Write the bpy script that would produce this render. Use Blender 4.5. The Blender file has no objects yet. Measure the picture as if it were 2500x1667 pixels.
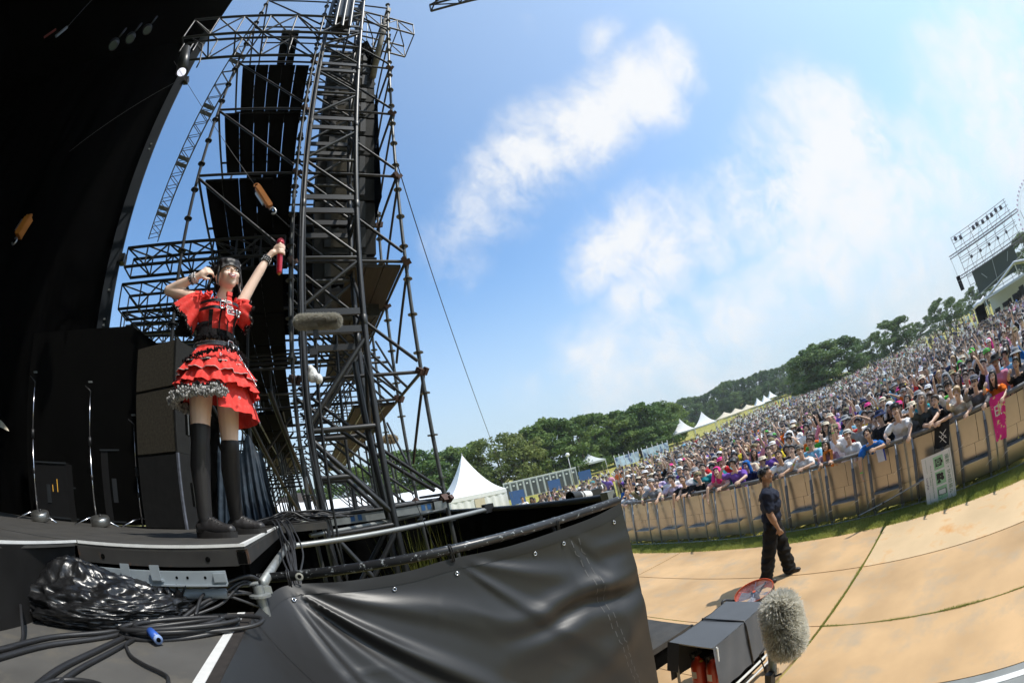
import bpy, bmesh, math, random
import numpy as np
from mathutils import Vector, Matrix
R = math.radians
random.seed(7); rng = np.random.default_rng(7)
sc = bpy.context.scene
C = sc.collection

# ---------------------------------------------------------------- camera (15 mm full-frame fisheye, held just above the stage floor)
CAMZ = 2.7
cd = bpy.data.cameras.new('camera'); cam = bpy.data.objects.new('camera', cd); C.objects.link(cam)
cd.type = 'PANO'; cd.sensor_fit = 'HORIZONTAL'; cd.sensor_width = 36.0; cd.sensor_height = 24.0
for holder in (cd, getattr(cd, 'cycles', None)):
    try:
        holder.panorama_type = 'FISHEYE_EQUISOLID'; holder.fisheye_lens = 15.4; holder.fisheye_fov = R(200)
    except Exception:
        pass
cd.clip_start = 0.02; cd.clip_end = 3000
CM = Matrix.Rotation(R(-30.7), 4, 'Z') @ Matrix.Rotation(R(90 + 17.4), 4, 'X') @ Matrix.Rotation(R(-12.98), 4, 'Z')
cam.matrix_world = Matrix.Translation((0, 0, CAMZ)) @ CM
sc.camera = cam

def ray(px, py):                      # direction of a point of the photograph (2500 x 1667)
    x = (px - 1250) / 2500 * 36; y = -(py - 833.5) / 2500 * 36; r = math.hypot(x, y) + 1e-9
    th = 2 * math.asin(min(1, r / 2 / 15.4)); s = math.sin(th) / r
    return CM.to_3x3() @ Vector((s * x, s * y, -math.cos(th)))
def at(px, py, rr):                   # point at horizontal range rr
    v = ray(px, py); t = rr / math.hypot(v.x, v.y); return Vector((0, 0, CAMZ)) + v * t
def onz(px, py, z):
    v = ray(px, py); return Vector((0, 0, CAMZ)) + v * ((z - CAMZ) / v.z)
def pol(az, rr, z):                   # azimuth from +y (clockwise), range, height
    return Vector((rr * math.sin(R(az)), rr * math.cos(R(az)), z))

# ---------------------------------------------------------------- sky, sun, exposure
SUN_AZ, SUN_EL = 131.7, 57.5
wd = bpy.data.worlds.new('World'); sc.world = wd; wd.use_nodes = True
nt = wd.node_tree; nt.nodes.clear()
def N(t, **k):
    n = nt.nodes.new(t)
    for a, b in k.items(): setattr(n, a, b)
    return n
def LK(a, b): nt.links.new(a, b)
out = N('ShaderNodeOutputWorld'); bg = N('ShaderNodeBackground'); bg.inputs[1].default_value = 0.15
sky = N('ShaderNodeTexSky', sky_type='NISHITA', sun_disc=False, sun_elevation=R(SUN_EL), sun_rotation=R(SUN_AZ))
sky.air_density = 1.0; sky.dust_density = .7; sky.ozone_density = 1.6; sky.altitude = 20
tc = N('ShaderNodeTexCoord')
def math_n(op, a, b=None, c=None, clamp=False):
    n = N('ShaderNodeMath', operation=op); n.use_clamp = clamp
    for i, q in enumerate((a, b, c)):
        if q is None: continue
        if isinstance(q, (int, float)): n.inputs[i].default_value = q
        else: LK(q, n.inputs[i])
    return n.outputs[0]
# cumulus drifting over the field: soft lobes at sky directions, broken up by noise
warp = N('ShaderNodeTexNoise'); warp.inputs['Scale'].default_value = 4.5; warp.inputs['Detail'].default_value = 4
LK(tc.outputs['Generated'], warp.inputs['Vector'])
wsub = N('ShaderNodeVectorMath', operation='SUBTRACT'); LK(warp.outputs['Color'], wsub.inputs[0]); wsub.inputs[1].default_value = (.5, .5, .5)
wsc = N('ShaderNodeVectorMath', operation='SCALE'); LK(wsub.outputs[0], wsc.inputs[0]); wsc.inputs['Scale'].default_value = 0.16
wv = N('ShaderNodeVectorMath', operation='ADD'); LK(tc.outputs['Generated'], wv.inputs[0]); LK(wsc.outputs[0], wv.inputs[1])
lobes = [((.366,.768,.525),.10,.5),((.386,.792,.473),.10,.42),((.47,.70,.53),.09,.4),((.396,.717,.574),.10,.7),((.42,.69,.60),.09,.75),((.453,.635,.626),.10,.95),((.49,.60,.64),.10,1),((.522,.555,.648),.11,1),((.56,.50,.66),.11,1),((.597,.449,.665),.11,1),((.63,.39,.675),.10,1),((.653,.339,.678),.11,1),((.683,.247,.687),.09,.8),((.60,.36,.715),.10,.7),
  ((.552,.297,.779),.07,.6),((.661,.62,.424),.13,.95),((.739,.538,.406),.14,.95),((.807,.442,.392),.13,.75),((.712,.623,.324),.11,.8),((.70,.57,.43),.12,.95),((.86,.299,.413),.16,.9),((.89,.187,.415),.17,1),((.906,.063,.419),.2,.95),
  ((.952,.112,.284),.22,.85),((.934,.238,.267),.2,.85),((.969,-.045,.245),.24,.85),((.986,.08,.149),.22,.75),((.903,.365,.228),.17,.65),((.67,.725,.157),.17,.72),((.771,.616,.159),.20,.75),((.857,.482,.181),.19,.72),((.519,.836,.177),.10,.35),((.61,.78,.20),.12,.35),
  ((.402,.344,.849),.06,.3),((.89,-.36,.275),.28,.8),((.72,-.5,.5),.3,.7),((-.3,-.8,.5),.3,.8),((-.8,-.4,.45),.3,.8),((.2,-.9,.35),.3,.8),((-.85,.35,.25),.2,.6)]
acc = None
for cdir, rad, wgt in lobes:
    dn = N('ShaderNodeVectorMath', operation='DISTANCE'); LK(wv.outputs[0], dn.inputs[0]); dn.inputs[1].default_value = Vector(cdir).normalized()
    mr = N('ShaderNodeMapRange', interpolation_type='SMOOTHSTEP'); LK(dn.outputs['Value'], mr.inputs[0])
    mr.inputs[1].default_value = 0; mr.inputs[2].default_value = rad * 1.68; mr.inputs[3].default_value = wgt; mr.inputs[4].default_value = 0
    acc = mr.outputs[0] if acc is None else math_n('MAXIMUM', acc, mr.outputs[0])
nz = N('ShaderNodeTexNoise'); nz.inputs['Scale'].default_value = 5.5; nz.inputs['Detail'].default_value = 12; nz.inputs['Roughness'].default_value = .62; nz.inputs['Distortion'].default_value = .35
LK(tc.outputs['Generated'], nz.inputs['Vector'])
nz2 = N('ShaderNodeTexNoise'); nz2.inputs['Scale'].default_value = 17; nz2.inputs['Detail'].default_value = 8; nz2.inputs['Roughness'].default_value = .6; nz2.inputs['Distortion'].default_value = .6
LK(wv.outputs[0], nz2.inputs['Vector'])
brk = math_n('ADD', math_n('MULTIPLY_ADD', nz.outputs['Fac'], 2.0, -1.0), math_n('MULTIPLY_ADD', nz2.outputs['Fac'], 1.0, -.5))
dens = math_n('ADD', acc, math_n('MULTIPLY', brk, math_n('MULTIPLY_ADD', acc, .95, .08)))
cm = N('ShaderNodeMapRange', interpolation_type='SMOOTHSTEP'); LK(dens, cm.inputs[0]); cm.inputs[1].default_value = .20; cm.inputs[2].default_value = 1.08; cm.inputs[4].default_value = .95
# pale haze that thickens towards the horizon
sx = N('ShaderNodeSeparateXYZ'); LK(tc.outputs['Generated'], sx.inputs[0])
hz = N('ShaderNodeMapRange', interpolation_type='SMOOTHSTEP'); LK(sx.outputs['Z'], hz.inputs[0]); hz.inputs[1].default_value = -.02; hz.inputs[2].default_value = .52; hz.inputs[3].default_value = .96; hz.inputs[4].default_value = 0
tint = N('ShaderNodeMixRGB', blend_type='MULTIPLY'); tint.inputs[0].default_value = 1; LK(sky.outputs[0], tint.inputs[1]); tint.inputs[2].default_value = (.84, 1.13, 1.26, 1)   # clean sea air
mx0 = N('ShaderNodeMixRGB'); LK(hz.outputs[0], mx0.inputs[0]); LK(tint.outputs[0], mx0.inputs[1]); mx0.inputs[2].default_value = (3.15, 3.80, 4.25, 1)
sv = N('ShaderNodeVectorMath', operation='DOT_PRODUCT'); LK(tc.outputs['Generated'], sv.inputs[0]); sv.inputs[1].default_value = (math.sin(R(SUN_AZ)) * math.cos(R(SUN_EL)), math.cos(R(SUN_AZ)) * math.cos(R(SUN_EL)), math.sin(R(SUN_EL)))
au = N('ShaderNodeMapRange', interpolation_type='SMOOTHSTEP'); LK(sv.outputs['Value'], au.inputs[0]); au.inputs[1].default_value = .15; au.inputs[2].default_value = 1.0; au.inputs[4].default_value = .34      # bright aureole round the sun in moist air
mx1 = N('ShaderNodeMixRGB'); LK(au.outputs[0], mx1.inputs[0]); LK(mx0.outputs[0], mx1.inputs[1]); mx1.inputs[2].default_value = (4.0, 4.55, 4.95, 1); mx0 = mx1
mx = N('ShaderNodeMixRGB'); LK(cm.outputs[0], mx.inputs[0]); LK(mx0.outputs[0], mx.inputs[1]); mx.inputs[2].default_value = (4.85, 4.9, 4.95, 1)
LK(mx.outputs[0], bg.inputs[0]); LK(bg.outputs[0], out.inputs[0])
sl = bpy.data.lights.new('sun', 'SUN'); sl.energy = 3.35; sl.angle = R(0.53); sl.color = (1, .955, .88)
so = bpy.data.objects.new('sun', sl); C.objects.link(so)
so.rotation_euler = Vector((-math.sin(R(SUN_AZ)) * math.cos(R(SUN_EL)), -math.cos(R(SUN_AZ)) * math.cos(R(SUN_EL)), -math.sin(R(SUN_EL)))).to_track_quat('-Z', 'Y').to_euler()
so.location = (0, 0, 40)
vs = sc.view_settings; vs.view_transform = 'Standard'; vs.look = 'None'; vs.exposure = 0.42; vs.gamma = 1.0; vs.use_curve_mapping = False
wd.cycles.sampling_method = 'MANUAL'; wd.cycles.sample_map_resolution = 256
sc.cycles.max_bounces = 6; sc.cycles.transparent_max_bounces = 8; sc.cycles.sample_clamp_indirect = 4

# ---------------------------------------------------------------- materials
MATS = {}
def mat(name, col, rough=.6, metal=0.0, var=0.12, scale=8.0, bump=0.0, bscale=60.0, objcol=False, spec=.5, col2=None, alpha=1.0, coat=0.0, emit=None, sss=0.0, stretch=None):
    if name in MATS: return MATS[name]
    m = bpy.data.materials.new(name); m.use_nodes = True; t = m.node_tree; b = t.nodes['Principled BSDF']
    tcn = t.nodes.new('ShaderNodeTexCoord'); n = t.nodes.new('ShaderNodeTexNoise'); n.inputs['Scale'].default_value = scale; n.inputs['Detail'].default_value = 5
    src = tcn.outputs['Object']
    if stretch:
        mp = t.nodes.new('ShaderNodeMapping'); mp.inputs['Scale'].default_value = stretch; t.links.new(src, mp.inputs[0]); src = mp.outputs[0]
    t.links.new(src, n.inputs['Vector'])
    if objcol:
        oi = t.nodes.new('ShaderNodeObjectInfo'); base = oi.outputs['Color']
    else:
        rg = t.nodes.new('ShaderNodeRGB'); rg.outputs[0].default_value = (*col, 1); base = rg.outputs[0]
    mr = t.nodes.new('ShaderNodeMapRange'); mr.inputs[1].default_value = .25; mr.inputs[2].default_value = .75; mr.inputs[3].default_value = 1 - var; mr.inputs[4].default_value = 1 + var
    t.links.new(n.outputs['Fac'], mr.inputs[0])
    mm = t.nodes.new('ShaderNodeVectorMath'); mm.operation = 'SCALE'; t.links.new(base, mm.inputs[0]); t.links.new(mr.outputs[0], mm.inputs['Scale'])
    cur = mm.outputs[0]
    if col2 is not None:
        n2 = t.nodes.new('ShaderNodeTexNoise'); n2.inputs['Scale'].default_value = scale * col2[1]; n2.inputs['Detail'].default_value = 7; n2.inputs['Roughness'].default_value = .65
        t.links.new(src, n2.inputs['Vector'])
        m2 = t.nodes.new('ShaderNodeMapRange'); m2.inputs[1].default_value = col2[2]; m2.inputs[2].default_value = col2[3]; t.links.new(n2.outputs['Fac'], m2.inputs[0])
        mi = t.nodes.new('ShaderNodeMixRGB'); t.links.new(m2.outputs[0], mi.inputs[0]); t.links.new(cur, mi.inputs[1]); mi.inputs[2].default_value = (*col2[0], 1); cur = mi.outputs[0]
    t.links.new(cur, b.inputs['Base Color'])
    b.inputs['Roughness'].default_value = rough; b.inputs['Metallic'].default_value = metal; b.inputs['Specular IOR Level'].default_value = spec
    if coat: b.inputs['Coat Weight'].default_value = coat
    if sss:
        b.inputs['Subsurface Weight'].default_value = sss; b.inputs['Subsurface Radius'].default_value = (.012, .005, .003); b.inputs['Subsurface Scale'].default_value = 1.0
    if alpha < 1: b.inputs['Alpha'].default_value = alpha
    if emit: b.inputs['Emission Color'].default_value = (*emit[0], 1); b.inputs['Emission Strength'].default_value = emit[1]
    if bump:
        nb = t.nodes.new('ShaderNodeTexNoise'); nb.inputs['Scale'].default_value = bscale; nb.inputs['Detail'].default_value = 3; t.links.new(src, nb.inputs['Vector'])
        bu = t.nodes.new('ShaderNodeBump'); bu.inputs['Strength'].default_value = bump; bu.inputs['Distance'].default_value = .01; t.links.new(nb.outputs['Fac'], bu.inputs['Height']); t.links.new(bu.outputs[0], b.inputs['Normal'])
    MATS[name] = m; return m
def leafmat(name, col, col2, trans=.25):
    m = bpy.data.materials.new(name); m.use_nodes = True; t = m.node_tree; b = t.nodes['Principled BSDF']
    oi = t.nodes.new('ShaderNodeObjectInfo'); tcn = t.nodes.new('ShaderNodeTexCoord'); n = t.nodes.new('ShaderNodeTexNoise'); n.inputs['Scale'].default_value = .9; n.inputs['Detail'].default_value = 6
    t.links.new(tcn.outputs['Object'], n.inputs['Vector'])
    ad = t.nodes.new('ShaderNodeMath'); ad.operation = 'MULTIPLY_ADD'; t.links.new(oi.outputs['Random'], ad.inputs[0]); ad.inputs[1].default_value = .5; ad.inputs[2].default_value = -.25
    a2 = t.nodes.new('ShaderNodeMath'); t.links.new(n.outputs['Fac'], a2.inputs[0]); t.links.new(ad.outputs[0], a2.inputs[1])
    mr = t.nodes.new('ShaderNodeMapRange'); mr.inputs[1].default_value = .25; mr.inputs[2].default_value = .8; t.links.new(a2.outputs[0], mr.inputs[0])
    mi = t.nodes.new('ShaderNodeMixRGB'); t.links.new(mr.outputs[0], mi.inputs[0]); mi.inputs[1].default_value = (*col, 1); mi.inputs[2].default_value = (*col2, 1)
    t.links.new(mi.outputs[0], b.inputs['Base Color']); b.inputs['Roughness'].default_value = .65; b.inputs['Specular IOR Level'].default_value = .3
    tr = t.nodes.new('ShaderNodeBsdfTranslucent'); t.links.new(mi.outputs[0], tr.inputs[0]); ms = t.nodes.new('ShaderNodeMixShader'); ms.inputs[0].default_value = trans
    t.links.new(b.outputs[0], ms.inputs[1]); t.links.new(tr.outputs[0], ms.inputs[2]); t.links.new(ms.outputs[0], t.nodes['Material Output'].inputs[0])
    MATS[name] = m; return m

black_steel = mat('black_steel', (.010, .011, .012), .50, .0, .25, 5, col2=((.10, .10, .10), 6, .66, .74), spec=.6)
truss_paint = mat('truss_paint', (.013, .0145, .0165), .44, .0, .15, 5, spec=.7)
galv = mat('galvanised', (.27, .285, .28), .45, .5, .22, 14, col2=((.26, .24, .20), 2, .62, .80))
grey_paint = mat('grey_paint', (.30, .34, .37), .5, .2, .12, 9)
black_cloth = mat('black_cloth', (.0016, .0016, .0016), 1.0, 0, .2, 4, spec=.01)
soot = mat('stage_black', (.0030, .0030, .0028), .95, 0, .2, 3, spec=.03)
deck_black = mat('deck_black', (.048, .046, .042), .7, 0, .3, 6, bump=.1, bscale=300, col2=((.075, .066, .052), 1.6, .50, .85))
white_tape = mat('white_tape', (.72, .72, .70), .6, 0, .1, 20, col2=((.35, .34, .32), 8, .62, .72))
rubber = mat('cable_rubber', (.022, .022, .023), .42, 0, .2, 20)
chrome = mat('chrome', (.62, .62, .64), .18, 1.0, .05)
plank_brown = mat('plank_brown', (.036, .028, .020), .8, 0, .35, 3, stretch=(9, 1, 9))
pvc = mat('black_vinyl', (.0175, .0172, .017), .42, 0, .10, 3, bump=.05, bscale=240, spec=.62)
rust = mat('rusty_beam', (.034, .032, .030), .6, .1, .3, 7, col2=((.17, .075, .03), 1.3, .60, .76))

# ---------------------------------------------------------------- mesh helpers
class MB:
    def __init__(s): s.v = []; s.f = []; s.m = []
    def add(s, vs_, fs_, mi=0):
        o = len(s.v); s.v += [tuple(q) for q in vs_]; s.f += [tuple(i + o for i in f) for f in fs_]; s.m += [mi] * len(fs_); return s
    def box(s, c, d, rot=None, mi=0):
        x, y, z = d[0] / 2, d[1] / 2, d[2] / 2
        p = [Vector(q) for q in ((-x,-y,-z),(x,-y,-z),(x,y,-z),(-x,y,-z),(-x,-y,z),(x,-y,z),(x,y,z),(-x,y,z))]
        if rot is not None: p = [rot @ q for q in p]
        c = Vector(c); return s.add([q + c for q in p], [(3,2,1,0),(4,5,6,7),(0,1,5,4),(1,2,6,5),(2,3,7,6),(3,0,4,7)], mi)
    def bx(s, x0, x1, y0, y1, z0, z1, mi=0):
        return s.box(((x0+x1)/2, (y0+y1)/2, (z0+z1)/2), (x1-x0, y1-y0, z1-z0), None, mi)
    def tube(s, p, q, r, n=10, r2=None, mi=0, cap=True):
        p = Vector(p); q = Vector(q); r2 = r if r2 is None else r2; ax = (q - p).normalized(); u = ax.orthogonal().normalized(); w = ax.cross(u)
        vs_ = []
        for c, rr in ((p, r), (q, r2)):
            for i in range(n):
                a = 2 * math.pi * i / n; vs_.append(c + (u * math.cos(a) + w * math.sin(a)) * rr)
        fs_ = [(i, (i+1) % n, n + (i+1) % n, n + i) for i in range(n)]
        if cap: fs_ += [tuple(range(n-1, -1, -1)), tuple(range(n, 2*n))]
        return s.add(vs_, fs_, mi)
    def path(s, pts, r, n=8, mi=0, cap=True):
        pts = [Vector(p) for p in pts]; rs = r if isinstance(r, (list, tuple)) else [r] * len(pts); vs_ = []; u = None
        for i, p in enumerate(pts):
            t = (pts[min(i+1, len(pts)-1)] - pts[max(i-1, 0)]).normalized()
            u = t.orthogonal().normalized() if u is None else (u - t * u.dot(t)).normalized()
            w = t.cross(u)
            for k in range(n):
                a = 2 * math.pi * k / n; vs_.append(p + (u * math.cos(a) + w * math.sin(a)) * rs[i])
        fs_ = [(i*n+k, i*n+(k+1) % n, (i+1)*n+(k+1) % n, (i+1)*n+k) for i in range(len(pts)-1) for k in range(n)]
        if cap: fs_ += [tuple(range(n-1, -1, -1)), tuple(range((len(pts)-1)*n, len(pts)*n))]
        return s.add(vs_, fs_, mi)
    def lathe(s, prof, c=(0, 0, 0), n=24, mi=0, rot=None, wob=None):
        c = Vector(c); vs_ = []
        for j, (r, z) in enumerate(prof):
            for i in range(n):
                a = 2 * math.pi * i / n; rr, zz = (r, z) if wob is None else wob(r, z, a, j)
                q = Vector((rr * math.cos(a), rr * math.sin(a), zz)); vs_.append(c + (rot @ q if rot is not None else q))
        fs_ = [(j*n+i, j*n+(i+1) % n, (j+1)*n+(i+1) % n, (j+1)*n+i) for j in range(len(prof)-1) for i in range(n)]
        return s.add(vs_, fs_, mi)
    def grid(s, P, mi=0):              # P[i][j] points
        h = len(P); w = len(P[0]); return s.add([q for row in P for q in row], [(i*w+j, i*w+j+1, (i+1)*w+j+1, (i+1)*w+j) for i in range(h-1) for j in range(w-1)], mi)
    def mesh(s, name, mats, smooth=False):
        me = bpy.data.meshes.new(name); me.from_pydata(s.v, [], s.f)
        for m in (mats if isinstance(mats, (list, tuple)) else [mats]):
            if m is not None: me.materials.append(m)
        if any(s.m): me.polygons.foreach_set('material_index', s.m)
        if smooth: me.polygons.foreach_set('use_smooth', [True] * len(s.f))
        me.update(); return me
    def build(s, name, mats, parent=None, smooth=False, local=False):
        o = bpy.data.objects.new(name, None) if False else bpy.data.objects.new(name, s.mesh(name, mats, smooth)); C.objects.link(o)
        if parent is not None:
            o.parent = parent
            if not local: o.matrix_parent_inverse = wm(parent).inverted()
        return o
def wm(o):
    m = Matrix.LocRotScale(o.location, o.rotation_euler, o.scale)
    return (wm(o.parent) @ o.matrix_parent_inverse @ m) if o.parent else m
def tag(o, label=None, cat=None, group=None, kind=None):
    if label: o['label'] = label
    if cat: o['category'] = cat
    if group: o['group'] = group
    if kind: o['kind'] = kind
    return o
def thing(name, label, cat, loc=(0, 0, 0), az=0, group=None):
    o = bpy.data.objects.new(name, None); C.objects.link(o); o.location = loc; o.rotation_euler = (0, 0, R(-az)); o.empty_display_size = .2
    return tag(o, label, cat, group)
def link(name, me, parent=None, loc=(0, 0, 0), rot=(0, 0, 0), scale=(1, 1, 1)):   # shared mesh, local placement
    o = bpy.data.objects.new(name, me); C.objects.link(o); o.parent = parent; o.location = loc; o.rotation_euler = rot; o.scale = scale; return o
CYL = {}
def bar(name, p, q, r, m, parent, n=12):      # a tube part: unit cylinder shared per material
    key = (m.name, n)
    if key not in CYL: CYL[key] = MB().tube((0, 0, 0), (0, 0, 1), 1, n).mesh('tube', m, True)
    p = Vector(p); q = Vector(q); dv = q - p; o = bpy.data.objects.new(name, CYL[key]); C.objects.link(o)
    o.parent = parent
    if parent is not None: o.matrix_parent_inverse = wm(parent).inverted()
    o.matrix_basis = Matrix.LocRotScale(p, dv.to_track_quat('Z', 'Y'), Vector((r, r, dv.length))); return o
BOXM = {}
def slab(name, c, d, m, parent, rotz=0, rot=None):
    if m.name not in BOXM: BOXM[m.name] = MB().box((0, 0, 0), (1, 1, 1)).mesh('block', m)
    o = bpy.data.objects.new(name, BOXM[m.name]); C.objects.link(o); o.parent = parent
    if parent is not None: o.matrix_parent_inverse = wm(parent).inverted()
    o.matrix_basis = Matrix.LocRotScale(Vector(c), rot if rot is not None else Matrix.Rotation(R(rotz), 3, 'Z').to_quaternion(), Vector(d)); return o
def catmull(pts, k=8):
    pts = [Vector(p) for p in pts]; o = []
    for i in range(len(pts) - 1):
        a, b, c, e = pts[max(i-1, 0)], pts[i], pts[i+1], pts[min(i+2, len(pts)-1)]
        for j in range(k):
            t = j / k; o.append(.5 * ((2*b) + (c-a)*t + (2*a-5*b+4*c-e)*t*t + (3*b-a-3*c+e)*t**3))
    return o + [pts[-1]]
# ================================================================ the field
def sm(t): t = min(1, max(0, t)); return t * t * (3 - 2 * t)
def gz(x, y):
    rr = math.hypot(x, y); az = math.degrees(math.atan2(x, y))
    return 1.1 * sm((rr - 35) / 110) + 7.0 * math.exp(-((az - 60) / 11) ** 2) * sm((rr - 165) / 60)
lawn = mat('lawn', (.215, .225, .050), .9, 0, .22, .35, bump=.5, bscale=14, col2=((.46, .39, .10), 2.2, .40, .62), spec=.2)
rad = [0, 3, 6, 9, 12, 16, 20, 26, 34, 44, 56, 70, 88, 108, 130, 155, 175, 190, 205, 225, 250, 300, 420, 700, 1500, 2600]
P = []
for rr in rad:
    P.append([Vector((rr * math.sin(a * math.pi / 60), rr * math.cos(a * math.pi / 60), gz(rr * math.sin(a * math.pi / 60), rr * math.cos(a * math.pi / 60)) - .03)) for a in range(121)])
tag(MB().grid(P).build('ground', lawn, None, True), kind='structure')
# concrete slabs of the pit between stage and barrier
conc = mat('tan_concrete', (.54, .355, .187), .85, 0, .26, .9, bump=.35, bscale=140, col2=((.39, .32, .23), 2.4, .50, .80), spec=.25)
conc2 = mat('worn_tan_concrete', (.60, .44, .26), .85, 0, .16, 1.0, bump=.15, bscale=90, col2=((.58, .31, .12), 2.0, .54, .70), spec=.25)
grey_conc = mat('grey_concrete', (.23, .24, .23), .85, 0, .2, 3, bump=.2, bscale=50)
pave = bpy.data.objects.new('pit_paving', None); C.objects.link(pave); tag(pave, kind='structure')
xs = [3.03, 4.18, 5.69, 7.15]
for i in range(3):
    for (y0, y1) in ((-6.2, -2.1), (-2.1, 2.03), (2.03, 6.9), (6.9, 12.2), (12.2, 17.5)):
        g = .011 if i else .005
        m = conc2 if (i == 2 and y1 < 2.1) else conc
        MB().bx(xs[i] + g, xs[i+1] - g, y0 + .02, y1 - .02, -.12, .004 + .002 * ((i * 3 + int(y0)) % 3)).build('concrete_slab', m, pave)
MB().bx(.5, 3.03, -6.2, .9, -.12, .0015).build('grey_slab', grey_conc, pave); MB().bx(.5, 3.03, .92, 17.5, -.12, .003).build('concrete_slab', conc, pave)
MB().bx(2.87, 2.94, -6.2, .9, -.10, .006).build('painted_line', white_tape, pave)
# blades along the joints and on the verge under the barrier
def blades(name, spots, h, w, m, label=None, lean=.5):
    vs_ = []; fs_ = []
    for (x, y, z, s) in spots:
        a = random.random() * 6.283; l = random.random() * lean; hh = h * s * (.5 + random.random()); ww = w * (.6 + .8 * random.random())
        dx, dy = math.cos(a), math.sin(a); ex, ey = -dy * ww, dx * ww; k = len(vs_)
        vs_ += [(x - ex, y - ey, z), (x + ex, y + ey, z), (x + dx * hh * l, y + dy * hh * l, z + hh)]; fs_.append((k, k+1, k+2))
    o = MB().add(vs_, fs_).build(name, m)
    return tag(o, label, 'grass', kind='stuff')
grass_m = leafmat('grass_blade', (.22, .31, .06), (.46, .47, .14), .45)
sp = []
for k in range(5200):
    y = random.uniform(-1.2, 2.05); d = .5 + .5 * math.sin(y * 5.1) * math.sin(y * 2.3 + 1)
    if random.random() < .35 + .65 * d: sp.append((4.18 + random.gauss(0, .008), y, 0, .5 + .8 * d))
for k in range(5200):
    x = random.uniform(3.5, 7.15); d = .5 + .5 * math.sin(x * 4.3) * math.sin(x * 1.9)
    if 5.72 < x < 6.6 and random.random() < .5: continue
    sp.append((x, 2.03 + random.gauss(0, .007 + .008 * d), 0, .4 + .7 * d))
for k in range(500): sp.append((4.18 + random.gauss(0, .008), random.uniform(4.2, 4.9), 0, .6))
blades('joint_grass', sp, .024, .003, grass_m, 'green grass growing along the joints of the tan concrete')
sp = [(7.16 + abs(random.gauss(0, 1)) ** .8 * .38 if random.random() < .8 else random.uniform(7.1, 8.0), random.uniform(-2.6, 10), 0, 1) for k in range(42000)]
blades('verge_grass', sp, .045, .006, grass_m, 'short green grass strip at the foot of the barrier')
sp = [(random.uniform(.9, 1.75) + .2, random.uniform(4.9, 6.9), .02, random.random()) for k in range(1500)]
blades('tall_grass', sp, 1.9, .012, leafmat('tall_grass_leaf', (.10, .15, .02), (.30, .29, .06), .35), 'tall uncut grass growing under the scaffold beside the stage', .35)

# ---------------------------------------------------------------- crowd barrier, one section at a time
alu = mat('aluminium_sheet', (.47, .435, .39), .33, .92, .06, 6, bump=.015, bscale=5)
def perforate(m):
    t = m.node_tree; b = t.nodes['Principled BSDF']; tcn = t.nodes.new('ShaderNodeTexCoord'); mp = t.nodes.new('ShaderNodeMapping'); mp.inputs['Rotation'].default_value = (R(45), 0, 0)
    vo = t.nodes.new('ShaderNodeTexVoronoi'); vo.inputs['Scale'].default_value = 36; vo.inputs['Randomness'].default_value = 0
    t.links.new(tcn.outputs['Object'], mp.inputs[0]); t.links.new(mp.outputs[0], vo.inputs['Vector'])
    lt = t.nodes.new('ShaderNodeMath'); lt.operation = 'GREATER_THAN'; lt.inputs[1].default_value = .27; t.links.new(vo.outputs['Distance'], lt.inputs[0]); t.links.new(lt.outputs[0], b.inputs['Alpha'])
alu_p = mat('perforated_aluminium', (.52, .48, .42), .33, .92, .06, 6); perforate(alu_p)
foam = mat('grey_foam', (.16, .165, .17), .8, 0, .15, 10, bump=.3, bscale=60)
alu_g = mat('grey_aluminium', (.40, .42, .43), .45, .6, .1, 12)
tie_m = mat('white_twine', (.75, .75, .72), .8)
BX = 7.82; SEC = .96
def barrier_meshes():
    d = {}
    # panels: two courses of plain sheet, one perforated, joints left open
    for nm, z0, z1, y0, y1, m in (('pa', .66, 1.13, -.47, -.12, alu), ('pb', .66, 1.13, -.11, .47, alu), ('pc', .40, .655, -.47, -.02, alu), ('pd', .40, .655, -.01, .47, alu), ('pe', .04, .395, -.47, .47, alu_p)):
        d[nm] = MB().bx(.205, .212, y0, y1, z0, z1).mesh('sheet', m)
    d['stile'] = MB().bx(.19, .23, -.01, .01, .03, 1.18).mesh('stile', alu_g)
    d['step'] = MB().bx(.02, .20, -.29, .29, .385, .397).mesh('step', alu_g)
    d['rod'] = MB().tube((0, -.475, .02), (0, .475, .02), .012, 8).tube((0, -.3, .02), (.2, -.3, .03), .014, 6).tube((0, .3, .02), (.2, .3, .03), .014, 6).mesh('rod', alu_g)
    d['brace'] = MB().path([(.02, 0, 0), (.03, 0, .5), (.14, 0, 1.18)], .020, 8).mesh('brace', alu_g, True)
    d['pad'] = MB().path([(.018, 0, .10), (.03, 0, .5), (.105, 0, .98)], .032, 10).mesh('pad', foam, True)
    d['rail'] = MB().tube((.17, -.478, 1.20), (.17, .478, 1.20), .042, 14).mesh('rail', foam, True)
    t = MB()
    for k in range(9):
        a = k * 2.1; t.path([(.0 + .03, -.035, .0), (-.01, 0, .004), (.03, .036, 0)], .004, 5) if k == 0 else None
    t.path([(-.01, 0, 0), (-.03, .05, -.02), (-.02, .10, -.06)], .004, 5).path([(-.01, 0, 0), (-.03, -.04, .01), (-.02, -.08, .03)], .004, 5)
    d['tie'] = t.mesh('twine_tie', tie_m)
    return d
bmsh = barrier_meshes()
secs = [5.95 + SEC * k for k in range(-8, 5)]
padded = {k for k, y in enumerate(secs) if y < 4.6}
names_of = ['lower end by the pit', 'next one along']
BARS = []
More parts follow.
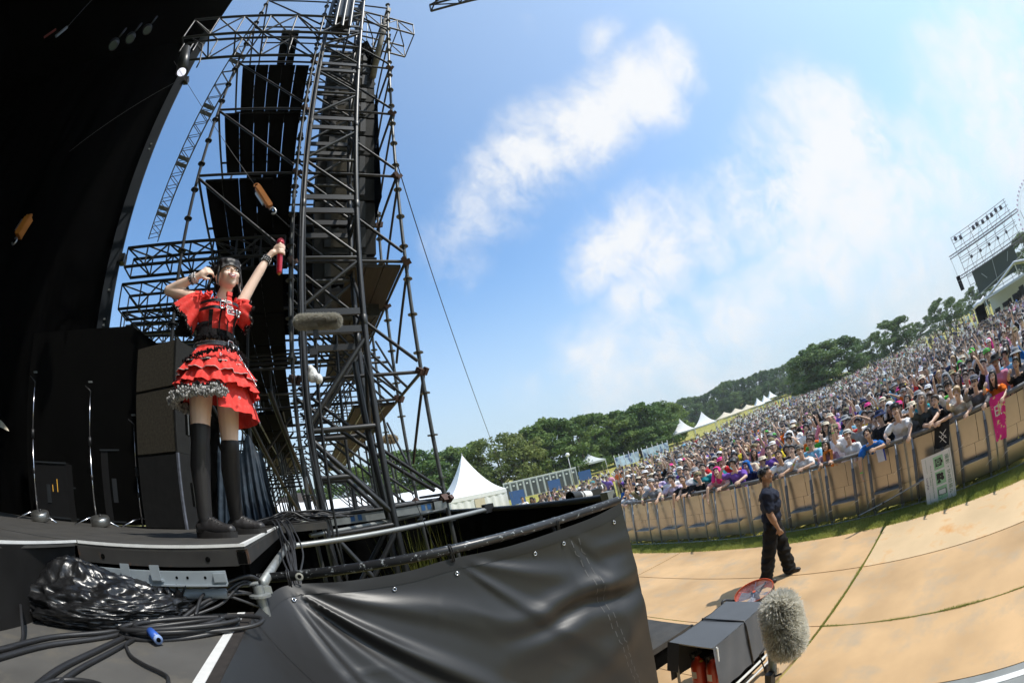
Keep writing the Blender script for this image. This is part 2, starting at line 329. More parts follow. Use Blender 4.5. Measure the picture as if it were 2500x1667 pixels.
for k, y in enumerate(secs):
    o = thing('crowd_barrier', 'x', 'barrier', (BX, y, 0), 0, 'aluminium crowd barrier sections along the pit'); BARS.append((y, o))
    for nm in ('pa', 'pb', 'pc', 'pd', 'pe'): link('sheet', bmsh[nm], o)
    link('stile', bmsh['stile'], o, (0, .465, 0)); link('stile', bmsh['stile'], o, (0, -.465, 0)); link('step', bmsh['step'], o); link('base_frame', bmsh['rod'], o); link('top_rail', bmsh['rail'], o)
    for s in (-.30, .30):
        br = link('brace', bmsh['brace'], o, (0, s, 0))
        if k in padded:
            link('foam_pad', bmsh['pad'], br)
            link('twine_tie', bmsh['tie'], br, (.0, 0, .28 + .1 * random.random())); 
            if random.random() < .6: link('twine_tie', bmsh['tie'], br, (.06, 0, .72))
ords = ['first', 'second', 'third', 'fourth', 'fifth', 'sixth', 'seventh', 'eighth', 'ninth', 'tenth', 'eleventh', 'twelfth', 'thirteenth']
BARS.sort(key=lambda t: -t[0])
for k, (y, o) in enumerate(BARS):
    o['label'] = f'aluminium barrier section{" with foam-padded braces" if y < 4.6 else " with bare braces"}, {ords[k]} counted from the black tarpaulin'
# pole lashed low along the barrier
pg = thing('lashed_pole', 'thin grey pole tied low across the barrier beside the white sign', 'pole', (BX - .06, 1.9, .2))
bar('pole', (BX - .06, 2.72, .10), (BX - .07, 1.2, .46), .014, alu_g, pg); bar('sleeve', (BX - .063, 2.2, .22), (BX - .063, 2.16, .23), .019, rubber, pg)

# ---------------------------------------------------------------- the sign leaning on the barrier (its print runs on its side)
signw = mat('sign_board', (.78, .80, .80), .5, 0, .03); signg = mat('sign_green', (.36, .62, .40), .6, 0, .05); signink = mat('sign_ink', (.03, .03, .035), .6); signdg = mat('sign_dark_green', (.05, .22, .11), .6); signpurple = mat('sign_purple', (.06, .03, .16), .6)
SGN = thing('photo_rules_sign', 'white sign board on its side with green camera pictograms leaning on barrier', 'sign')
# board frame: u = text direction (runs down the leaning board), v = text up
c_tl, c_tr, c_br, c_bl = Vector((7.70, 1.29, .80)), Vector((7.70, .68, .84)), Vector((7.585, .64, .03)), Vector((7.585, 1.24, .03))
SU = (c_br - c_tr).normalized(); SV0 = (c_tr - c_tl); SV = (SV0 - SU * SV0.dot(SU)).normalized(); SW = SU.cross(SV)
if SW.x > 0: SW = -SW
SWd = (c_br - c_tr).length; SHt = SV0.dot(SV)
def sg(u, v, n=0): return c_tl + SU * u + SV * v + SW * n
def sbox(u0, u1, v0, v1, n0, n1, m, name, par):
    q = [sg(u, v, n) for n in (n0, n1) for (u, v) in ((u0, v0), (u1, v0), (u1, v1), (u0, v1))]
    return MB().add(q, [(3,2,1,0),(4,5,6,7),(0,1,5,4),(1,2,6,5),(2,3,7,6),(3,0,4,7)]).build(name, m, par)
sbox(0, SWd, 0, SHt, -.012, 0, signw, 'board', SGN)
def stext(body, u, v, size, m, name='lettering'):
    cu = bpy.data.curves.new('t', 'FONT'); cu.body = body; cu.size = size; cu.extrude = .0004
    o = bpy.data.objects.new('t', cu); C.objects.link(o); bpy.context.view_layer.update()
    me = bpy.data.meshes.new_from_object(o.evaluated_get(bpy.context.evaluated_depsgraph_get())); bpy.data.objects.remove(o)
    me.materials.clear(); me.materials.append(m)
    # board as seen by a reader: u right, v up, normal towards the stage
    o = bpy.data.objects.new(name, me); C.objects.link(o); o.parent = SGN
    X = SU if SU.cross(SV).dot(SW) > 0 else SU; Y = SV
    o.matrix_local = Matrix(((X.x, Y.x, SW.x, 0), (X.y, Y.y, SW.y, 0), (X.z, Y.z, SW.z, 0), (0, 0, 0, 1)))
    o.location = sg(u, v, .0015); o['kind'] = 'stuff'; return o
stext('撮影・SNS投稿ルール', .07, SHt - .125, .088, signdg)
stext('Photo & Video Recording/Social Media', .16, .155, .036, signdg); stext('Guidelines', .34, .115, .036, signdg)
stext("LuckyFes", .34, .045, .055, signpurple)
for (u0, v0, w_, h_) in ((.03, .08, .25, .004), (.03, SHt - .03, SWd - .06, .004), (.60, .08, .21, .004)): sbox(u0, min(SWd - .02, u0 + w_), v0, v0 + h_, 0, .001, signdg, 'rule', SGN)
for k in range(3):
    u0 = .05 + k * .255; o = sbox(u0, u0 + .22, .235, SHt - .17, 0, .0012, signg, 'pictogram', SGN)
    vm = (.235 + SHt - .17) / 2
    if k == 0:
        sbox(u0 + .04, u0 + .17, vm - .07, vm + .06, .0014, .002, signink, 'camera_shape', o); sbox(u0 + .08, u0 + .13, vm + .06, vm + .085, .0014, .002, signink, 'camera_shape', o)
        ring = MB(); 
        for (ra, rb, mm_) in ((.046, .052, 0), (.02, .032, 0)):
            ring.grid([[sg(u0 + .1 + rr * math.cos(a * math.pi / 12), vm - .008 + rr * math.sin(a * math.pi / 12), .0026) for a in range(25)] for rr in (ra, rb)])
        ring.build('lens_ring', signg, o)
    elif k == 1:
        sbox(u0 + .03, u0 + .14, vm - .08, vm - .0, .0014, .002, signink, 'camera_shape', o)
        for (cu_, cv_, rr) in ((.065, .03, .033), (.125, .035, .036)):
            MB().add([sg(u0 + cu_, vm + cv_, .002)] + [sg(u0 + cu_ + rr * math.cos(a * math.pi / 9), vm + cv_ + rr * math.sin(a * math.pi / 9), .002) for a in range(18)], [(0, i + 1, (i + 1) % 18 + 1) for i in range(18)]).build('reel', signink, o)
        MB().add([sg(u0 + .14, vm - .05, .002), sg(u0 + .19, vm - .085, .002), sg(u0 + .19, vm + .0, .002), sg(u0 + .14, vm - .025, .002)], [(0, 1, 2, 3)]).build('hood', signink, o)
    else:
        sbox(u0 + .05, u0 + .15, vm - .085, vm + .085, .0014, .002, signink, 'phone', o); sbox(u0 + .058, u0 + .142, vm - .07, vm + .07, .0022, .0026, signw, 'screen', o); stext('SNS', u0 + .065, vm - .015, .045, signink)
    MB().grid([[sg(u0 + .165 + rr * math.cos(a * math.pi / 12), vm - .045 + rr * math.sin(a * math.pi / 12), .003) for a in range(25)] for rr in (.030, .036)]).build('ring', signdg, o)

# ================================================================ tents, toilets, far stage
tentw = mat('white_canvas', (.80, .80, .79), .6, 0, .04, 1.5); tentb = mat('beige_canvas', (.62, .54, .40), .7, 0, .05, 1.5); tentg = mat('pale_grey_canvas', (.55, .58, .58), .7, 0, .05, 1.5)
pole_w = mat('white_pole', (.6, .6, .6), .5)
def pagoda(name, label, c, L, eave, apex, az, m, walls=False, group=None):
    g = gz(c[0], c[1]); t = thing(name, label, 'tent', (c[0], c[1], g), az, group); n = 12
    b = MB(); h = L / 2; crn = [(-h, -h), (h, -h), (h, h), (-h, h)]
    for s in range(4):
        a, e = crn[s], crn[(s+1) % 4]; rows = []
        for i in range(n + 1):
            q = i / n; k = (1 - q); zz = eave + (apex - eave) * (q ** 1.9 * .72 + .28 * q); w = (1 - q) ** 1.0
            rows.append([(k * (a[0] + (e[0] - a[0]) * j / 8) * (1), k * (a[1] + (e[1] - a[1]) * j / 8), zz - .05 * L * (1 - q) * .5 * math.sin(math.pi * j / 8) * 0 + (.018 * L * math.sin(math.pi * j / 8) * (1 - q) * q * 2)) for j in range(9)])
        b.grid(rows)
        b.add([(a[0], a[1], eave), (e[0], e[1], eave), (e[0], e[1], eave - .28), (a[0], a[1], eave - .28)], [(0, 1, 2, 3)])
    b.build('canopy', m, t, True, True)
    for (x, y) in crn:
        MB().tube((x * .97, y * .97, 0), (x * .97, y * .97, eave), .045, 8).build('leg', pole_w, t, True, True)
    MB().tube((0, 0, apex - .15), (0, 0, apex + .12), .03, 6).build('finial', pole_w, t, False, True)
    if walls:
        for s in range(4):
            a, e = crn[s], crn[(s+1) % 4]; rows = []
            for zz in (0, .7, 1.4, eave - .1):
                rows.append([((a[0] + (e[0]-a[0]) * j / 40) * (.985 + .012 * math.sin(j * 1.3)), (a[1] + (e[1]-a[1]) * j / 40) * (.985 + .012 * math.sin(j * 1.3)), zz) for j in range(41)])
            MB().grid(rows).build('side_wall', m, t, True, True)
        MB().bx(-.35, .35, -h * 1.02, -h * 1.0, 0, eave - .32).build('door_flap', tentb, t, False, True)
    return t
TC = pol(21.0, 32, 0)
pagoda('marquee', 'white peaked marquee with side walls just beyond the scaffold', (TC.x, TC.y), 4.1, 2.05, 5.05, 6, tentw, True)
c = pol(49.7, 94, 0); pagoda('marquee', 'open white peaked tent nearest the pines, left of a joined pair', (c.x, c.y), 5, 2.3, 5.1, 47, tentw)
c = pol(52.72, 95, 0); pagoda('marquee', 'open white peaked tent beside the beige shade tents, right of a pair', (c.x, c.y), 5, 2.3, 5.15, 49, tentw)
for i, az in enumerate((55.6, 57.15, 58.75)):
    c = pol(az, 118 + 9 * i, 0); pagoda('shade_tent', ['low beige shade tent touching the white marquee pair', 'middle one of three low beige shade tents', 'low beige shade tent nearest the row of small white peaks'][i], (c.x, c.y), 5.2, 2.2, 3.6, 40, tentb)
for i, az in enumerate((60.3, 61.3, 62.2, 63.15)):
    c = pol(az, 165 + 8 * i, 0); pagoda('marquee', f'small distant white peaked tent, {ords[i]} in the row after the beige tents', (c.x, c.y), 4, 2.2, 5.0, 40, tentw)
c = pol(37.0, 66, 0); pagoda('marquee', 'grey peaked tent under the pines beyond the toilets', (c.x, c.y), 4.2, 2.0, 3.3, 30, tentg)
# long low white tents behind the scaffold
for i, (az, rr, L, h) in enumerate(((-7, 40, 8, 3.5), (2, 38, 9, 3.35), (11.5, 40, 8, 3.1))):
    c = pol(az, rr, 0); t = thing('frame_tent', ['long white frame tent behind the cables on the stage edge', 'long white frame tent behind the scaffold tower', 'long white frame tent between the scaffold and the marquee'][i], 'tent', (c.x, c.y, 0), az)
    b = MB().add([(-L/2, -2.5, 2.2), (L/2, -2.5, 2.2), (L/2, 0, h), (-L/2, 0, h), (L/2, 2.5, 2.2), (-L/2, 2.5, 2.2)], [(0, 1, 2, 3), (3, 2, 4, 5), (1, 4, 2), (0, 3, 5)]); b.build('roof', tentw, t, False, True)
    b = MB().grid([[(-L/2 + L * j / 50, -2.48 + .03 * math.sin(j * 1.1), z) for j in range(51)] for z in (0, 2.2)]); b.build('side_wall', tentw, t, True, True)
    for x in (-L/2, 0, L/2): MB().tube((x, -2.46, 0), (x, -2.46, 2.2), .04, 6).build('post', pole_w, t, True, True)
mound = thing('dark_dome', 'dark brown dome roof between scaffold posts beyond the cables', 'dome', (*pol(-1.5, 55, 0).xy, 0)); MB().lathe([(5.2, 0), (5.0, 1.6), (4.0, 3.2), (2.4, 4.3), (.8, 4.8), (.01, 4.85)], n=28).build('roof', mat('dome_brown', (.05, .038, .03), .8), mound, True, True)
# portable toilets
wc_g = mat('toilet_grey', (.42, .45, .46), .55, 0, .08); wc_w = mat('toilet_frame', (.72, .74, .74), .5); wc_d = mat('toilet_door', (.09, .10, .105), .5); blue_p = mat('blue_board', (.06, .14, .36), .6)
wcm = dict(wall=MB().bx(-.41, .41, -.45, .45, 0, 2.08).mesh('wall', wc_g), roof=MB().bx(-.43, .43, -.5, .5, 2.08, 2.2).mesh('roof', wc_w), door=MB().bx(-.27, .27, -.475, -.452, .12, 1.95).mesh('door', wc_d), post=MB().bx(-.43, -.34, -.50, -.452, 0, 2.08).mesh('post', wc_w), sign=MB().bx(-.12, .12, -.50, -.478, 1.55, 1.75).mesh('sign', wc_w))
for k in range(11):
    c = pol(25.9 + .87 * k, 53, 0); o = thing('portable_toilet', f'grey portable toilet with dark door, {ords[k]} in the row from the marquee', 'toilet', (c.x, c.y, 0), 30 + .3 * k, 'portable toilets in a row')
    for nm in ('wall', 'roof', 'door', 'post'): link({'post': 'frame_post'}.get(nm, nm), wcm[nm], o)
    link('notice', wcm['sign'], o)
for i, (az, rr, w_, lab) in enumerate(((26.9, 30, 1.0, 'blue board standing behind people next to the marquee'), (31.9, 36, 1.0, 'blue board standing in front of the toilet row'), (36.0, 42, 1.2, 'blue board at the end of the toilet row'))):
    c = pol(az, rr, 0); o = thing('notice_board', lab, 'board', (c.x, c.y, 0), az); MB().bx(-w_/2, w_/2, -.03, .03, .8, 1.75).build('panel', blue_p, o, False, True)
    for x in (-w_/2 + .05, w_/2 - .05): MB().bx(x - .03, x + .03, -.02, .4, 0, 1.7).build('leg', pole_w, o, False, True)
c = pol(34.4, 50, 0); o = thing('flood_lamp', 'white lamp head on a thin mast above the toilets', 'lamp', (c.x, c.y, 0)); MB().tube((0, 0, 0), (0, 0, 3.6), .04, 8).build('mast', pole_w, o, True, True); MB().lathe([(.01, 3.55), (.22, 3.65), (.26, 3.85), (.15, 4.0), (.01, 4.05)], n=12).build('lamp_head', tentw, o, True, True)
# pale blue and white sponsor screens under the trees
scr = mat('pale_blue_screen', (.32, .42, .52), .7, 0, .5, .6, col2=((.06, .10, .22), 1.5, .52, .6))
for i, (a0, a1, rr) in enumerate(((40.2, 43.4, 68), (43.9, 47.4, 72))):
    p, q = pol(a0, rr, 0), pol(a1, rr + 4, 0); o = thing('fence_banner', ['pale blue printed fence banner under the pines, nearer the grey tent', 'pale blue printed fence banner under the pines, nearer the white tents'][i], 'banner', (p.x, p.y, gz(p.x, p.y)))
    MB().add([p, q, q + Vector((0, 0, 1.9)), p + Vector((0, 0, 1.9)), p + Vector((.02, .05, 0)), q + Vector((.02, .05, 0)), q + Vector((.02, .05, 1.9)), p + Vector((.02, .05, 1.9))], [(0,1,2,3),(7,6,5,4),(3,2,6,7),(1,0,4,5)]).build('banner_sheet', scr, o)
    for k in range(6):
        w = p.lerp(q, k / 5); MB().tube((w.x, w.y, 0), (w.x, w.y, 2.3), .05, 6).build('post', pole_w, o, True)

# far stage with scaffold, screen and canopy
far_s = mat('far_scaffold', (.10, .095, .13), .6, .2, .1); far_d = mat('far_screen', (.035, .05, .045), .7); gablew = mat('gable_canvas', (.62, .66, .72), .6, 0, .04, 1.5)
FR = 76
def fp(az, z, dr=0): return pol(az, FR + dr, z)
fs_ = thing('distant_scaffold', 'tall dark scaffold wall with lamps at the far end of the field', 'scaffold', (*pol(99, FR, 0).xy, 0))
azs = [93.8, 95.4, 97.0, 98.6, 100.3, 102.0, 103.7, 105.4]
for dr in (0, 3):
    for az in azs: bar('post', fp(az, 0, dr), fp(az, 13.9 - (3 if az > 104 else 0), dr), .05, far_s, fs_, 6)
for z in (3.6, 6.0, 7.4, 8.6, 9.6, 10.4, 11.2, 12.0, 12.8, 13.8): bar('ledger', fp(93.8, z), fp(104.0, z), .04, far_s, fs_, 6)
for z in (7.4, 10.4, 13.8): bar('ledger', fp(93.8, z, 3), fp(104.0, z, 3), .04, far_s, fs_, 6)
for i in range(6):
    for z in (7.6, 10.4): bar('brace', fp(azs[i], z), fp(azs[i+1], z + 2.6), .03, far_s, fs_, 6)
for z, r_ in ((10.95, .16), (7.55, .2)):
    for dz in (0, .42): bar('truss_chord', fp(92.4, z + dz, -1), fp(105, z + dz, -1), .07, far_s, fs_, 6)
    for k in range(28): a = 92.4 + .45 * k; bar('lacing', fp(a, z, -1), fp(a + .45, z + .42, -1), .03, far_s, fs_, 5)
lampm = mat('far_lamp', (.05, .045, .07), .5)
for az in (94.4, 95.2, 97.6, 98.3, 99.3, 100.2, 101.0, 101.9, 102.8): MB().lathe([(.01, .45), (.26, .35), (.34, 0), (.3, -.25), (.01, -.3)], fp(az, 13.2 - .3 * random.random(), -.6), 10).build('lamp', lampm, fs_, True)
for az in (95.6, 97.2, 98.8, 100.4, 102): MB().lathe([(.01, .3), (.2, .25), (.25, 0), (.2, -.2), (.01, -.25)], fp(az, 9.6, -.6), 10).build('lamp', lampm, fs_, True)
o = thing('video_screen', 'dark video screen hung in the distant scaffold', 'screen', (*pol(98.4, FR - .5, 0).xy, 4)); q = [fp(94.7, 4.1, -.5), fp(102.1, 4.1, -.5), fp(102.1, 7.7, -.5), fp(94.7, 7.7, -.5)]; q2 = [p + Vector((.3, 0, 0)) for p in q]
MB().add(q + q2, [(0,1,2,3),(7,6,5,4),(0,4,5,1),(1,5,6,2),(2,6,7,3),(3,7,4,0)]).build('screen_panel', far_d, o)
for (a1, z1, a2, z2) in ((98.3, 7.5, 97.9, 4.0), (96, 6.6, 96.6, 5.6), (101, 7.2, 100.4, 6)): bar('strut', fp(a1, z1, -.8), fp(a2, z2, -.8), .07, mat('strut_grey', (.3, .32, .33), .5), o, 6)
bar('cross_rail', fp(94.2, 4.0, -.9), fp(103, 5.6, -.9), .09, MATS['strut_grey'], o, 6)
o = thing('line_array', 'slim black speaker column hung beside the distant scaffold', 'speaker', (*pol(92.5, 74, 0).xy, 6))
for k in range(6): a = pol(92.5, 74, 7.9 - .36 * k); MB().box(a, (.9, .75, .33), Matrix.Rotation(R(-2 * k), 3, 'Y')).build('cabinet', soot, o)
bar('chain', pol(92.5, 74, 8.1), pol(92.5, 74, 11), .03, far_s, o, 5)
# mixing-position canopy
gt = thing('gable_tent', 'white gable canopy over the mixing position in front of the distant scaffold', 'tent', (*pol(101, 40, 0).xy, 0), 101)
A_, L_, Rr_ = pol(101.3, 40, 4.1), pol(95.2, 41, 2.85), pol(107.4, 41, 2.85); back = Vector((6, -1, 0))
for p, q in ((A_, L_), (A_, Rr_)): bar('gable_beam', p, q, .09, gablew, gt, 6)
bar('gable_beam', L_, Rr_, .12, gablew, gt, 6)
m_ = L_.lerp(Rr_, .35); bar('king_post', A_, L_.lerp(Rr_, .5), .06, gablew, gt, 6)
MB().add([A_, L_, L_ + back, A_ + back], [(0, 1, 2, 3)]).build('roof', gablew, gt); MB().add([A_, Rr_, Rr_ + back, A_ + back], [(3, 2, 1, 0)]).build('roof', gablew, gt)
MB().add([L_ + back, Rr_ + back, Rr_ + back - Vector((0, 0, 2.8)), L_ + back - Vector((0, 0, 2.8))], [(0, 1, 2, 3)]).build('back_wall', gablew, gt)
for p in (L_, Rr_): bar('leg', p, Vector((p.x, p.y, 0)), .06, gablew, gt, 6)
dark_kit = mat('dark_kit', (.02, .02, .018), .8)
bt = MB()
for k in range(40): a = pol(random.uniform(96.5, 106), random.uniform(40.5, 42), random.uniform(.6, 1.9)); bt.box(a, (random.uniform(.2, .7), random.uniform(.2, .7), random.uniform(.2, .8)))
tag(bt.build('mixing_desk', dark_kit), 'dark mixing desk and racks under the gable canopy', 'desk')
sd = thing('side_platform', 'scaffold side tower with covered speakers beside the gable canopy', 'platform', (*pol(93.9, 40, 0).xy, 0))
for az in (93.2, 94.9):
    for dr in (0, 1.4): bar('post', pol(az, 39 + dr, 0), pol(az, 39 + dr, 2.9), .04, far_s, sd, 6)
for z in (.9, 1.4, 2.8): bar('rail', pol(93.2, 39, z), pol(96.5, 39, z), .04, alu_g, sd, 6)
MB().path([pol(93.1, 39, 2.72), pol(93.9, 39, 2.86), pol(94.4, 39, 2.8), pol(95.2, 39, 3.02)], .17, 8).build('cover', tentw, sd, True); MB().box(pol(94, 39.6, 1.9), (1.0, 1.0, 1.7)).build('speaker_stack', soot, sd)

# Ferris wheel beyond
fw = thing('ferris_wheel', 'white Ferris wheel rim with purple cabins behind the distant scaffold', 'ferris wheel', (*pol(108.6, 550, 0).xy, 0)); wc = pol(108.6, 550, 45); wr = 37.5; rx = Vector((math.cos(R(108.6)), -math.sin(R(108.6)), 0))
wheelw = mat('wheel_white', (.62, .66, .72), .6); wheelp = mat('wheel_cabin', (.42, .22, .42), .5)
def wp(a, r_): return wc + rx * (r_ * math.cos(a)) + Vector((0, 0, r_ * math.sin(a)))
for r_ in (wr, wr - 2.6): MB().path([wp(a * math.pi / 40, r_) for a in range(81)], .22, 6).build('rim', wheelw, fw)
for k in range(32):
    a = k * math.pi / 16; bar('spoke', wp(a, 2), wp(a, wr - 2.6), .10, wheelw, fw, 5); bar('tie', wp(a, wr - 2.6), wp(a + .098, wr), .12, wheelw, fw, 5)
for k in range(48): MB().lathe([(.01, 1.3), (.9, 1.0), (1.1, 0), (.9, -1), (.01, -1.3)], wp(k * math.pi / 24, wr + 1.7), 8).build('cabin', wheelp, fw, True)
for s in (-1, 1): bar('support_leg', wc, wc + rx * (16 * s) - Vector((0, 0, 45)), .7, wheelw, fw, 8)

# ================================================================ trees
bark = mat('pine_bark', (.085, .06, .045), .9, 0, .3, 3, bump=.4, bscale=8)
pine_l = leafmat('pine_needles', (.075, .145, .034), (.185, .255, .060), .28); broad_l = leafmat('broad_leaf', (.100, .140, .036), (.21, .25, .07), .3); pine_d = leafmat('dark_pine_needles', (.075, .140, .040), (.160, .230, .066), .27)
def crown_mesh(seed, kind):
    rg = np.random.default_rng(seed); pads = []
    if kind == 'pine':
        for k in range(40):
            z = rg.uniform(1.0, 9.6); prof = 3.1 * (max(0.02, 1 - ((z - 4.2) / 6.0) ** 2) ** .55); a = rg.uniform(0, 6.283); rr = prof * rg.uniform(.25, 1) ** .6
            pads.append((rr * math.cos(a), rr * math.sin(a), z, rg.uniform(.8, 1.45), rg.uniform(.45, .8)))
        for k in range(7): pads.append((rg.normal() * .7, rg.normal() * .7, rg.uniform(8.4, 9.8), .7, .6))
    else:
        for k in range(46):
            z = rg.uniform(1.2, 9.0); prof = 4.2 * (max(0.02, 1 - ((z - 4.6) / 5.2) ** 2) ** .5); a = rg.uniform(0, 6.283); rr = prof * rg.uniform(.3, 1) ** .5
            pads.append((rr * math.cos(a), rr * math.sin(a), z, rg.uniform(.9, 1.5), rg.uniform(.7, 1.1)))
    n = 110; V = []; cnt = 0
    for (x, y, z, r1, r2) in pads:
        dv = rg.normal(size=(n, 3)); dv /= np.linalg.norm(dv, axis=1)[:, None]; rad_ = rg.uniform(.45, 1.05, (n, 1)) ** .6
        ctr = np.array([x, y, z]) + dv * rad_ * np.array([r1, r1, r2])
        nr = dv * .8 + rg.normal(size=(n, 3)) * .6 + np.array([0, 0, .35]); nr /= np.linalg.norm(nr, axis=1)[:, None]
        u = np.cross(nr, rg.normal(size=(n, 3))); u /= np.linalg.norm(u, axis=1)[:, None]; w = np.cross(nr, u)
        if kind == 'pine': su, sw = rg.uniform(.18, .38, (n, 1)), rg.uniform(.07, .16, (n, 1))
        else: su, sw = rg.uniform(.14, .28, (n, 1)), rg.uniform(.10, .2, (n, 1))
        V.append(np.stack([ctr - u * su, ctr - w * sw, ctr + u * su, ctr + w * sw], 1).reshape(-1, 3)); cnt += n
    V = np.concatenate(V); me = bpy.data.meshes.new('crown')
    me.vertices.add(len(V)); me.vertices.foreach_set('co', V.ravel()); me.loops.add(len(V)); me.loops.foreach_set('vertex_index', np.arange(len(V))); me.polygons.add(cnt); me.polygons.foreach_set('loop_start', np.arange(0, len(V), 4)); me.polygons.foreach_set('loop_total', np.full(cnt, 4)); me.update(calc_edges=True); return me
def trunk_mesh(seed):
    rd = random.Random(seed); pts = [(0, 0, 0)]
    for k in range(1, 7): pts.append((pts[-1][0] + rd.gauss(0, .12), pts[-1][1] + rd.gauss(0, .12), k * 1.35))
    b = MB().path(pts, [.26, .22, .19, .16, .12, .08, .04], 8)
    for k in range(9):
        j = rd.randint(1, 5); p = Vector(pts[j]); a = rd.random() * 6.28; l = rd.uniform(1.2, 2.6); b.path([p, p + Vector((math.cos(a) * l * .5, math.sin(a) * l * .5, .25)), p + Vector((math.cos(a) * l, math.sin(a) * l, .8))], [.08, .05, .02], 6)
    return b.mesh('trunk', bark, True)
CR = {('pine', k): crown_mesh(10 + k, 'pine') for k in range(6)}; CR.update({('broad', k): crown_mesh(40 + k, 'broad') for k in range(3)})
for k_, me in CR.items(): me.materials.append(pine_l if k_[0] == 'pine' else broad_l)
DK = {}
for k in range(4): DK[k] = CR[('pine', k)].copy(); DK[k].materials.clear(); DK[k].materials.append(pine_d)
TR = [trunk_mesh(k) for k in range(4)]
ntree = 0; TG = {}
ORD = 'first second third fourth fifth sixth seventh eighth ninth tenth eleventh twelfth thirteenth fourteenth fifteenth sixteenth seventeenth eighteenth nineteenth twentieth twenty-first twenty-second twenty-third twenty-fourth twenty-fifth twenty-sixth twenty-seventh twenty-eighth twenty-ninth thirtieth'.split()
def tree(az, el, rr, label, kind='pine', fat=1.0, group=None, z0=None, dark=False):
    global ntree
    if group: TG[label] = TG.get(label, 0) + 1; label = f'{label}, {ORD[TG[label] - 1]} from the left'
    c = pol(az, rr, 0); g = gz(c.x, c.y) if z0 is None else z0; h = (CAMZ + rr * math.tan(R(el)) - g); s = h / 10.0
    o = thing('pine_tree' if kind == 'pine' else 'broadleaf_tree', label, 'tree', (c.x, c.y, g), 0, group); rot = random.random() * 6.28; ntree += 1
    me = DK[ntree % 4] if dark else CR[(kind, ntree % (6 if kind == 'pine' else 3))]
    w = s * fat * random.uniform(.92, 1.12); link('crown', me, o, (0, 0, 0), (0, 0, rot), (w, w, s)); link('trunk', TR[ntree % 4], o, (0, 0, 0), (0, 0, rot), (s, s, s)); return o
for az, el, rr in ((-10, 2.4, 70), (-6.5, 2.1, 72), (-3.3, 2.0, 75), (-.5, 2.6, 74), (2.2, 3.2, 70)): tree(az, el, rr, 'pine seen through the scaffold beyond low tents', group='pines behind the scaffold')
for az, el, rr in ((4.8, 4.0, 62), (7.6, 5.0, 60), (10.2, 5.6, 58), (12.6, 5.9, 60), (15.2, 5.9, 60), (17.6, 4.8, 66)): tree(az, el, rr, 'dense green pine between the scaffold posts and the marquee', fat=1.15, group='pines behind the marquee')
for az, el, rr in ((19.3, 5.4, 66), (21.4, 4.9, 64), (22.9, 5.5, 62)): tree(az, el, rr, 'dense pine rising right behind the marquee peak', fat=1.1, group='pines behind the marquee')
tree(25.6, 6.05, 60, 'round olive green broadleaf tree behind the first toilets', 'broad', 1.0); tree(28.6, 6.0, 61, 'round olive green broadleaf tree behind the middle toilets', 'broad', .95)
for az, el, rr in ((30.4, 5.9, 64), (31.8, 6.6, 66), (34.2, 6.1, 66), (36.4, 5.7, 68)): tree(az, el, rr, 'tall pine behind the far end of the toilet row', fat=1.15, group='pines behind the toilets')
for az, el, rr in ((38.4, 5.7, 76), (40.2, 5.2, 78), (41.9, 5.1, 80), (43.8, 5.2, 82), (45.7, 5.3, 84), (47.3, 4.7, 90), (48.6, 4.2, 100)): tree(az, el, rr, 'broad pine in the tree belt above the fence banners', fat=1.2, group='pines above the fence banners')
for k in range(20): tree(37 + .62 * k + random.uniform(-.3, .3), random.uniform(2.6, 3.8), 92 + k * 1.6, 'pine in the back of the tree belt', fat=1.3, group='pines in the back of the belt', dark=True)
for k in range(26):
    az = 49.2 + .78 * k; tree(az, 4.05 + .5 * math.sin(k * .9) * (.4) + (.35 if 56 < az < 60 else 0), 205 + random.uniform(-8, 8), 'pine on the wooded rise behind the row of tents', fat=.85, group='pines on the wooded rise', dark=True)
for k in range(30):
    az = 49.6 + .66 * k; tree(az, random.uniform(2.2, 3.1), 192 + random.uniform(-6, 6), 'pine on the lower slope of the wooded rise', fat=1.0, group='pines on the lower slope', dark=True)
for az, el, rr, lab in ((67.6, 4.2, 92, 'big spreading pine at the end of the wooded rise'), (69.3, 4.95, 90, 'tallest spreading pine beside the field above the crowd'), (71.3, 4.5, 92, 'spreading pine right of the tallest one above the crowd'), (73.4, 4.2, 96, 'spreading pine with a gap to the wispy trees'), (75.6, 3.3, 118, 'smaller pine between two spreading pines'), (77.9, 3.05, 120, 'low pine left of the lone domed tree'),
                        (80.0, 3.7, 105, 'lone domed pine standing out above the crowd, left half'), (82.2, 3.4, 106, 'lone domed pine standing out above the crowd, right half'), (84.5, 1.8, 170, 'pale far pine behind the lone domed tree'), (86.2, 2.0, 165, 'pale far pine left of the ragged pine'), (88.1, 3.0, 110, 'ragged open pine near the distant scaffold'), (89.9, 2.5, 112, 'dense low pine beside the ragged one'), (91.4, 1.7, 165, 'far pine just left of the hung speaker column'), (93.4, 2.3, 130, 'pine standing behind the distant scaffold foot'), (95.5, 2.5, 130, 'pine half hidden by the distant video screen'), (103.5, 4.2, 100, 'dark pine at the edge behind the gable canopy')):
    tree(az, el, rr, lab, fat=1.45, dark=True)
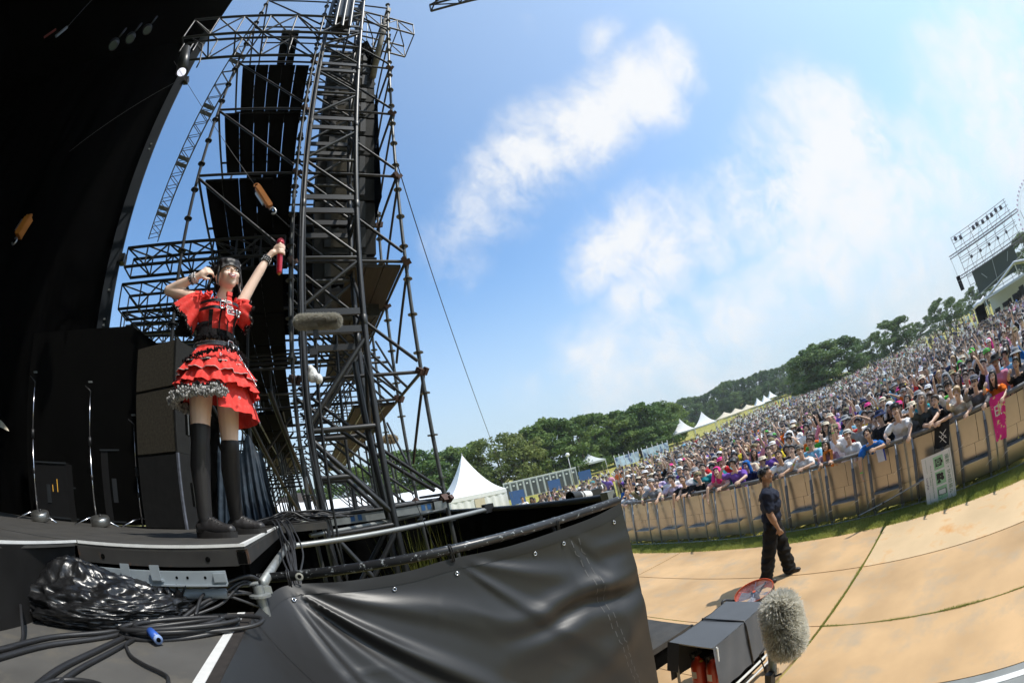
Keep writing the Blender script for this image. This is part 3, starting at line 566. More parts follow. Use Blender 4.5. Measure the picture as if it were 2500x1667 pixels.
# ================================================================ stage
SZ = 2.585; LZ = 2.30
st = bpy.data.objects.new('stage_floor', None); C.objects.link(st); tag(st, kind='structure')
for i in range(8):                                   # plywood deck panels
    for j in range(4):
        x1 = -.302 - 1.2 * i; y0 = 1.765 + .92 * j; MB().bx(x1 - 1.196, x1, y0, y0 + .916, SZ - .022, SZ).build('deck_panel', deck_black, st)
for i in range(7):
    for j in range(5):
        x1 = -1.152 - 1.2 * i; y0 = 1.74 - .92 * (j + 1); MB().bx(x1 - 1.196, x1, y0, y0 + .916, SZ - .022, SZ).build('deck_panel', deck_black, st)
MB().bx(-10, -.36, 1.92, 4.7, SZ - .20, SZ - .03).build('deck_frame', soot, st)
for nm, a in (('edge_tape', (-1.149, -.30, 1.7615, 1.770, SZ - .010, SZ + .002)), ('edge_tape', (-.322, -.2995, 1.772, 3.7, SZ - .010, SZ + .002)), ('edge_tape', (-1.158, -1.150, -3, 1.755, SZ - .008, SZ + .002))): MB().bx(*a).build(nm, white_tape, st)
MB().bx(-1.148, -.34, 1.752, 1.80, SZ - .085, SZ - .023).build('edge_beam', rust, st); MB().bx(-.345, -.298, 1.80, 4.0, SZ - .085, SZ - .023).build('edge_beam', rust, st)
MB().bx(-.337, -.300, 1.7505, 1.76, SZ - .078, SZ - .030).build('beam_end', soot, st)
for x in (-1.0, -.47): MB().tube((x, 1.749, SZ - .055), (x, 1.756, SZ - .055), .011, 12).build('bolt_hole', soot, st)
tag(MB().grid([[(-1.16 - .012 * math.sin(9 * y_) - .02 * k, y_, SZ - .012 - .29 * k / 3) for y_ in np.linspace(-3, 1.75, 90)] for k in range(4)]).build('stage_skirt', mat('skirt_cloth', (.022, .021, .020), .9, 0, .25, 5, bump=.2, bscale=500, spec=.1), None, True), 'black cloth skirt hung from the low stage front edge', 'skirt')
lp = bpy.data.objects.new('low_platform', None); C.objects.link(lp); tag(lp, kind='structure')
lowdeck = mat('low_deck_black', (.10, .096, .088), .62, 0, .22, 4, bump=.06, bscale=300, col2=((.17, .15, .115), 1.7, .50, .82))
for i in range(4):
    for j in range(2): MB().bx(-.335 - .9 * (i + 1) + .004, -.335 - .9 * i, 1.79 - 1.82 * (j + 1) + .004, 1.79 - 1.82 * j, LZ - .03, LZ).build('deck_panel', lowdeck, lp)
MB().bx(-.405, -.372, -1.8, 1.785, LZ - .01, LZ + .003).build('edge_tape', white_tape, lp)
MB().bx(-.371, -.334, -1.8, 1.785, LZ - .02, LZ + .002).build('edge_trim', mat('worn_trim', (.03, .025, .022), .7, 0, .4, 30), lp)
# galvanised transom with hooks under the stage edge
tr = thing('transom', 'pale grey galvanised transom with hook plates under the stage edge', 'scaffold part', (-.8, 1.83, 2.4))
MB().bx(-1.07, -.40, 1.715, 1.735, 2.432, 2.486).build('channel', grey_paint, tr); MB().bx(-1.07, -.40, 1.70, 1.715, 2.428, 2.434).build('channel_lip', grey_paint, tr)
for x in (-1.0, -.94, -.62, -.57, -.49): MB().tube((x, 1.7135, 2.462), (x, 1.7152, 2.462), .006, 10).build('hole', soot, tr)
for x in (-.86, -.71):
    MB().bx(x - .022, x + .022, 1.690, 1.697, 2.452, 2.512).build('hook_plate', grey_paint, tr); MB().bx(x - .026, x + .026, 1.697, 1.716, 2.446, 2.454).build('hook_foot', grey_paint, tr)
bar('tube', (-.97, 1.745, 2.392), (-.42, 1.745, 2.392), .021, grey_paint, tr); bar('tube', (-1.2, 1.90, 2.40), (-.3, 1.90, 2.40), .012, galv, tr)
for x in (-.93, -.62): MB().bx(x - .02, x + .02, 1.70, 1.724, 2.355, 2.385).build('clip', grey_paint, tr)
MB().bx(-.45, -.40, 1.700, 1.7145, 2.445, 2.48).build('end_plate', grey_paint, tr)
MB().bx(-3, -.34, 2.0, 2.05, 0, 2.48).build('under_stage_wall', soot, st)
# corner post, side tube
cp = thing('corner_post', 'galvanised scaffold post with clamp at the stage corner', 'scaffold post', (-.30, 1.86, 0))
bar('tube', (-.30, 1.86, 0), (-.30, 1.86, 2.40), .0243, galv, cp); MB().lathe([(.026, 2.345), (.05, 2.35), (.05, 2.36), (.026, 2.365)], (-.30, 1.86, 0), 16).build('collar', galv, cp)
MB().box((-.275, 1.915, 2.372), (.035, .075, .03), Matrix.Rotation(.4, 3, 'Z')).build('clamp', galv, cp)
tag(MB().tube((-.285, 1.93, 2.395), (-.25, 3.9, 2.43), .0243, 14).build('side_tube', galv, None, True), 'galvanised tube running back under the stage side edge', 'scaffold tube')
# black roof and masking of the stage house
rf = bpy.data.objects.new('stage_roof', None); C.objects.link(rf); tag(rf, 'black roof over the stage', 'roof')
poly = [(-3.4, 6.5), (-.55, 1.05), (1.9, -.3), (2.8, -8), (-18, -8), (-18, 6.6)]  # unseen front corners pushed outward to keep the sun off the stage wing
b = MB(); b.add([(x, y, 14.2) for x, y in poly] + [(x, y, 14.5) for x, y in poly], [(5,4,3,2,1,0),(6,7,8,9,10,11)] + [(i, (i+1) % 6, 6 + (i+1) % 6, 6 + i) for i in range(6)]); b.build('roof_deck', soot, rf)
mk = thing('black_drape', 'tall black masking drape closing the stage wing', 'drape', (-10, 6.5, SZ))
MB().grid([[(x_, 6.5 + .05 * math.sin(7 * x_), z_) for x_ in np.linspace(-18, -3.42, 120)] for z_ in (1.0, 5.0, 9.0, 14.3)]).build('cloth', black_cloth, mk, True)
MB().grid([[(-11 + .04 * math.sin(5 * y_), y_, z_) for y_ in np.linspace(-8, 6.4, 90)] for z_ in (1.0, 14.3)]).build('cloth', black_cloth, mk, True)
MB().grid([[(x_, -8 + .04 * math.sin(5 * x_), z_) for x_ in np.linspace(-11, .8, 60)] for z_ in (0, 14.3)]).build('cloth', black_cloth, mk, True)
cl = thing('steel_column', 'dark steel column edge at the side of the stage house', 'column', (-3.36, 6.4, 0))
dsteel = mat('dark_blue_steel', (.022, .027, .034), .5, .2, .2, 3)
MB().bx(-3.46, -3.40, 6.1, 6.4, 3.5, 14.2).bx(-3.40, -3.20, 6.1, 6.13, 3.5, 14.2).build('column_flange', dsteel, cl)
for z in (5.4, 5.5, 5.6, 6.1, 9.2, 9.35): MB().bx(-3.33, -3.29, 6.08, 6.1, z, z + .03).build('bolt', galv, cl)
for z in (6.6, 11.5): MB().bx(-3.22, -3.1, 6.05, 6.2, z, z + .16).build('bracket', black_steel, cl)
sp_ = thing('masking_panel', 'black panel sloping down behind the speaker stack', 'panel', (-2, 5.3, 2.6))
MB().add([(-4.6, 5.6, 5.25), (-2.45, 5.5, 5.2), (-1.05, 5.4, 4.35), (-1.05, 5.4, 2.6), (-4.6, 5.6, 2.6), (-4.6, 5.65, 5.25), (-2.45, 5.55, 5.2), (-1.05, 5.45, 4.35), (-1.05, 5.45, 2.6), (-4.6, 5.65, 2.6)], [(4,3,2,1,0),(5,6,7,8,9),(0,1,6,5),(1,2,7,6),(2,3,8,7)]).build('panel_sheet', soot, sp_)
aw = thing('awning', 'strip of sunlit cream canvas seen through the dark stage', 'awning', (-6, 6.3, 3))
MB().grid([[at(0, 1025, 9), at(30, 1040, 9), at(72, 1072, 9)], [at(0, 1042, 8.8), at(30, 1056, 8.8), at(72, 1080, 8.8)]]).build('canvas', mat('cream_canvas', (.62, .57, .44), .8), aw)
aw.location = at(30, 1045, 9); aw.children[0].matrix_parent_inverse = wm(aw).inverted()

# ---------------------------------------------------------------- speaker stack
cab = mat('cabinet_paint', (.016, .016, .015), .75, 0, .25, 12, bump=.3, bscale=160, spec=.3); grille = mat('grille_foam', (.055, .048, .036), .9, 0, .3, 40, bump=.3, bscale=250, spec=.15); worn = mat('worn_cabinet', (.014, .014, .014), .7, 0, .3, 12, bump=.2, bscale=160, col2=((.16, .12, .07), 9, .70, .76), spec=.3); edgey = mat('scuffed_edge', (.14, .15, .18), .5, .2, .4, 18)
FA = math.degrees(math.atan2(-.37, -.93))
for nm, z0, z1, w_, lab, mm, tilt in (('subwoofer', SZ, 3.28, .60, 'scuffed black subwoofer cabinet at the bottom of the stack', worn, 0), ('loudspeaker', 3.283, 3.90, .60, 'black loudspeaker in the middle of the stack', cab, 0), ('loudspeaker', 3.903, 4.37, .60, 'black loudspeaker on top of the stack', cab, -1.2)):
    o = thing(nm, lab, 'speaker', (-1.51, 4.13, z0), 201.7); h = z1 - z0      # local +y points at the camera side
    MB().bx(-w_/2, w_/2, -.36, -.02, 0, h).build('cabinet', mm, o, False, True)
    MB().bx(-w_/2 + .012, w_/2 - .012, -.02, .0, .012, h - .012).build('grille', grille if nm == 'loudspeaker' else worn, o, False, True)
    MB().bx(-w_/2 - .003, -w_/2 + .02, -.022, .004, 0, h).build('edge_strip', edgey if nm == 'subwoofer' else cab, o, False, True)
    MB().bx(-w_/2 - .004, -w_/2 + .001, -.25, -.16, h * .3, h * .62).build('handle_recess', soot, o, False, True)
    MB().bx(-w_/2 - .012, -w_/2 - .003, -.21, -.20, h * .3, h * .62).build('handle', galv, o, False, True)
# microphone stands
def mic_stand(label, x, y, h, h2):
    o = thing('microphone_stand', label, 'mic stand', (x, y, SZ))
    MB().tube((0, 0, .02), (0, 0, h2), .010, 10).build('lower_tube', chrome, o, True, True); MB().tube((0, 0, h2), (0, 0, h), .007, 10).build('upper_tube', chrome, o, True, True)
    MB().tube((0, 0, h2 - .03), (0, 0, h2 + .05), .018, 10).build('clutch', rubber, o, True, True); MB().tube((0, 0, h2 * .55), (0, 0, h2 * .55 + .05), .015, 10).build('collar', rubber, o, True, True)
    for a in (2.0, 4.1, 6.2): MB().path([(0, 0, .10), (math.cos(a) * .1, math.sin(a) * .1, .08), (math.cos(a) * .30, math.sin(a) * .30, .012)], .008, 8).build('leg', chrome, o, True, True)
    MB().path([(0, 0, h), (.01, -.01, h + .05), (-.06, -.03, h + .10)], .006, 6).build('clip', rubber, o, True, True); MB().bx(-.03, .02, -.01, .01, h + .14, h + .155).build('clip_plate', galv, o, False, True)
    return o
for lab, p, wl in (('tall chrome microphone stand on the dark stage, farthest from the speakers', (-3.0, 3.78), 'round chrome weight on the farther mic stand'), ('tall chrome microphone stand on the dark stage beside the speaker stack', (-2.37, 4.15), 'shiny round chrome weight on the mic stand by the speakers')):
    mic_stand(lab, p[0], p[1], 1.28, .82)
    w = thing('stand_weight', wl, 'weight', (p[0] + .085, p[1] - .05, SZ)); MB().lathe([(.005, .02), (.11, .02), (.12, .03), (.12, .085), (.11, .10), (.02, .104), (.005, .103)], n=24, rot=Matrix.Rotation(R(14), 3, 'X')).build('drum', mat('weight_chrome', (.38, .38, .36), .3, .9), w, True, True); MB().tube((0, 0, .102), (0, 0, .122), .02, 10).build('knob', rubber, w, True, True)
mic_stand('slim microphone stand half hidden against the speaker cabinet', -1.86, 4.35, .98, .55)
# dim backline kit in the dark
kit = mat('backline_dark', (.004, .004, .0045), .6, 0, .3, 9); amber = mat('amber_led', (.5, .25, .02), .5, emit=((1, .6, .1), .35)); slate = mat('slate_case', (.035, .04, .045), .5, .3)
for lab, x, y, d in (('dark equipment rack at the back of the stage by the far mic stand', -3.9, 5.6, (.7, .5, .75)), ('dark low flight case at the back of the stage', -3.1, 5.8, (.9, .5, .45)), ('dark upright keyboard case between the mic stands', -2.7, 5.7, (.5, .4, .95))):
    o = thing('flight_case', lab, 'case', (x, y, SZ)); MB().bx(-d[0]/2, d[0]/2, -d[1]/2, d[1]/2, 0, d[2]).build('case_body', kit, o, False, True)
    for z in (.03, d[2] - .01): MB().bx(-d[0]/2 - .01, d[0]/2 + .01, -d[1]/2 - .012, -d[1]/2 - .002, z, z + .02).build('edge_rail', slate, o, False, True)
    MB().bx(-.08, .0, -d[1]/2 - .008, -d[1]/2 - .001, d[2] * .3, d[2] * .62).build('label_plate', slate, o, False, True)
    for k in range(2): MB().bx(.05 + .1 * k, .058 + .1 * k, -d[1]/2 - .006, -d[1]/2 - .001, d[2] * .5, d[2] * (.62 + .1 * k)).build('indicator', amber, o, False, True)
# blue plastic cover behind the singer
bc = thing('plastic_cover', 'blue plastic sheet draped over kit behind the singer', 'cover', (-.75, 4.6, SZ))
P = [[(-.92 + .48 * j / 30 + (.10 * (1 - i / 12)) * (j / 30 - .5) * 2, 4.62 - .12 * (1 - i / 12) * abs(math.sin(j * .9)) - .1 * (1 - i/12), SZ + .02 + .82 * i / 12 * (1 - .12 * math.sin(j * .5))) for j in range(31)] for i in range(13)]
MB().grid(P).build('sheet', mat('blue_plastic', (.012, .020, .030), .35, 0, .5, 6, col2=((.03, .045, .06), 2, .5, .7), spec=.4), bc, True)

# ================================================================ tarpaulin enclosure beside the low platform
top = catmull([(-.335, -.3, 2.30), (-.335, .4, 2.30), (-.335, 1.0, 2.30), (-.335, 1.45, 2.295), (-.325, 1.78, 2.30), (-.205, 2.065, 2.352), (.10, 2.095, 2.338), (.40, 2.10, 2.335), (.62, 2.095, 2.352), (.95, 2.08, 2.343), (1.25, 2.07, 2.352), (1.50, 2.06, 2.362), (1.70, 2.05, 2.39)], 16)
bot = catmull([(.30, -.3, 1.55), (.32, .4, 1.45), (.36, .9, 1.35), (.40, 1.25, 1.25), (.46, 1.5, 1.10), (.56, 1.68, .95), (.72, 1.80, .85), (.90, 1.87, .75), (1.06, 1.92, .65), (1.24, 1.96, .6), (1.44, 2.0, .55), (1.58, 2.03, .5), (1.72, 2.06, .45)], 16)
NU = len(top); NV = 90
S_ = np.zeros((NV, NU, 3)); tie0 = 5 * 16; ties = [5 * 16, 8 * 16, 10 * 16]
for j in range(NU):
    a, b_ = np.array(top[j]), np.array(bot[j])
    for i in range(NV):
        v = i / (NV - 1); bulge = math.sin(math.pi * v) * .10 * (1 - j / NU * .6)
        S_[i, j] = a + (b_ - a) * v + np.array([-.45 * bulge, -.9 * bulge, -.25 * bulge]) * (1 if j > 60 else .3)
du = np.gradient(S_, axis=1); dv_ = np.gradient(S_, axis=0); nrm = np.cross(du, dv_); nrm /= np.linalg.norm(nrm, axis=2)[:, :, None]
if nrm[40, 120, 1] > 0: nrm = -nrm
rgn = np.random.default_rng(3)
J, I = np.meshgrid(np.arange(NU), np.arange(NV)); u = (J - tie0) / 16.0; v = I / (NV - 1)
disp = np.zeros((NV, NU))
def ridge(p): return np.abs(np.cos(p)) ** 3
for (tj, amp, k0, sh, pc, pw, rng_) in ((tie0, .060, 7.5, .3, .66, .62, 1.7), (8 * 16, .030, 7.5, .9, 1.05, .45, 1.2), (10 * 16, .016, 6, .2, .7, .6, .7)):
    uu = (J - tj) / 16.0 * .26; vv = v * 1.25 + .012; ph = np.arctan2(uu, vv); dist = np.hypot(uu, vv)
    w = np.clip(dist / .16, 0, 1) * np.exp(-(dist / rng_) ** 2) * np.exp(-((ph - pc) / pw) ** 2)
    wob = .22 * np.sin(2.6 * dist + 2 * ph) + .10 * np.sin(7 * dist)
    disp += amp * w * (ridge(k0 * ph + sh + wob) - .35) * (.7 + .5 * np.sin(ph * 9 + 2))
disp += .004 * np.sin(2.2 * u + 3.5 * v + .6 * np.sin(5 * v)) * np.sin(np.pi * v) * (u > 0)
lf = .215 + .015 * np.sin(2.2 * u); g_ = np.clip((u - 3.0) / 1.3, 0, 1)
disp += .030 * np.exp(-((v - lf) / .032) ** 2) * g_ - .036 * np.exp(-((v - lf - .055) / .028) ** 2) * g_ + .014 * np.exp(-((v - lf - .12) / .04) ** 2) * g_
disp += .010 * np.exp(-((v - .10 - .012 * (u - 6)) / .020) ** 2) * np.clip((u - 5.4) / .8, 0, 1) - .009 * np.exp(-((v - .14 - .02 * (u - 6)) / .018) ** 2) * np.clip((u - 5.6) / .8, 0, 1)
disp += .018 * np.exp(-((v - .5 + .05 * u) / .05) ** 2) * np.clip((u - 2) / 2, 0, 1) + .022 * np.exp(-((v - .72 + .05 * u) / .06) ** 2) * np.clip((u - 1) / 2, 0, 1)
# fine creases
for k in range(26):
    cu, cv, an, ln, am = rgn.uniform(-1, 7.5), rgn.uniform(.08, .8), rgn.uniform(-1.2, 1.2), rgn.uniform(.3, 1.2), rgn.uniform(-.004, .005)
    a_ = (u - cu) * .26; b_ = (v - cv) * 1.3; p_ = a_ * math.cos(an) + b_ * math.sin(an); q_ = -a_ * math.sin(an) + b_ * math.cos(an)
    disp += am * np.exp(-(q_ / .016) ** 2) * np.exp(-(p_ / (ln * .18)) ** 2)
disp *= np.clip(v / .04, 0, 1) * (1 - .75 * np.clip((u - 6.0) / 1.2, 0, 1))
S_ += nrm * disp[:, :, None]
tp = thing('tarpaulin', 'large black vinyl tarpaulin with deep folds tied to a scaffold tube', 'tarpaulin', (.8, 2.0, 0))
MB().grid([[tuple(S_[i, j]) for j in range(NU)] for i in range(NV)]).build('vinyl_sheet', pvc, tp, True)
hem = MB().grid([[tuple(S_[i, j] + nrm[i, j] * .003) for j in range(60, NU)] for i in (0, 1, 2, 3)]); hem.build('hem', mat('vinyl_hem', (.016, .016, .016), .5, 0, .1), tp, True)
def seam(j0, j1, off):
    rows = []
    for i in range(4, NV - 2):
        j = int(j0 + (j1 - j0) * (i / NV) ** 1.3) + off; rows.append((tuple(S_[i, j] + nrm[i, j] * .002), tuple(S_[i, j] * .6 + S_[i, j + 1] * .4 + nrm[i, j + 1] * .002)))
    b = MB()
    for k in range(len(rows) - 1):
        if k % 3 != 2: b.add([rows[k][0], rows[k][1], rows[k+1][1], rows[k+1][0]], [(0, 1, 2, 3)])
    b.build('seam', mat('seam_stitch', (.10, .10, .10), .6), tp)['kind'] = 'stuff'
for off in (0, 3): seam(10.2 * 16, 11.3 * 16, off)
for j in (5*16, 6*16+10, 8*16, 9*16+6, 10*16, 11*16+8): 
    rotm = Vector(nrm[5, j]).to_track_quat('Z', 'Y').to_matrix(); b = MB()
    b.lathe([(.0055, .001), (.0075, .004), (.011, .003), (.012, 0)], tuple(S_[4, j] + nrm[4, j] * .004), 14, 0, rotm); b.build('grommet', chrome, tp, True)
pp = thing('handrail_tube', 'black chipped scaffold tube holding up the tarpaulin', 'scaffold tube', (.7, 2.1, 2.39))
MB().tube((-.33, 2.115, 2.392), (1.72, 2.085, 2.405), .0245, 20).build('tube', mat('chipped_black', (.020, .021, .023), .35, 0, .2, 10, col2=((.34, .37, .38), 4.0, .60, .62), spec=.6), pp, True)
for j in ties:
    c = Vector(S_[4, j]); x = c.x; lo = MB(); 
    for dx in (-.006, .004): lo.path([Vector((x + dx, 2.10 + .033 * math.cos(a), 2.395 + .030 * math.sin(a) - (.03 if math.sin(a) < -.6 else 0))) for a in np.linspace(0, 2 * math.pi, 20)], .004, 6)
    lo.build('cable_tie', rubber, pp, True)
MB().lathe([(.01, .026), (.012, .027), (.02, .024)], (-.12, 2.09, 2.392), 12, 0, Matrix.Rotation(R(90), 3, 'X')).build('sticker', mat('pale_sticker', (.3, .3, .26), .7), pp)
# audience-side tube with black cloth, front galvanised tubes
iw = thing('black_screen_cloth', 'black cloth hung from the tube on the audience side', 'cloth', (1.88, 4.2, 0))
MB().grid([[(1.90 + .02 * math.sin(9 * y_) * (1 - z_ / 2.5), y_, z_) for y_ in np.linspace(2.34, 7.05, 80)] for z_ in (0, 1.2, 2.40)]).build('cloth', black_cloth, iw, True)
bar('tube', (1.84, 2.28, 2.415), (1.86, 6.4, 2.405), .0243, black_steel, iw)
MB().bx(1.80, 1.86, 2.28, 2.36, 2.40, 2.455).build('clamp', galv, iw); MB().bx(1.80, 1.86, 4.25, 4.33, 2.39, 2.45).build('clamp', black_steel, iw)
bk = thing('dark_backing', 'added black sheet darkening the ground under the scaffold deck beyond the truss tower', 'cloth', (.4, 7.0, 0)); MB().grid([[(x_, 7.0 + .04 * math.sin(8 * x_), z_) for x_ in np.linspace(-1.6, 1.9, 60)] for z_ in (0, 2.42)]).build('cloth', black_cloth, bk, True)  # black sheet added to stand for the darkness below the deck, hiding sunlit grass
gr = thing('guard_tube', 'long pale galvanised tube crossing in front of the truss tower', 'scaffold tube', (.9, 4.0, 2.42)); bar('tube', (-.24, 3.5, 2.425), (1.84, 4.28, 2.42), .0243, galv, gr, 16); MB().box((1.8, 4.27, 2.43), (.1, .09, .09)).build('clamp', black_steel, gr)
gr = thing('guard_tube', 'thinner galvanised tube behind the truss tower foot', 'scaffold tube', (.9, 4.9, 2.42)); bar('tube', (-.05, 4.3, 2.45), (1.7, 5.45, 2.47), .0243, galv, gr)
pl = thing('pit_tube', 'dark paint-chipped tube low under the truss tower', 'scaffold tube', (.9, 3.2, 1.9)); bar('tube', (-.1, 3.0, 1.95), (1.8, 3.5, 1.98), .024, MATS['chipped_black'], pl)

# ================================================================ scaffold beside the stage
scf = thing('scaffold_tower', 'tall modular scaffold with dark decks beside the stage', 'scaffold', (0, 6, 0))
LV = [2.61 + 1.5 * k for k in range(8)]
dkm = mat('dark_standard', (.014, .015, .017), .5, .2, .25, 10, col2=((.10, .10, .10), 4, .62, .72))
upm = mat('weathered_standard', (.085, .09, .09), .45, .4, .25, 10)
PM = {}
def standard(x, y, z1, m):
    key = (round(z1, 2), m.name)
    if key not in PM:
        b = MB().tube((0, 0, 0), (0, 0, z1), .0243, 10); z = .35
        while z < z1:
            b.lathe([(.025, z - .006), (.060, z - .005), (.060, z + .005), (.025, z + .006)], n=10)
            for a in range(4): b.box((.05 * math.cos(a * 1.571), .05 * math.sin(a * 1.571), z), (.02, .02, .018))
            z += .5
        PM[key] = b.mesh('post', m, False)
    return link('post', PM[key], scf, (x, y - 6, 0))
ROWS = [4.75 + 1.3 * k for k in range(10)]
def toe(p, q, r_, m=black_steel, nm='ledger'): return bar(nm, p, q, r_, m, scf, 10)
for k, y in enumerate(ROWS):
    for x in (-1.52, 0, 1.52):
        if k == 1 and x == -1.52: continue
        standard(x, y, 13.4 if k < 3 else 6.9, upm if (k < 3 and x == 1.52) or (k == 0 and x == 0) else dkm)
    if k > 2:
        for x in (-.76, -.38): toe((x, y, 2.6), (x - .15, y, 6.4), .02, black_steel, 'upright')
for z in LV:
    for k, y in enumerate(ROWS):
        if k > 2 and z > 6: continue
        if k == 0:
            if z < 2.7 or z > 6: toe((-1.52, y, z), (0, y, z), .0215, dkm)
            toe((0, y, z), (1.52, y, z), .0215, dkm)
        else: toe((-1.52, y, z), (1.52, y, z), .0215, dkm)
    if z > 6:
        for x in (-1.52, 0, 1.52): toe((x, 4.75, z), (x, 7.35, z), .0215, dkm)
    else:
        for x in (-1.52, 0, 1.52): toe((x, 4.75, z), (x, ROWS[-1], z), .0215, dkm)
        for x in (-1.0, -.2, .6, .85, 1.45): toe((x, 6.1, z - .03), (x, ROWS[-1], z - .03), .015, black_steel)
for k in range(len(LV) - 1):
    z0, z1 = LV[k], LV[k+1]
    toe((.05, 4.70, z1 - .1), (1.48, 4.70, z0 + .12), .021, dkm, 'brace')
    if z0 > 5: toe((-1.48, 4.70, z1 - .1), (-.05, 4.70, z0 + .12), .021, dkm, 'brace')
    toe((1.57, 4.75, z0 + .05), (1.57, 6.05, z0 - .95 if k else z0 + .05), .019, black_steel, 'brace'); toe((1.57, 6.05, z0 + .3), (1.57, 7.35, z1 - .1), .019, black_steel, 'brace')
    toe((.05, 6.0, z1 - .1), (1.48, 6.0, z0 + .12), .019, black_steel, 'brace')
toe((.0, 4.70, 3.9), (1.40, 4.70, 2.72), .024, dkm, 'brace')
for y in np.arange(6.7, 16, 1.3):
    toe((-1.5, y, 2.6), (-.1, y, 4.1), .02, black_steel, 'brace'); toe((.1, y, 4.1), (1.5, y, 2.6), .02, black_steel, 'brace')
for x in (-1.1, -.7, -.3): toe((x, 4.9, 4.05), (x + .5, 8.5, 2.6), .03, black_steel, 'brace')
for k_ in range(16):
    y_ = 7.4 + .55 * k_; toe((-1.5, y_, 2.6), (-1.35 + .2 * (k_ % 3), y_ + .4, 5.5), .014, black_steel, 'upright'); toe((-.55 + .25 * (k_ % 4), y_, 2.6), (-.75 + .25 * (k_ % 4), y_, 4.1), .014, black_steel, 'upright')
for k_ in range(9): toe((-1.5, 6.5 + k_ * .8, 3.05 + .11 * k_), (-.05, 6.5 + k_ * .8, 3.05 + .11 * k_), .014, black_steel, 'guard_rail'); toe((.1, 6.8 + k_ * .8, 4.6 + .09 * k_), (1.5, 6.8 + k_ * .8, 4.6 + .09 * k_), .014, black_steel, 'guard_rail')
for k_ in range(6): toe((.05, 5.2 + .35 * k_, 5.65), (1.48, 5.35 + .35 * k_, 4.1), .018, black_steel, 'brace'); toe((1.5, 6.1 + .8 * k_, 5.6), (.1, 6.4 + .8 * k_, 4.15), .016, black_steel, 'brace')
# decks: planks side by side, seen from below
def deck(z, x0, x1, y0, y1, w_, m, lip=True):
    n = max(1, int(round((x1 - x0) / w_))); ww = (x1 - x0) / n
    for k in range(n):
        x = x0 + ww * (k + .5); g = .018 if k % 2 else .008
        slab('plank', (x, (y0 + y1) / 2, z), (ww - g, y1 - y0, .045), m, scf)
for i, z in enumerate(LV[3:6]): deck(z - .06, -1.40, -.06, 4.80, 6.30, .27, soot)
deck(LV[6] - .06, -.86, -.46, 4.80, 6.3, .2, soot)
deck(LV[3] - .06, -1.40, -.06, 6.35, 7.3, .27, soot); deck(LV[4] - .06, -1.0, -.06, 6.35, 7.3, .27, soot)
for k in range(1, 9):
    deck(LV[1] - .05, .86, 1.46, ROWS[k] + .03, ROWS[k+1] - .03, .3, plank_brown); deck(LV[1] - .05, -.95, -.2, ROWS[k] + .03, ROWS[k+1] - .03, .25, soot if k < 5 else plank_brown); (deck(LV[2] - .05, -1.0, -.15, ROWS[k] + .03, ROWS[k+1] - .03, .28, soot) if 2 < k < 8 else None)
    for x in (1.0, 1.3, -.6): toe((x, ROWS[k] + .05, LV[1] - .08), (x, ROWS[k+1] - .05, LV[1] - .08), .012, galv, 'plank_rib')
for k in range(0, 4): deck(LV[2] - .05, .75, 1.46, ROWS[k] + .03, ROWS[k+1] - .03, .24, plank_brown)
for k in range(0, 3): deck(LV[2] - .05, -1.0, -.1, ROWS[k] + .03, ROWS[k+1] - .03, .26, soot)
deck(2.60, .08, 1.46, 4.80, 5.9, .46, mat('galv_deck', (.20, .20, .19), .6, .3, .3, 6))
MB().bx(.05, 1.50, 4.745, 4.775, 2.50, 2.60).build('edge_beam', galv, scf)
for x in (.42, .50, 1.22, 1.29): MB().bx(x, x + .045, 4.741, 4.746, 2.52, 2.585).build('blue_tape', mat('blue_tape', (.03, .12, .30), .6), scf)
MB().box((1.43, 4.72, 2.55), (.14, .06, .09)).build('bracket', galv, scf)
infill = thing('dark_infill', 'black scrim sheets added to darken the scaffold behind the truss tower', 'infill', (1.0, 6.4, 5))  # black sheets put in to darken the gaps around the speaker hang
for k_ in (2, 3): MB().grid([[(1.44 + .02 * math.sin(4 * y_ + k_), y_, z_) for y_ in np.linspace(5.3, 7.3, 20)] for z_ in (4.15 + 1.5 * k_, 5.55 + 1.5 * k_)]).build('sheet', black_cloth, infill, True)
for k_ in (1, 2): MB().grid([[(x_, 7.45 + .02 * math.sin(5 * x_), z_) for x_ in np.linspace(-.95, 1.45, 20)] for z_ in (4.25 + 1.5 * k_, 5.5 + 1.5 * k_)]).build('sheet', black_cloth, infill, True)
for x_ in (-.72, .30, .62, .94): toe((x_, 5.95, 2.6), (x_ + .1, 5.95, 6.9), .022, black_steel, 'upright')
for k_ in range(5): toe((-1.5, 6.1 + .5 * k_, 4.7 + .25 * k_), (1.45, 6.1 + .5 * k_, 4.7 + .25 * k_), .02, black_steel, 'ledger')
# rusty clamps at the nodes
clampm = mat('rusty_clamp', (.10, .060, .050), .7, .3, .4, 40)
CLM = MB().box((0, 0, 0), (.10, .08, .07)).box((.05, -.03, .02), (.05, .05, .09)).tube((-.06, 0, 0), (.09, 0, .0), .014, 6).mesh('clamp', clampm)
for z in LV[:6]:
    for (x, y) in ((0, 4.72), (1.50, 4.72), (1.50, 6.02)): link('clamp', CLM, scf, (x, y - 6, z), (random.random(), random.random(), random.random()))

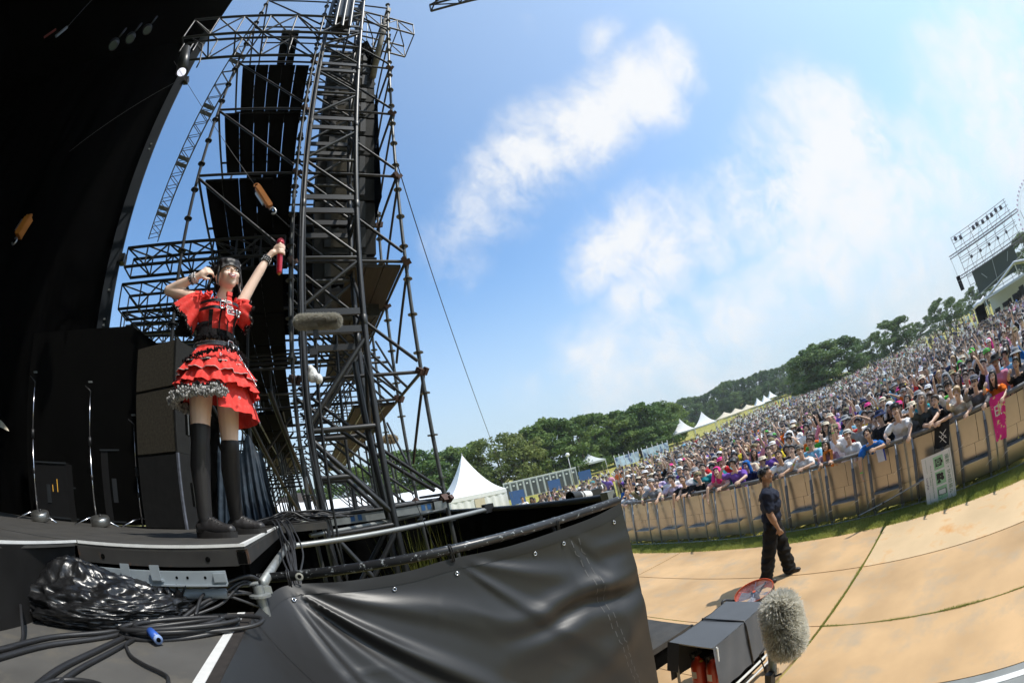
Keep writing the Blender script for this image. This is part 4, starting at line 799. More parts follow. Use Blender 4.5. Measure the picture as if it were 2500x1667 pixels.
# ---------------------------------------------------------------- ladder-like truss tower
tt = thing('truss_tower', 'black box truss tower with rungs standing in front of the scaffold', 'truss tower', (.48, 4.6, 0))
X0, X1, Y0, Y1 = .13, .835, 4.42, 4.98; cr = .036
JZ = [4.65, 6.27, 7.87, 9.47, 11.08, 12.7]
for x in (X0, X1):
    for y in (Y0, Y1):
        bar('chord', (x, y, 0), (x, y, 13.6), cr, truss_paint, tt, 16)
        for z in JZ: bar('coupler', (x, y, z - .055), (x, y, z + .055), cr + .006, truss_paint, tt, 16)
def rung(y, z, flat):
    if flat: slab('end_bar', ((X0 + X1) / 2, y, z), (X1 - X0 - .07, .03, .075), truss_paint, tt)
    else: bar('rung', (X0 + .03, y, z), (X1 - .03, y, z), .024, truss_paint, tt)
for s in range(len(JZ)):
    z0 = JZ[s]; z1 = JZ[s+1] if s + 1 < len(JZ) else 13.5
    for y in (Y0, Y1):
        rung(y, z0 + .11, True); rung(y, z1 - .11, True); zm = (z0 + z1) / 2; rung(y, zm, False)
        bar('diagonal', (X0 + .03, y, z0 + .20), (X1 - .03, y, zm - .06), .022, truss_paint, tt) if s % 2 == 0 else bar('diagonal', (X1 - .03, y, z0 + .20), (X0 + .03, y, zm - .06), .022, truss_paint, tt)
        bar('diagonal', (X1 - .03, y, zm + .06), (X0 + .03, y, z1 - .2), .022, truss_paint, tt) if s % 2 == 0 else bar('diagonal', (X0 + .03, y, zm + .06), (X1 - .03, y, z1 - .2), .022, truss_paint, tt)
    for x in (X0, X1):
        slab('end_bar', (x, (Y0 + Y1) / 2, z0 + .11), (.03, Y1 - Y0 - .07, .075), truss_paint, tt); slab('end_bar', (x, (Y0 + Y1) / 2, z1 - .11), (.03, Y1 - Y0 - .07, .075), truss_paint, tt)
        bar('diagonal', (x, Y0 + .03, z0 + .2), (x, Y1 - .03, zm), .022, truss_paint, tt); bar('diagonal', (x, Y1 - .03, zm), (x, Y0 + .03, z1 - .2), .022, truss_paint, tt)
for y in (Y0, Y1):
    rung(y, 4.55, True)
    bar('diagonal', (X1 - .02, y, 4.42), (X0 + .02, y, 3.56), .030, truss_paint, tt); bar('rung', (X0, y, 3.47), (X1, y, 3.47), .030, truss_paint, tt)
    bar('diagonal', (X0 + .02, y, 3.36), (X0 + .36, y, 2.98), .030, truss_paint, tt); bar('diagonal', (X0 + .36, y, 2.98), (X1 - .02, y, 2.58), .030, truss_paint, tt); bar('rung', (X0, y, 2.99), (X0 + .36, y, 2.985), .028, truss_paint, tt)
    bar('rung', (X0, y, 2.42), (X1, y, 2.44), .028, truss_paint, tt); bar('diagonal', (X0 + .02, y, 1.5), (X1 - .02, y, 2.35), .028, truss_paint, tt); bar('diagonal', (X1 - .02, y, 1.4), (X0 + .1, y, 2.35), .028, truss_paint, tt)
    bar('rung', (X0, y, 1.3), (X1, y, 1.3), .028, truss_paint, tt); bar('rung', (X0, y, .2), (X1, y, .2), .028, truss_paint, tt)
for x in (X0, X1):
    for z in (3.47, 2.43, 1.3): bar('rung', (x, Y0, z), (x, Y1, z), .028, truss_paint, tt)
    bar('diagonal', (x, Y0, 4.4), (x, Y1, 3.5), .026, truss_paint, tt)
bar('inner_chord', (.70, Y0 + .1, 4.2), (.80, Y0 + .12, 2.5), .034, truss_paint, tt)
slab('sleeve_block', (.40, 4.40, 11.9), (.34, .5, 1.5), truss_paint, tt)
for x in (.25, .4, .55): bar('sleeve_rod', (x, 4.13, 10.6), (x, 4.13, 13.6), .035, truss_paint, tt)
# ---------------------------------------------------------------- horizontal trusses
def box_truss(name, label, p, q, h, d, r_, n, m, side=Vector((0, 1, 0))):
    o = thing(name, label, 'truss', tuple((Vector(p) + Vector(q)) / 2)); p = Vector(p); q = Vector(q); up = Vector((0, 0, h)); sd_ = side * d
    for a in (Vector(), up, sd_, up + sd_): bar('chord', p + a, q + a, r_, m, o)
    for k in range(n + 1):
        t = p.lerp(q, k / n)
        for a in (Vector(), sd_): bar('strut', t + a, t + a + up, r_ * .6, m, o, 8)
        bar('strut', t, t + sd_, r_ * .6, m, o, 8)
        if k < n:
            t2 = p.lerp(q, (k + 1) / n)
            for a in (Vector(), sd_): bar('diagonal', (t if k % 2 else t + up) + a, (t2 + up if k % 2 else t2) + a, r_ * .6, m, o, 8)
            bar('diagonal', t + up, t2 + up + sd_, r_ * .6, m, o, 8)
    return o
box_truss('roof_truss', 'high black truss joining the stage roof to the truss tower', (-2.75, 4.15, 10.25), (.55, 4.15, 10.3), .75, .55, .03, 6, truss_paint)
box_truss('roof_truss', 'short high black truss on top of the scaffold', (.1, 4.6, 12.1), (2.2, 4.9, 12.1), .55, .7, .025, 5, truss_paint)
box_truss('side_truss', 'black truss running behind the singer at her head height', (-2.9, 5.75, 6.30), (-.1, 5.75, 6.36), .34, .34, .026, 7, truss_paint)
box_truss('side_truss', 'lower black truss from the dark stage behind the singer', (-3.2, 6.6, 5.55), (-.2, 6.6, 5.6), .40, .5, .026, 6, black_steel)
box_truss('side_truss', 'black lattice bridge at the back behind the singer', (-4.2, 9.0, 6.3), (-.4, 9.0, 6.3), .5, .6, .03, 7, black_steel)
box_truss('side_truss', 'deep black truss under the one behind the singer', (-3.0, 6.0, 5.72), (-.2, 6.0, 5.78), .42, .4, .024, 7, truss_paint)
box_truss('side_truss', 'low black lattice crossing behind the singer elbow', (-3.6, 7.6, 5.95), (-.2, 7.6, 5.85), .5, .5, .024, 8, black_steel)
box_truss('side_truss', 'far black lattice crossing above the speaker stack', (-4.4, 8.4, 5.55), (-.6, 8.4, 5.6), .4, .5, .024, 8, black_steel)
box_truss('sky_truss', 'black truss end entering the sky at the top', (3.30, 3.0, 11.75), (2.2, 3.6, 11.5), .35, .3, .03, 2, truss_paint)
for k, z in enumerate((4.7, 5.2, 5.7)): tag(MB().tube((-4.5, 10 + k, z + .8), (.3, 10.6 + k, z + .8), .03, 8).build('back_tube', black_steel, None, True), ['lowest of three tubes crossing the sky gap behind the singer', 'middle one of three tubes crossing the sky gap behind the singer', 'topmost of three tubes crossing the sky gap behind the singer'][k], 'scaffold tube')
bs = thing('back_scaffold', 'distant scaffold rails in the gap behind the speaker stack', 'scaffold', (-3, 12, 0))
for x in np.arange(-6.5, -1.2, .65): bar('post', (x, 12, 3.2), (x, 12, 7.6), .022, black_steel, bs, 8)
for z in (4.6, 5.1, 5.6, 6.1, 6.6, 7.1): bar('rail', (-6.8, 12, z), (-1.0, 12, z), .022, black_steel, bs, 8)
for k in range(5): bar('brace', (-6.5 + k, 11.95, 4.6), (-5.3 + k, 11.95, 6.6), .022, black_steel, bs, 8)
for z in (5.0, 5.9): slab('walk_board', (-4, 11.6, z), (5.4, .6, .06), soot, bs)
# crane boom leaning across the gap
cb = thing('crane_boom', 'dark lattice crane boom slanting through the gap of sky', 'crane', tuple(pol(-22.9, 28, 0).xy) + (0,))
p0 = pol(-22.9, 28, CAMZ + 28 * math.tan(R(33.2))); p1 = pol(-16.6, 14.5, CAMZ + 14.5 * math.tan(R(61.3))); ax = (p1 - p0).normalized(); sx_ = Vector((math.cos(R(-20)), -math.sin(R(-20)), 0)); sx_ = (sx_ - ax * sx_.dot(ax)).normalized(); sy_ = ax.cross(sx_); nb = 34; ln = (p1 - p0).length
boomm = mat('boom_paint', (.016, .020, .035), .5)
for a in (-1, 1):
    for b_ in (-1, 1): bar('chord', p0 + sx_ * (.40 * a) + sy_ * (.35 * b_), p1 + sx_ * (.46 * a) + sy_ * (.35 * b_), .045, boomm, cb, 8)
for k in range(nb):
    a = p0 + ax * (ln * k / nb); c2 = p0 + ax * (ln * (k + 1) / nb); s = 1 if k % 2 else -1
    for b_ in (-1, 1): bar('lacing', a + sx_ * (.42 * s) + sy_ * (.35 * b_), c2 - sx_ * (.42 * s) + sy_ * (.35 * b_), .028, boomm, cb, 6)
    bar('lacing', a - sx_ * (.42) + sy_ * .35, a - sx_ * .42 - sy_ * .35, .028, boomm, cb, 6)
    if k % 8 in (4, 5): slab('splice_plate', a, (.86, .1, .28), boomm, cb, rot=Matrix((sx_, sy_, ax)).transposed().to_quaternion())

# ---------------------------------------------------------------- hung line array behind the truss tower
la = thing('line_array', 'column of black line-array speakers hung behind the truss tower', 'speaker', (.95, 5.5, 7))
armm = mat('array_grey', (.020, .022, .024), .6, .2, .2, 12)
for k in range(13):
    t = k / 12; z = 11.3 - .47 * k; yy = 5.55 + .55 * t * t; rt = Matrix.Rotation(R(2 + 16 * t * t), 3, 'X')
    o = MB().box((.86, yy, z), (1.0, .55, .42), rt).build('cabinet', cab, la)
    for s in (-.47, .47): MB().box((.86 + s * .6, yy - .29, z), (.10, .03, .34), rt).box((.86 + s * .45, yy - .295, z + .08), (.26, .02, .05), rt @ Matrix.Rotation(.5 if s > 0 else -.5, 3, 'Y')).build('rigging_arm', armm, o)
    MB().box((.86, yy - .28, z - .05), (.5, .012, .24), rt).build('grille', grille, o)
    MB().box((1.37, yy + .02, z), (.02, .34, .30), rt).build('side_plate', armm, o)
MB().path([(.95, 5.3, 11.6), (1.05, 5.35, 11.9), (1.2, 5.4, 11.5), (1.22, 5.4, 10.9)], [.12, .22, .2, .1], 10).build('motor_bag', soot, la, True)
for x in (.5, 1.2): bar('chain', (x, 5.5, 11.5), (x, 5.5, 13.6), .012, galv, la, 6)
tag(MB().tube((1.30, 5.2, 10.4), (1.62, 5.0, 13.6), .07, 10).build('timber_pole', mat('weathered_timber', (.22, .20, .17), .8, 0, .3, 8), None, True), 'pale weathered pole leaning at the scaffold top', 'pole')
sub = thing('subwoofer_array', 'dark speaker boxes standing on the scaffold deck behind the tower', 'speaker', (.75, 6.2, 5.7))
for k in range(3): MB().bx(.25, 1.35, 6.1, 7.1, 5.66 + .62 * k, 6.25 + .62 * k).build('cabinet', cab, sub)
# wires
def wire(label, p, q, r_=.006, sag=0):
    pts = [Vector(p).lerp(Vector(q), k / 16) - Vector((0, 0, sag * math.sin(math.pi * k / 16))) for k in range(17)]; return tag(MB().path(pts, r_, 6).build('guy_wire', rubber, None, True), label, 'wire')
wire('long dark guy wire dropping from the scaffold across the open sky', (1.54, 4.75, 7.45), pol(26.3, 24, 1.6), .009)
for lab, q0, q1 in (('thin wire holding the orange hoist from the spotlight side', at(425, 150, 4.3), at(622, 452, 4.0)), ('thin wire from the orange hoist down to the truss', at(662, 512, 3.98), at(735, 580, 4.3)), ('thin wire across the dark wing to the spotlight', at(170, 370, 5.0), at(440, 195, 4.4)), ('thin pale wire at the top of the dark stage', at(160, 72, 4.6), at(235, -10, 4.4)), ('thin dark cable sloping down in front of the tower', at(880, 850, 3.6), at(1130, 1480, 4.3))): wire(lab, q0, q1, .0035)
orange = mat('hoist_orange', (.34, .12, .015), .45, 0, .2, 9); hookm = mat('hook_steel', (.4, .4, .4), .35, .9)
def hoist(label, a, b_, w_):
    a = Vector(a); b_ = Vector(b_); t = thing('lever_hoist', label, 'hoist', tuple(a)); ax_ = (b_ - a).normalized(); sd_ = ax_.cross(Vector((0, 1, 0))).normalized(); f = ax_.cross(sd_); rt = Matrix((sd_, f, ax_)).transposed(); L = (b_ - a).length
    MB().box((a + b_) / 2, (w_, w_ * .6, L * .82), rt).box((a + b_) / 2 + sd_ * w_ * .1, (w_ * .7, w_ * .75, L * .96), rt).build('housing', orange, t); MB().box((a + b_) / 2 - sd_ * w_ * .62, (w_ * .35, w_ * .5, L * .55), rt).build('lever', hookm, t)
    MB().path([b_ + ax_ * (.03 + .045 * math.sin(q)) * 1 + sd_ * (.035 * math.cos(q)) + ax_ * .03 for q in np.linspace(2.6, -2.4, 12)], .010, 8).build('hook', hookm, t, True); MB().path([a - ax_ * (.02 * math.sin(q) + .02) + sd_ * .03 * math.cos(q) for q in np.linspace(0, 6.28, 14)], .009, 6).build('top_ring', orange, t, True)
hoist('orange lever hoist on a wire above the raised microphone', at(627, 455, 4.0), at(660, 506, 4.0), .08)
hoist('orange lever hoist hanging in the dark at the far edge of the stage', at(72, 530, 4.6), at(42, 578, 4.6), .12)
hk = thing('rigging_clamp', 'small grey clamp on a wire at the top of the dark stage', 'clamp', tuple(at(150, 80, 4.6))); MB().box(at(150, 78, 4.6), (.05, .04, .22), Matrix.Rotation(.4, 3, 'Y')).build('block', mat('clamp_slate', (.12, .14, .16), .4, .5), hk); MB().box(at(122, 82, 4.65), (.03, .03, .2), Matrix.Rotation(.8, 3, 'Y')).build('strap', mat('red_strap', (.10, .012, .012), .6), hk)
# spotlight with its lamp on
sl_ = thing('spotlight', 'black spotlight with a bright lens hung in the dark wing', 'lamp', tuple(at(450, 140, 4.4)))
a = at(452, 128, 4.4); b_ = at(443, 178, 4.35); ax_ = (b_ - a).normalized(); MB().tube(a - ax_ * .1, b_ - ax_ * .03, .085, 18, .105).build('housing', mat('lamp_housing', (.020, .022, .024), .4), sl_, True)
MB().tube(b_ - ax_ * .03, b_ - ax_ * .005, .075, 18).build('lens', mat('lit_lens', (.8, .8, .85), .3, emit=((.86, .88, 1), .75)), sl_, True)
MB().path([a + Vector((.13, 0, .02)), a + Vector((.13, 0, .3)), a + Vector((-.12, 0, .3)), a + Vector((-.12, 0, .02))], .014, 6).build('yoke', truss_paint, sl_); MB().path([at(470, 95, 4.4), at(495, 110, 4.4), at(488, 150, 4.4), at(480, 165, 4.4)], .014, 8).build('cable_loop', rubber, sl_, True)
for i, (x, y, nm) in enumerate(((280, 105, 'dim lamp cluster hung high in the dark stage'), (360, 70, 'barely lit black spotlight hung high in the dark stage'), (320, 90, 'small dark lamp hung between the dim ones'))):
    o = thing('stage_lamp', nm, 'lamp', tuple(at(x, y, 5.2))); c = at(x, y, 5.2)
    MB().tube(c, c + Vector((.12, -.1, -.28)), .10, 12).build('housing', MATS['lamp_housing'], o, True); MB().tube(c + Vector((0, 0, .2)), c + Vector((0, 0, .5)), .02, 6).build('hanger', MATS['lamp_housing'], o, True)
    MB().tube(c + Vector((.12, -.1, -.28)), c + Vector((.122, -.102, -.285)), .08, 12).build('lens', mat('dim_lens', (.05, .08, .07), .15, spec=.9), o)
# ================================================================ people
def ell_mesh(mb, c, r3, rot=None, n=14, m=9):
    prof = [(max(1e-4, math.sin(math.pi * k / m)), -math.cos(math.pi * k / m)) for k in range(m + 1)]; k0 = len(mb.v)
    mb.lathe(prof, n=n); c = Vector(c)
    for i in range(k0, len(mb.v)):
        q = Vector(mb.v[i]); q = Vector((q.x * r3[0], q.y * r3[1], q.z * r3[2])); q = rot @ q if rot is not None else q; mb.v[i] = tuple(q + c)
def cap_mesh(mb, p, q, r0, r1, n=12):
    p = Vector(p); q = Vector(q); ax = (q - p).normalized(); pts = []; rs = []
    for a in (80, 60, 40, 20): pts.append(p - ax * r0 * math.sin(R(a))); rs.append(r0 * math.cos(R(a)))
    pts += [p, q]; rs += [r0, r1]
    for a in (20, 40, 60, 80): pts.append(q + ax * r1 * math.sin(R(a))); rs.append(r1 * math.cos(R(a)))
    mb.path(pts, rs, n)
from mathutils import noise as mnz
def wrinkle(me, amp, sc_, stretch=.45):      # cloth creases, real displacement along the normals
    no = [v.normal.copy() for v in me.vertices]
    for v, n in zip(me.vertices, no):
        q = v.co; a = 1 - 2 * abs(mnz.noise(Vector((q.x * sc_, q.y * sc_, q.z * sc_ * stretch * 2 + q.x * 3)))); b = mnz.noise(Vector((q.x * sc_ * 2.1 + 7, q.y * sc_ * 2.1, q.z * sc_ * 2.4)))
        v.co = q + n * amp * (a * .8 - .35 + .5 * b)
    me.update(); return me
def blob(name, prims, voxel, m, it=3, fac=.5, deci=None):
    mb = MB()
    for p in prims:
        if p[0] == 'c': cap_mesh(mb, *p[1:])
        else: ell_mesh(mb, *p[1:])
    o = bpy.data.objects.new('tmp', mb.mesh('tmp', m)); C.objects.link(o)
    rm = o.modifiers.new('r', 'REMESH'); rm.mode = 'VOXEL'; rm.voxel_size = voxel; rm.use_smooth_shade = True
    s = o.modifiers.new('s', 'SMOOTH'); s.factor = fac; s.iterations = it
    if deci: d = o.modifiers.new('d', 'DECIMATE'); d.ratio = deci
    bpy.context.view_layer.update()
    me = bpy.data.meshes.new_from_object(o.evaluated_get(bpy.context.evaluated_depsgraph_get())); me.name = name
    bpy.data.objects.remove(o)
    me.materials.clear(); me.materials.append(m); me.polygons.foreach_set('use_smooth', [True] * len(me.polygons)); return me
def hand(W, dv, pn, curl=.5, sc_=1.0, spread=.18, side=1):
    """palm and five fingers from wrist W along dv, palm facing pn"""
    W = Vector(W); dv = Vector(dv).normalized(); pn = Vector(pn); pn = (pn - dv * pn.dot(dv)).normalized(); ac = dv.cross(pn) * side; o = []; s = sc_
    pc = W + dv * .045 * s
    o.append(('c', W, W + dv * .035 * s, .024 * s, .027 * s)); 
    for k in range(4): o.append(('c', W + dv * .025 * s + ac * (.012 * (k - 1.5)) * s, W + dv * .075 * s + ac * (.0205 * (k - 1.5)) * s, .014 * s, .0125 * s))
    for k, L in enumerate((.040, .046, .043, .033)):
        b0 = W + dv * .078 * s + ac * (.0205 * (k - 1.5)) * s; fd = (dv + ac * spread * (k - 1.5) * .5).normalized(); c1 = curl * 1.1; c2 = curl * 2.3
        d1 = (fd * math.cos(c1) + pn * math.sin(c1)); d2 = (fd * math.cos(c2) + pn * math.sin(c2)); b1 = b0 + d1 * L * s; b2 = b1 + d2 * L * .85 * s
        o += [('c', b0, b1, .0098 * s, .0092 * s, 8), ('c', b1, b2, .0092 * s, .0078 * s, 8)]
    t0 = W + dv * .02 * s - ac * .025 * s; td = (dv * .6 - ac * .75 + pn * .35).normalized(); t1 = t0 + td * .038 * s; td2 = (dv * .95 - ac * .15 + pn * (.25 + curl * .5)).normalized()
    o += [('c', t0, t1, .0125 * s, .0115 * s, 8), ('c', t1, t1 + td2 * .032 * s, .0115 * s, .009 * s, 8)]
    return o
def head_rot(yaw=0, pitch=0, roll=0): return Matrix.Rotation(R(-yaw), 3, 'Z') @ Matrix.Rotation(R(pitch), 3, 'X') @ Matrix.Rotation(R(roll), 3, 'Y')
def head_prims(Hc, Rh, slim=1.0):
    f = lambda x, y, z: Hc + Rh @ Vector((x, y, z))
    o = [('e', f(0, -.014, .030), (.077, .096, .090), Rh), ('e', f(0, .022, -.036), (.062 * slim, .064, .072), Rh), ('e', f(0, .050, -.088), (.030 * slim, .030, .026), Rh), ('e', f(0, .072, .032), (.052, .018, .03), Rh),
         ('c', f(0, .086, .006), f(0, .103, -.024), .008, .013), ('e', f(-.034, .068, -.030), (.024, .020, .022), Rh), ('e', f(.034, .068, -.030), (.024, .020, .022), Rh)]
    for s in (-1, 1): o.append(('e', f(.077 * s, -.006, -.006), (.011, .020, .031), Rh, 8, 6))
    return o
def skeleton(pose):
    P = Vector((0, 0, .93)); ph, ps = R(pose.get('lean', 4)), R(pose.get('side', 0)); t = Vector((math.sin(ps), math.sin(ph), math.cos(ph) * math.cos(ps))).normalized()
    P = P + Vector((0, -.25 * math.sin(ph) * pose.get('back', 1), 0))
    Nk = P + t * .50; Rh = head_rot(*pose.get('head', (0, 8, 0))); hd = (t + Rh @ Vector((0, .12, .6))).normalized(); Hc = Nk + hd * .185 + Rh @ Vector((0, .018, 0))
    S = {}
    for s, k in ((1, 'R'), (-1, 'L')):
        sh = Nk + Vector((.178 * s, 0, -.055)); e, w = pose.get(k, ((.06, .0, -.27), (0, .10, -.22))); el = sh + Vector((e[0] * s, e[1], e[2])); wr = el + Vector((w[0] * s, w[1], w[2]))
        S[k] = (sh, el, wr)
    return P, t, Nk, Hc, Rh, S
def body_prims(pose, female=False):
    P, t, Nk, Hc, Rh, S = skeleton(pose); sk = head_prims(Hc, Rh, .9 if female else 1); 
    sk += [('c', Nk - t * .03, Hc + Rh @ Vector((0, -.025, -.06)), .054 if not female else .046, .050 if not female else .042), ('e', P + t * .36, (.15, .095, .14)), ('e', P + t * .10, (.14, .10, .16)), ('c', Nk + Vector((-.1, 0, -.04)), Nk + Vector((.1, 0, -.04)), .055, .055)]
    k_ = .9 if female else 1.0
    for k, s in (('R', 1), ('L', -1)):
        sh, el, wr = S[k]; sk += [('c', sh, el, .050 * k_, .040 * k_), ('c', el, el.lerp(wr, .45), .039 * k_, .038 * k_), ('c', el.lerp(wr, .45), wr, .038 * k_, .025 * k_)]
        dv = (wr - el).normalized(); sk += hand(wr, dv, pose.get('pn' + k, (-s * .7, -.2, -.6)), pose.get('curl' + k, .45), 1.0, .2, s)
    sh_ = [('e', P + t * .06, (.163, .122, .15)), ('e', P + t * .22, (.160, .118, .18)), ('e', P + t * .37, (.176, .122, .135)), ('c', Nk + Vector((-.12, 0, -.052)), Nk + Vector((.12, 0, -.052)), .062, .062)]
    sl_ = pose.get('sleeve', .62)
    for k in 'RL':
        sh, el, wr = S[k]; e2 = sh.lerp(el, sl_) if sl_ <= 1 else el; sh_ += [('c', sh, e2, .066, .068)]
        if sl_ > 1: sh_ += [('c', el, el.lerp(wr, .85), .052, .040)]
    tr_ = [('e', P + Vector((0, 0, -.02)), (.165, .125, .12))]
    for s, k in ((1, 'R'), (-1, 'L')):
        hp = P + Vector((.085 * s, 0, -.05)); kn, an = pose.get('leg' + k, (Vector((.10 * s, .02, .49)), Vector((.11 * s, -.02, .09)))); kn = Vector(kn); an = Vector(an)
        tr_ += [('c', hp, kn, .092, .070), ('c', kn, an + Vector((0, 0, .01)), .068, .062)]
    so_ = []
    for s, k in ((1, 'R'), (-1, 'L')):
        an = Vector(pose.get('leg' + k, (0, Vector((.11 * s, -.02, .09))))[1]); td = Vector(pose.get('toe' + k, (.12 * s, 1, 0))); td.z = 0; td.normalize()
        so_ += [('c', an + Vector((0, 0, -.035)) - td * .03, an + td * .13 + Vector((0, 0, -.052)), .042, .036)]
    return dict(skin=sk, shirt=sh_, trousers=tr_ + ([] if pose.get('shoes') else so_), shoes=so_), Hc, Rh
skins = [mat('skin_fair', (.66, .45, .33), .5, 0, .06, 20, sss=.0, spec=.35), mat('skin_tan', (.52, .33, .22), .5, 0, .06, 20, spec=.35)]
cloth_c = mat('cloth_colour', (1, 1, 1), .85, 0, .10, 14, bump=.15, bscale=30, objcol=True, spec=.15)
def add_fold(m):          # soft wrinkles for cloth
    t = m.node_tree; b = t.nodes['Principled BSDF']
    return m
trous_m = mat('dark_trousers', (.030, .032, .042), .85, 0, .2, 10, spec=.15); shoe_m = mat('dark_shoes', (.03, .03, .03), .6)
hair_m = mat('hair_colour', (.02, .018, .017), .42, 0, .25, 40, objcol=True, spec=.5, stretch=(3, 3, .6)); hat_m = mat('hat_colour', (.5, .5, .5), .85, 0, .08, 20, objcol=True, spec=.15)
dark_eye = mat('eye_dark', (.02, .014, .012), .4); mouth_m = mat('mouth_red', (.17, .03, .028), .6); teeth_m = mat('teeth', (.75, .72, .68), .4); band_m = mat('green_wristband', (.10, .62, .10), .6)
# head-frame pieces shared by everyone (face +y)
def HB(fn): b = MB(); fn(b); return b
fb = MB(); 
for s in (-1, 1): ell_mesh(fb, (.031 * s, .0855, .010), (.0150, .006, .0062), None, 8, 5); fb.box((.031 * s, .0885, .033), (.034, .008, .006), Matrix.Rotation(-.12 * s, 3, 'Y'))
k0 = len(fb.f); ell_mesh(fb, (0, .0865, -.058), (.024, .010, .014), None, 10, 6); fb.m[k0:] = [1] * (len(fb.f) - k0); fb.box((0, .0955, -.051), (.034, .004, .006), None, 2); FACE_OPEN = fb.mesh('face', [dark_eye, mouth_m, teeth_m], True)
fb = MB()
for s in (-1, 1): ell_mesh(fb, (.031 * s, .0855, .008), (.0150, .006, .0052), None, 8, 5); fb.box((.031 * s, .0885, .031), (.034, .008, .006), Matrix.Rotation(-.08 * s, 3, 'Y'))
k0 = len(fb.f); ell_mesh(fb, (0, .088, -.057), (.022, .007, .005), None, 10, 6); fb.m[k0:] = [1] * (len(fb.f) - k0); FACE_SHUT = fb.mesh('face', [dark_eye, mouth_m], True)
I3 = Matrix.Identity(3); VH = .013
HAIR = {
 'short': blob('hair', [('e', (0, -.026, .046), (.087, .096, .084), I3), ('e', (0, .060, .082), (.060, .034, .026), I3), ('e', (-.045, .05, .07), (.03, .036, .03), I3), ('e', (.045, .05, .07), (.03, .036, .03), I3), ('e', (-.076, -.01, .03), (.014, .04, .045), I3), ('e', (.076, -.01, .03), (.014, .04, .045), I3), ('e', (0, -.07, -.02), (.06, .04, .06), I3)], VH, hair_m),
 'fringe': blob('hair', [('e', (0, -.022, .044), (.092, .102, .088), I3), ('e', (0, .070, .060), (.066, .026, .034), I3), ('e', (-.07, .03, .03), (.022, .05, .06), I3), ('e', (.07, .03, .03), (.022, .05, .06), I3), ('e', (0, -.06, -.03), (.075, .055, .08), I3)], VH, hair_m),
 'long': blob('hair', [('e', (0, -.024, .044), (.092, .102, .086), I3), ('e', (.02, .064, .072), (.058, .028, .030), I3), ('c', (-.075, -.005, .02), (-.08, -.0, -.20), .030, .026), ('c', (.075, -.005, .02), (.08, -.0, -.20), .030, .026), ('c', (0, -.075, .0), (0, -.085, -.22), .060, .050), ('c', (-.045, -.06, .0), (-.05, -.07, -.22), .045, .04), ('c', (.045, -.06, .0), (.05, -.07, -.22), .045, .04)], VH, hair_m),
 'bald': blob('hair', [('e', (-.070, -.035, -.005), (.018, .045, .03), I3), ('e', (.070, -.035, -.005), (.018, .045, .03), I3), ('e', (0, -.085, -.01), (.065, .028, .04), I3)], VH, hair_m)}
def hat_lathe(prof, bill=0):
    b = MB(); b.lathe(prof, (0, -.022, .03), 20)
    for i, q in enumerate(b.v): b.v[i] = (q[0], q[1] * 1.13 + .003, q[2])
    if bill: b.grid([[(x_, .075 + y_ * math.sqrt(max(0, 1 - (x_ / .085) ** 2)), .058 - .02 * y_ / .09 - 1.2 * x_ * x_) for x_ in np.linspace(-.078, .078, 9)] for y_ in (0, .04, .075)])
    return b.mesh('hat', hat_m, True)
HAT = {'cap': hat_lathe([(.093, .0), (.096, .03), (.088, .065), (.06, .088), (.002, .096)], 1), 'bucket': hat_lathe([(.155, -.012), (.135, .008), (.098, .028), (.096, .05), (.088, .082), (.06, .095), (.002, .097)]), 'straw': hat_lathe([(.20, .012), (.15, .016), (.099, .026), (.097, .06), (.088, .088), (.05, .098), (.002, .10)]),
       'towel': blob('hat', [('e', (0, -.03, .05), (.105, .112, .092), I3), ('c', (-.09, .0, .0), (-.12, .02, -.18), .035, .05), ('c', (.09, .0, .0), (.12, .02, -.18), .035, .05), ('c', (0, -.09, 0), (0, -.12, -.2), .07, .09)], .016, hat_m)}
arm_rail = ((.10, .17, -.08), (-.08, .20, -.03)); arm_rail2 = ((.08, .19, -.07), (-.02, .17, -.10))
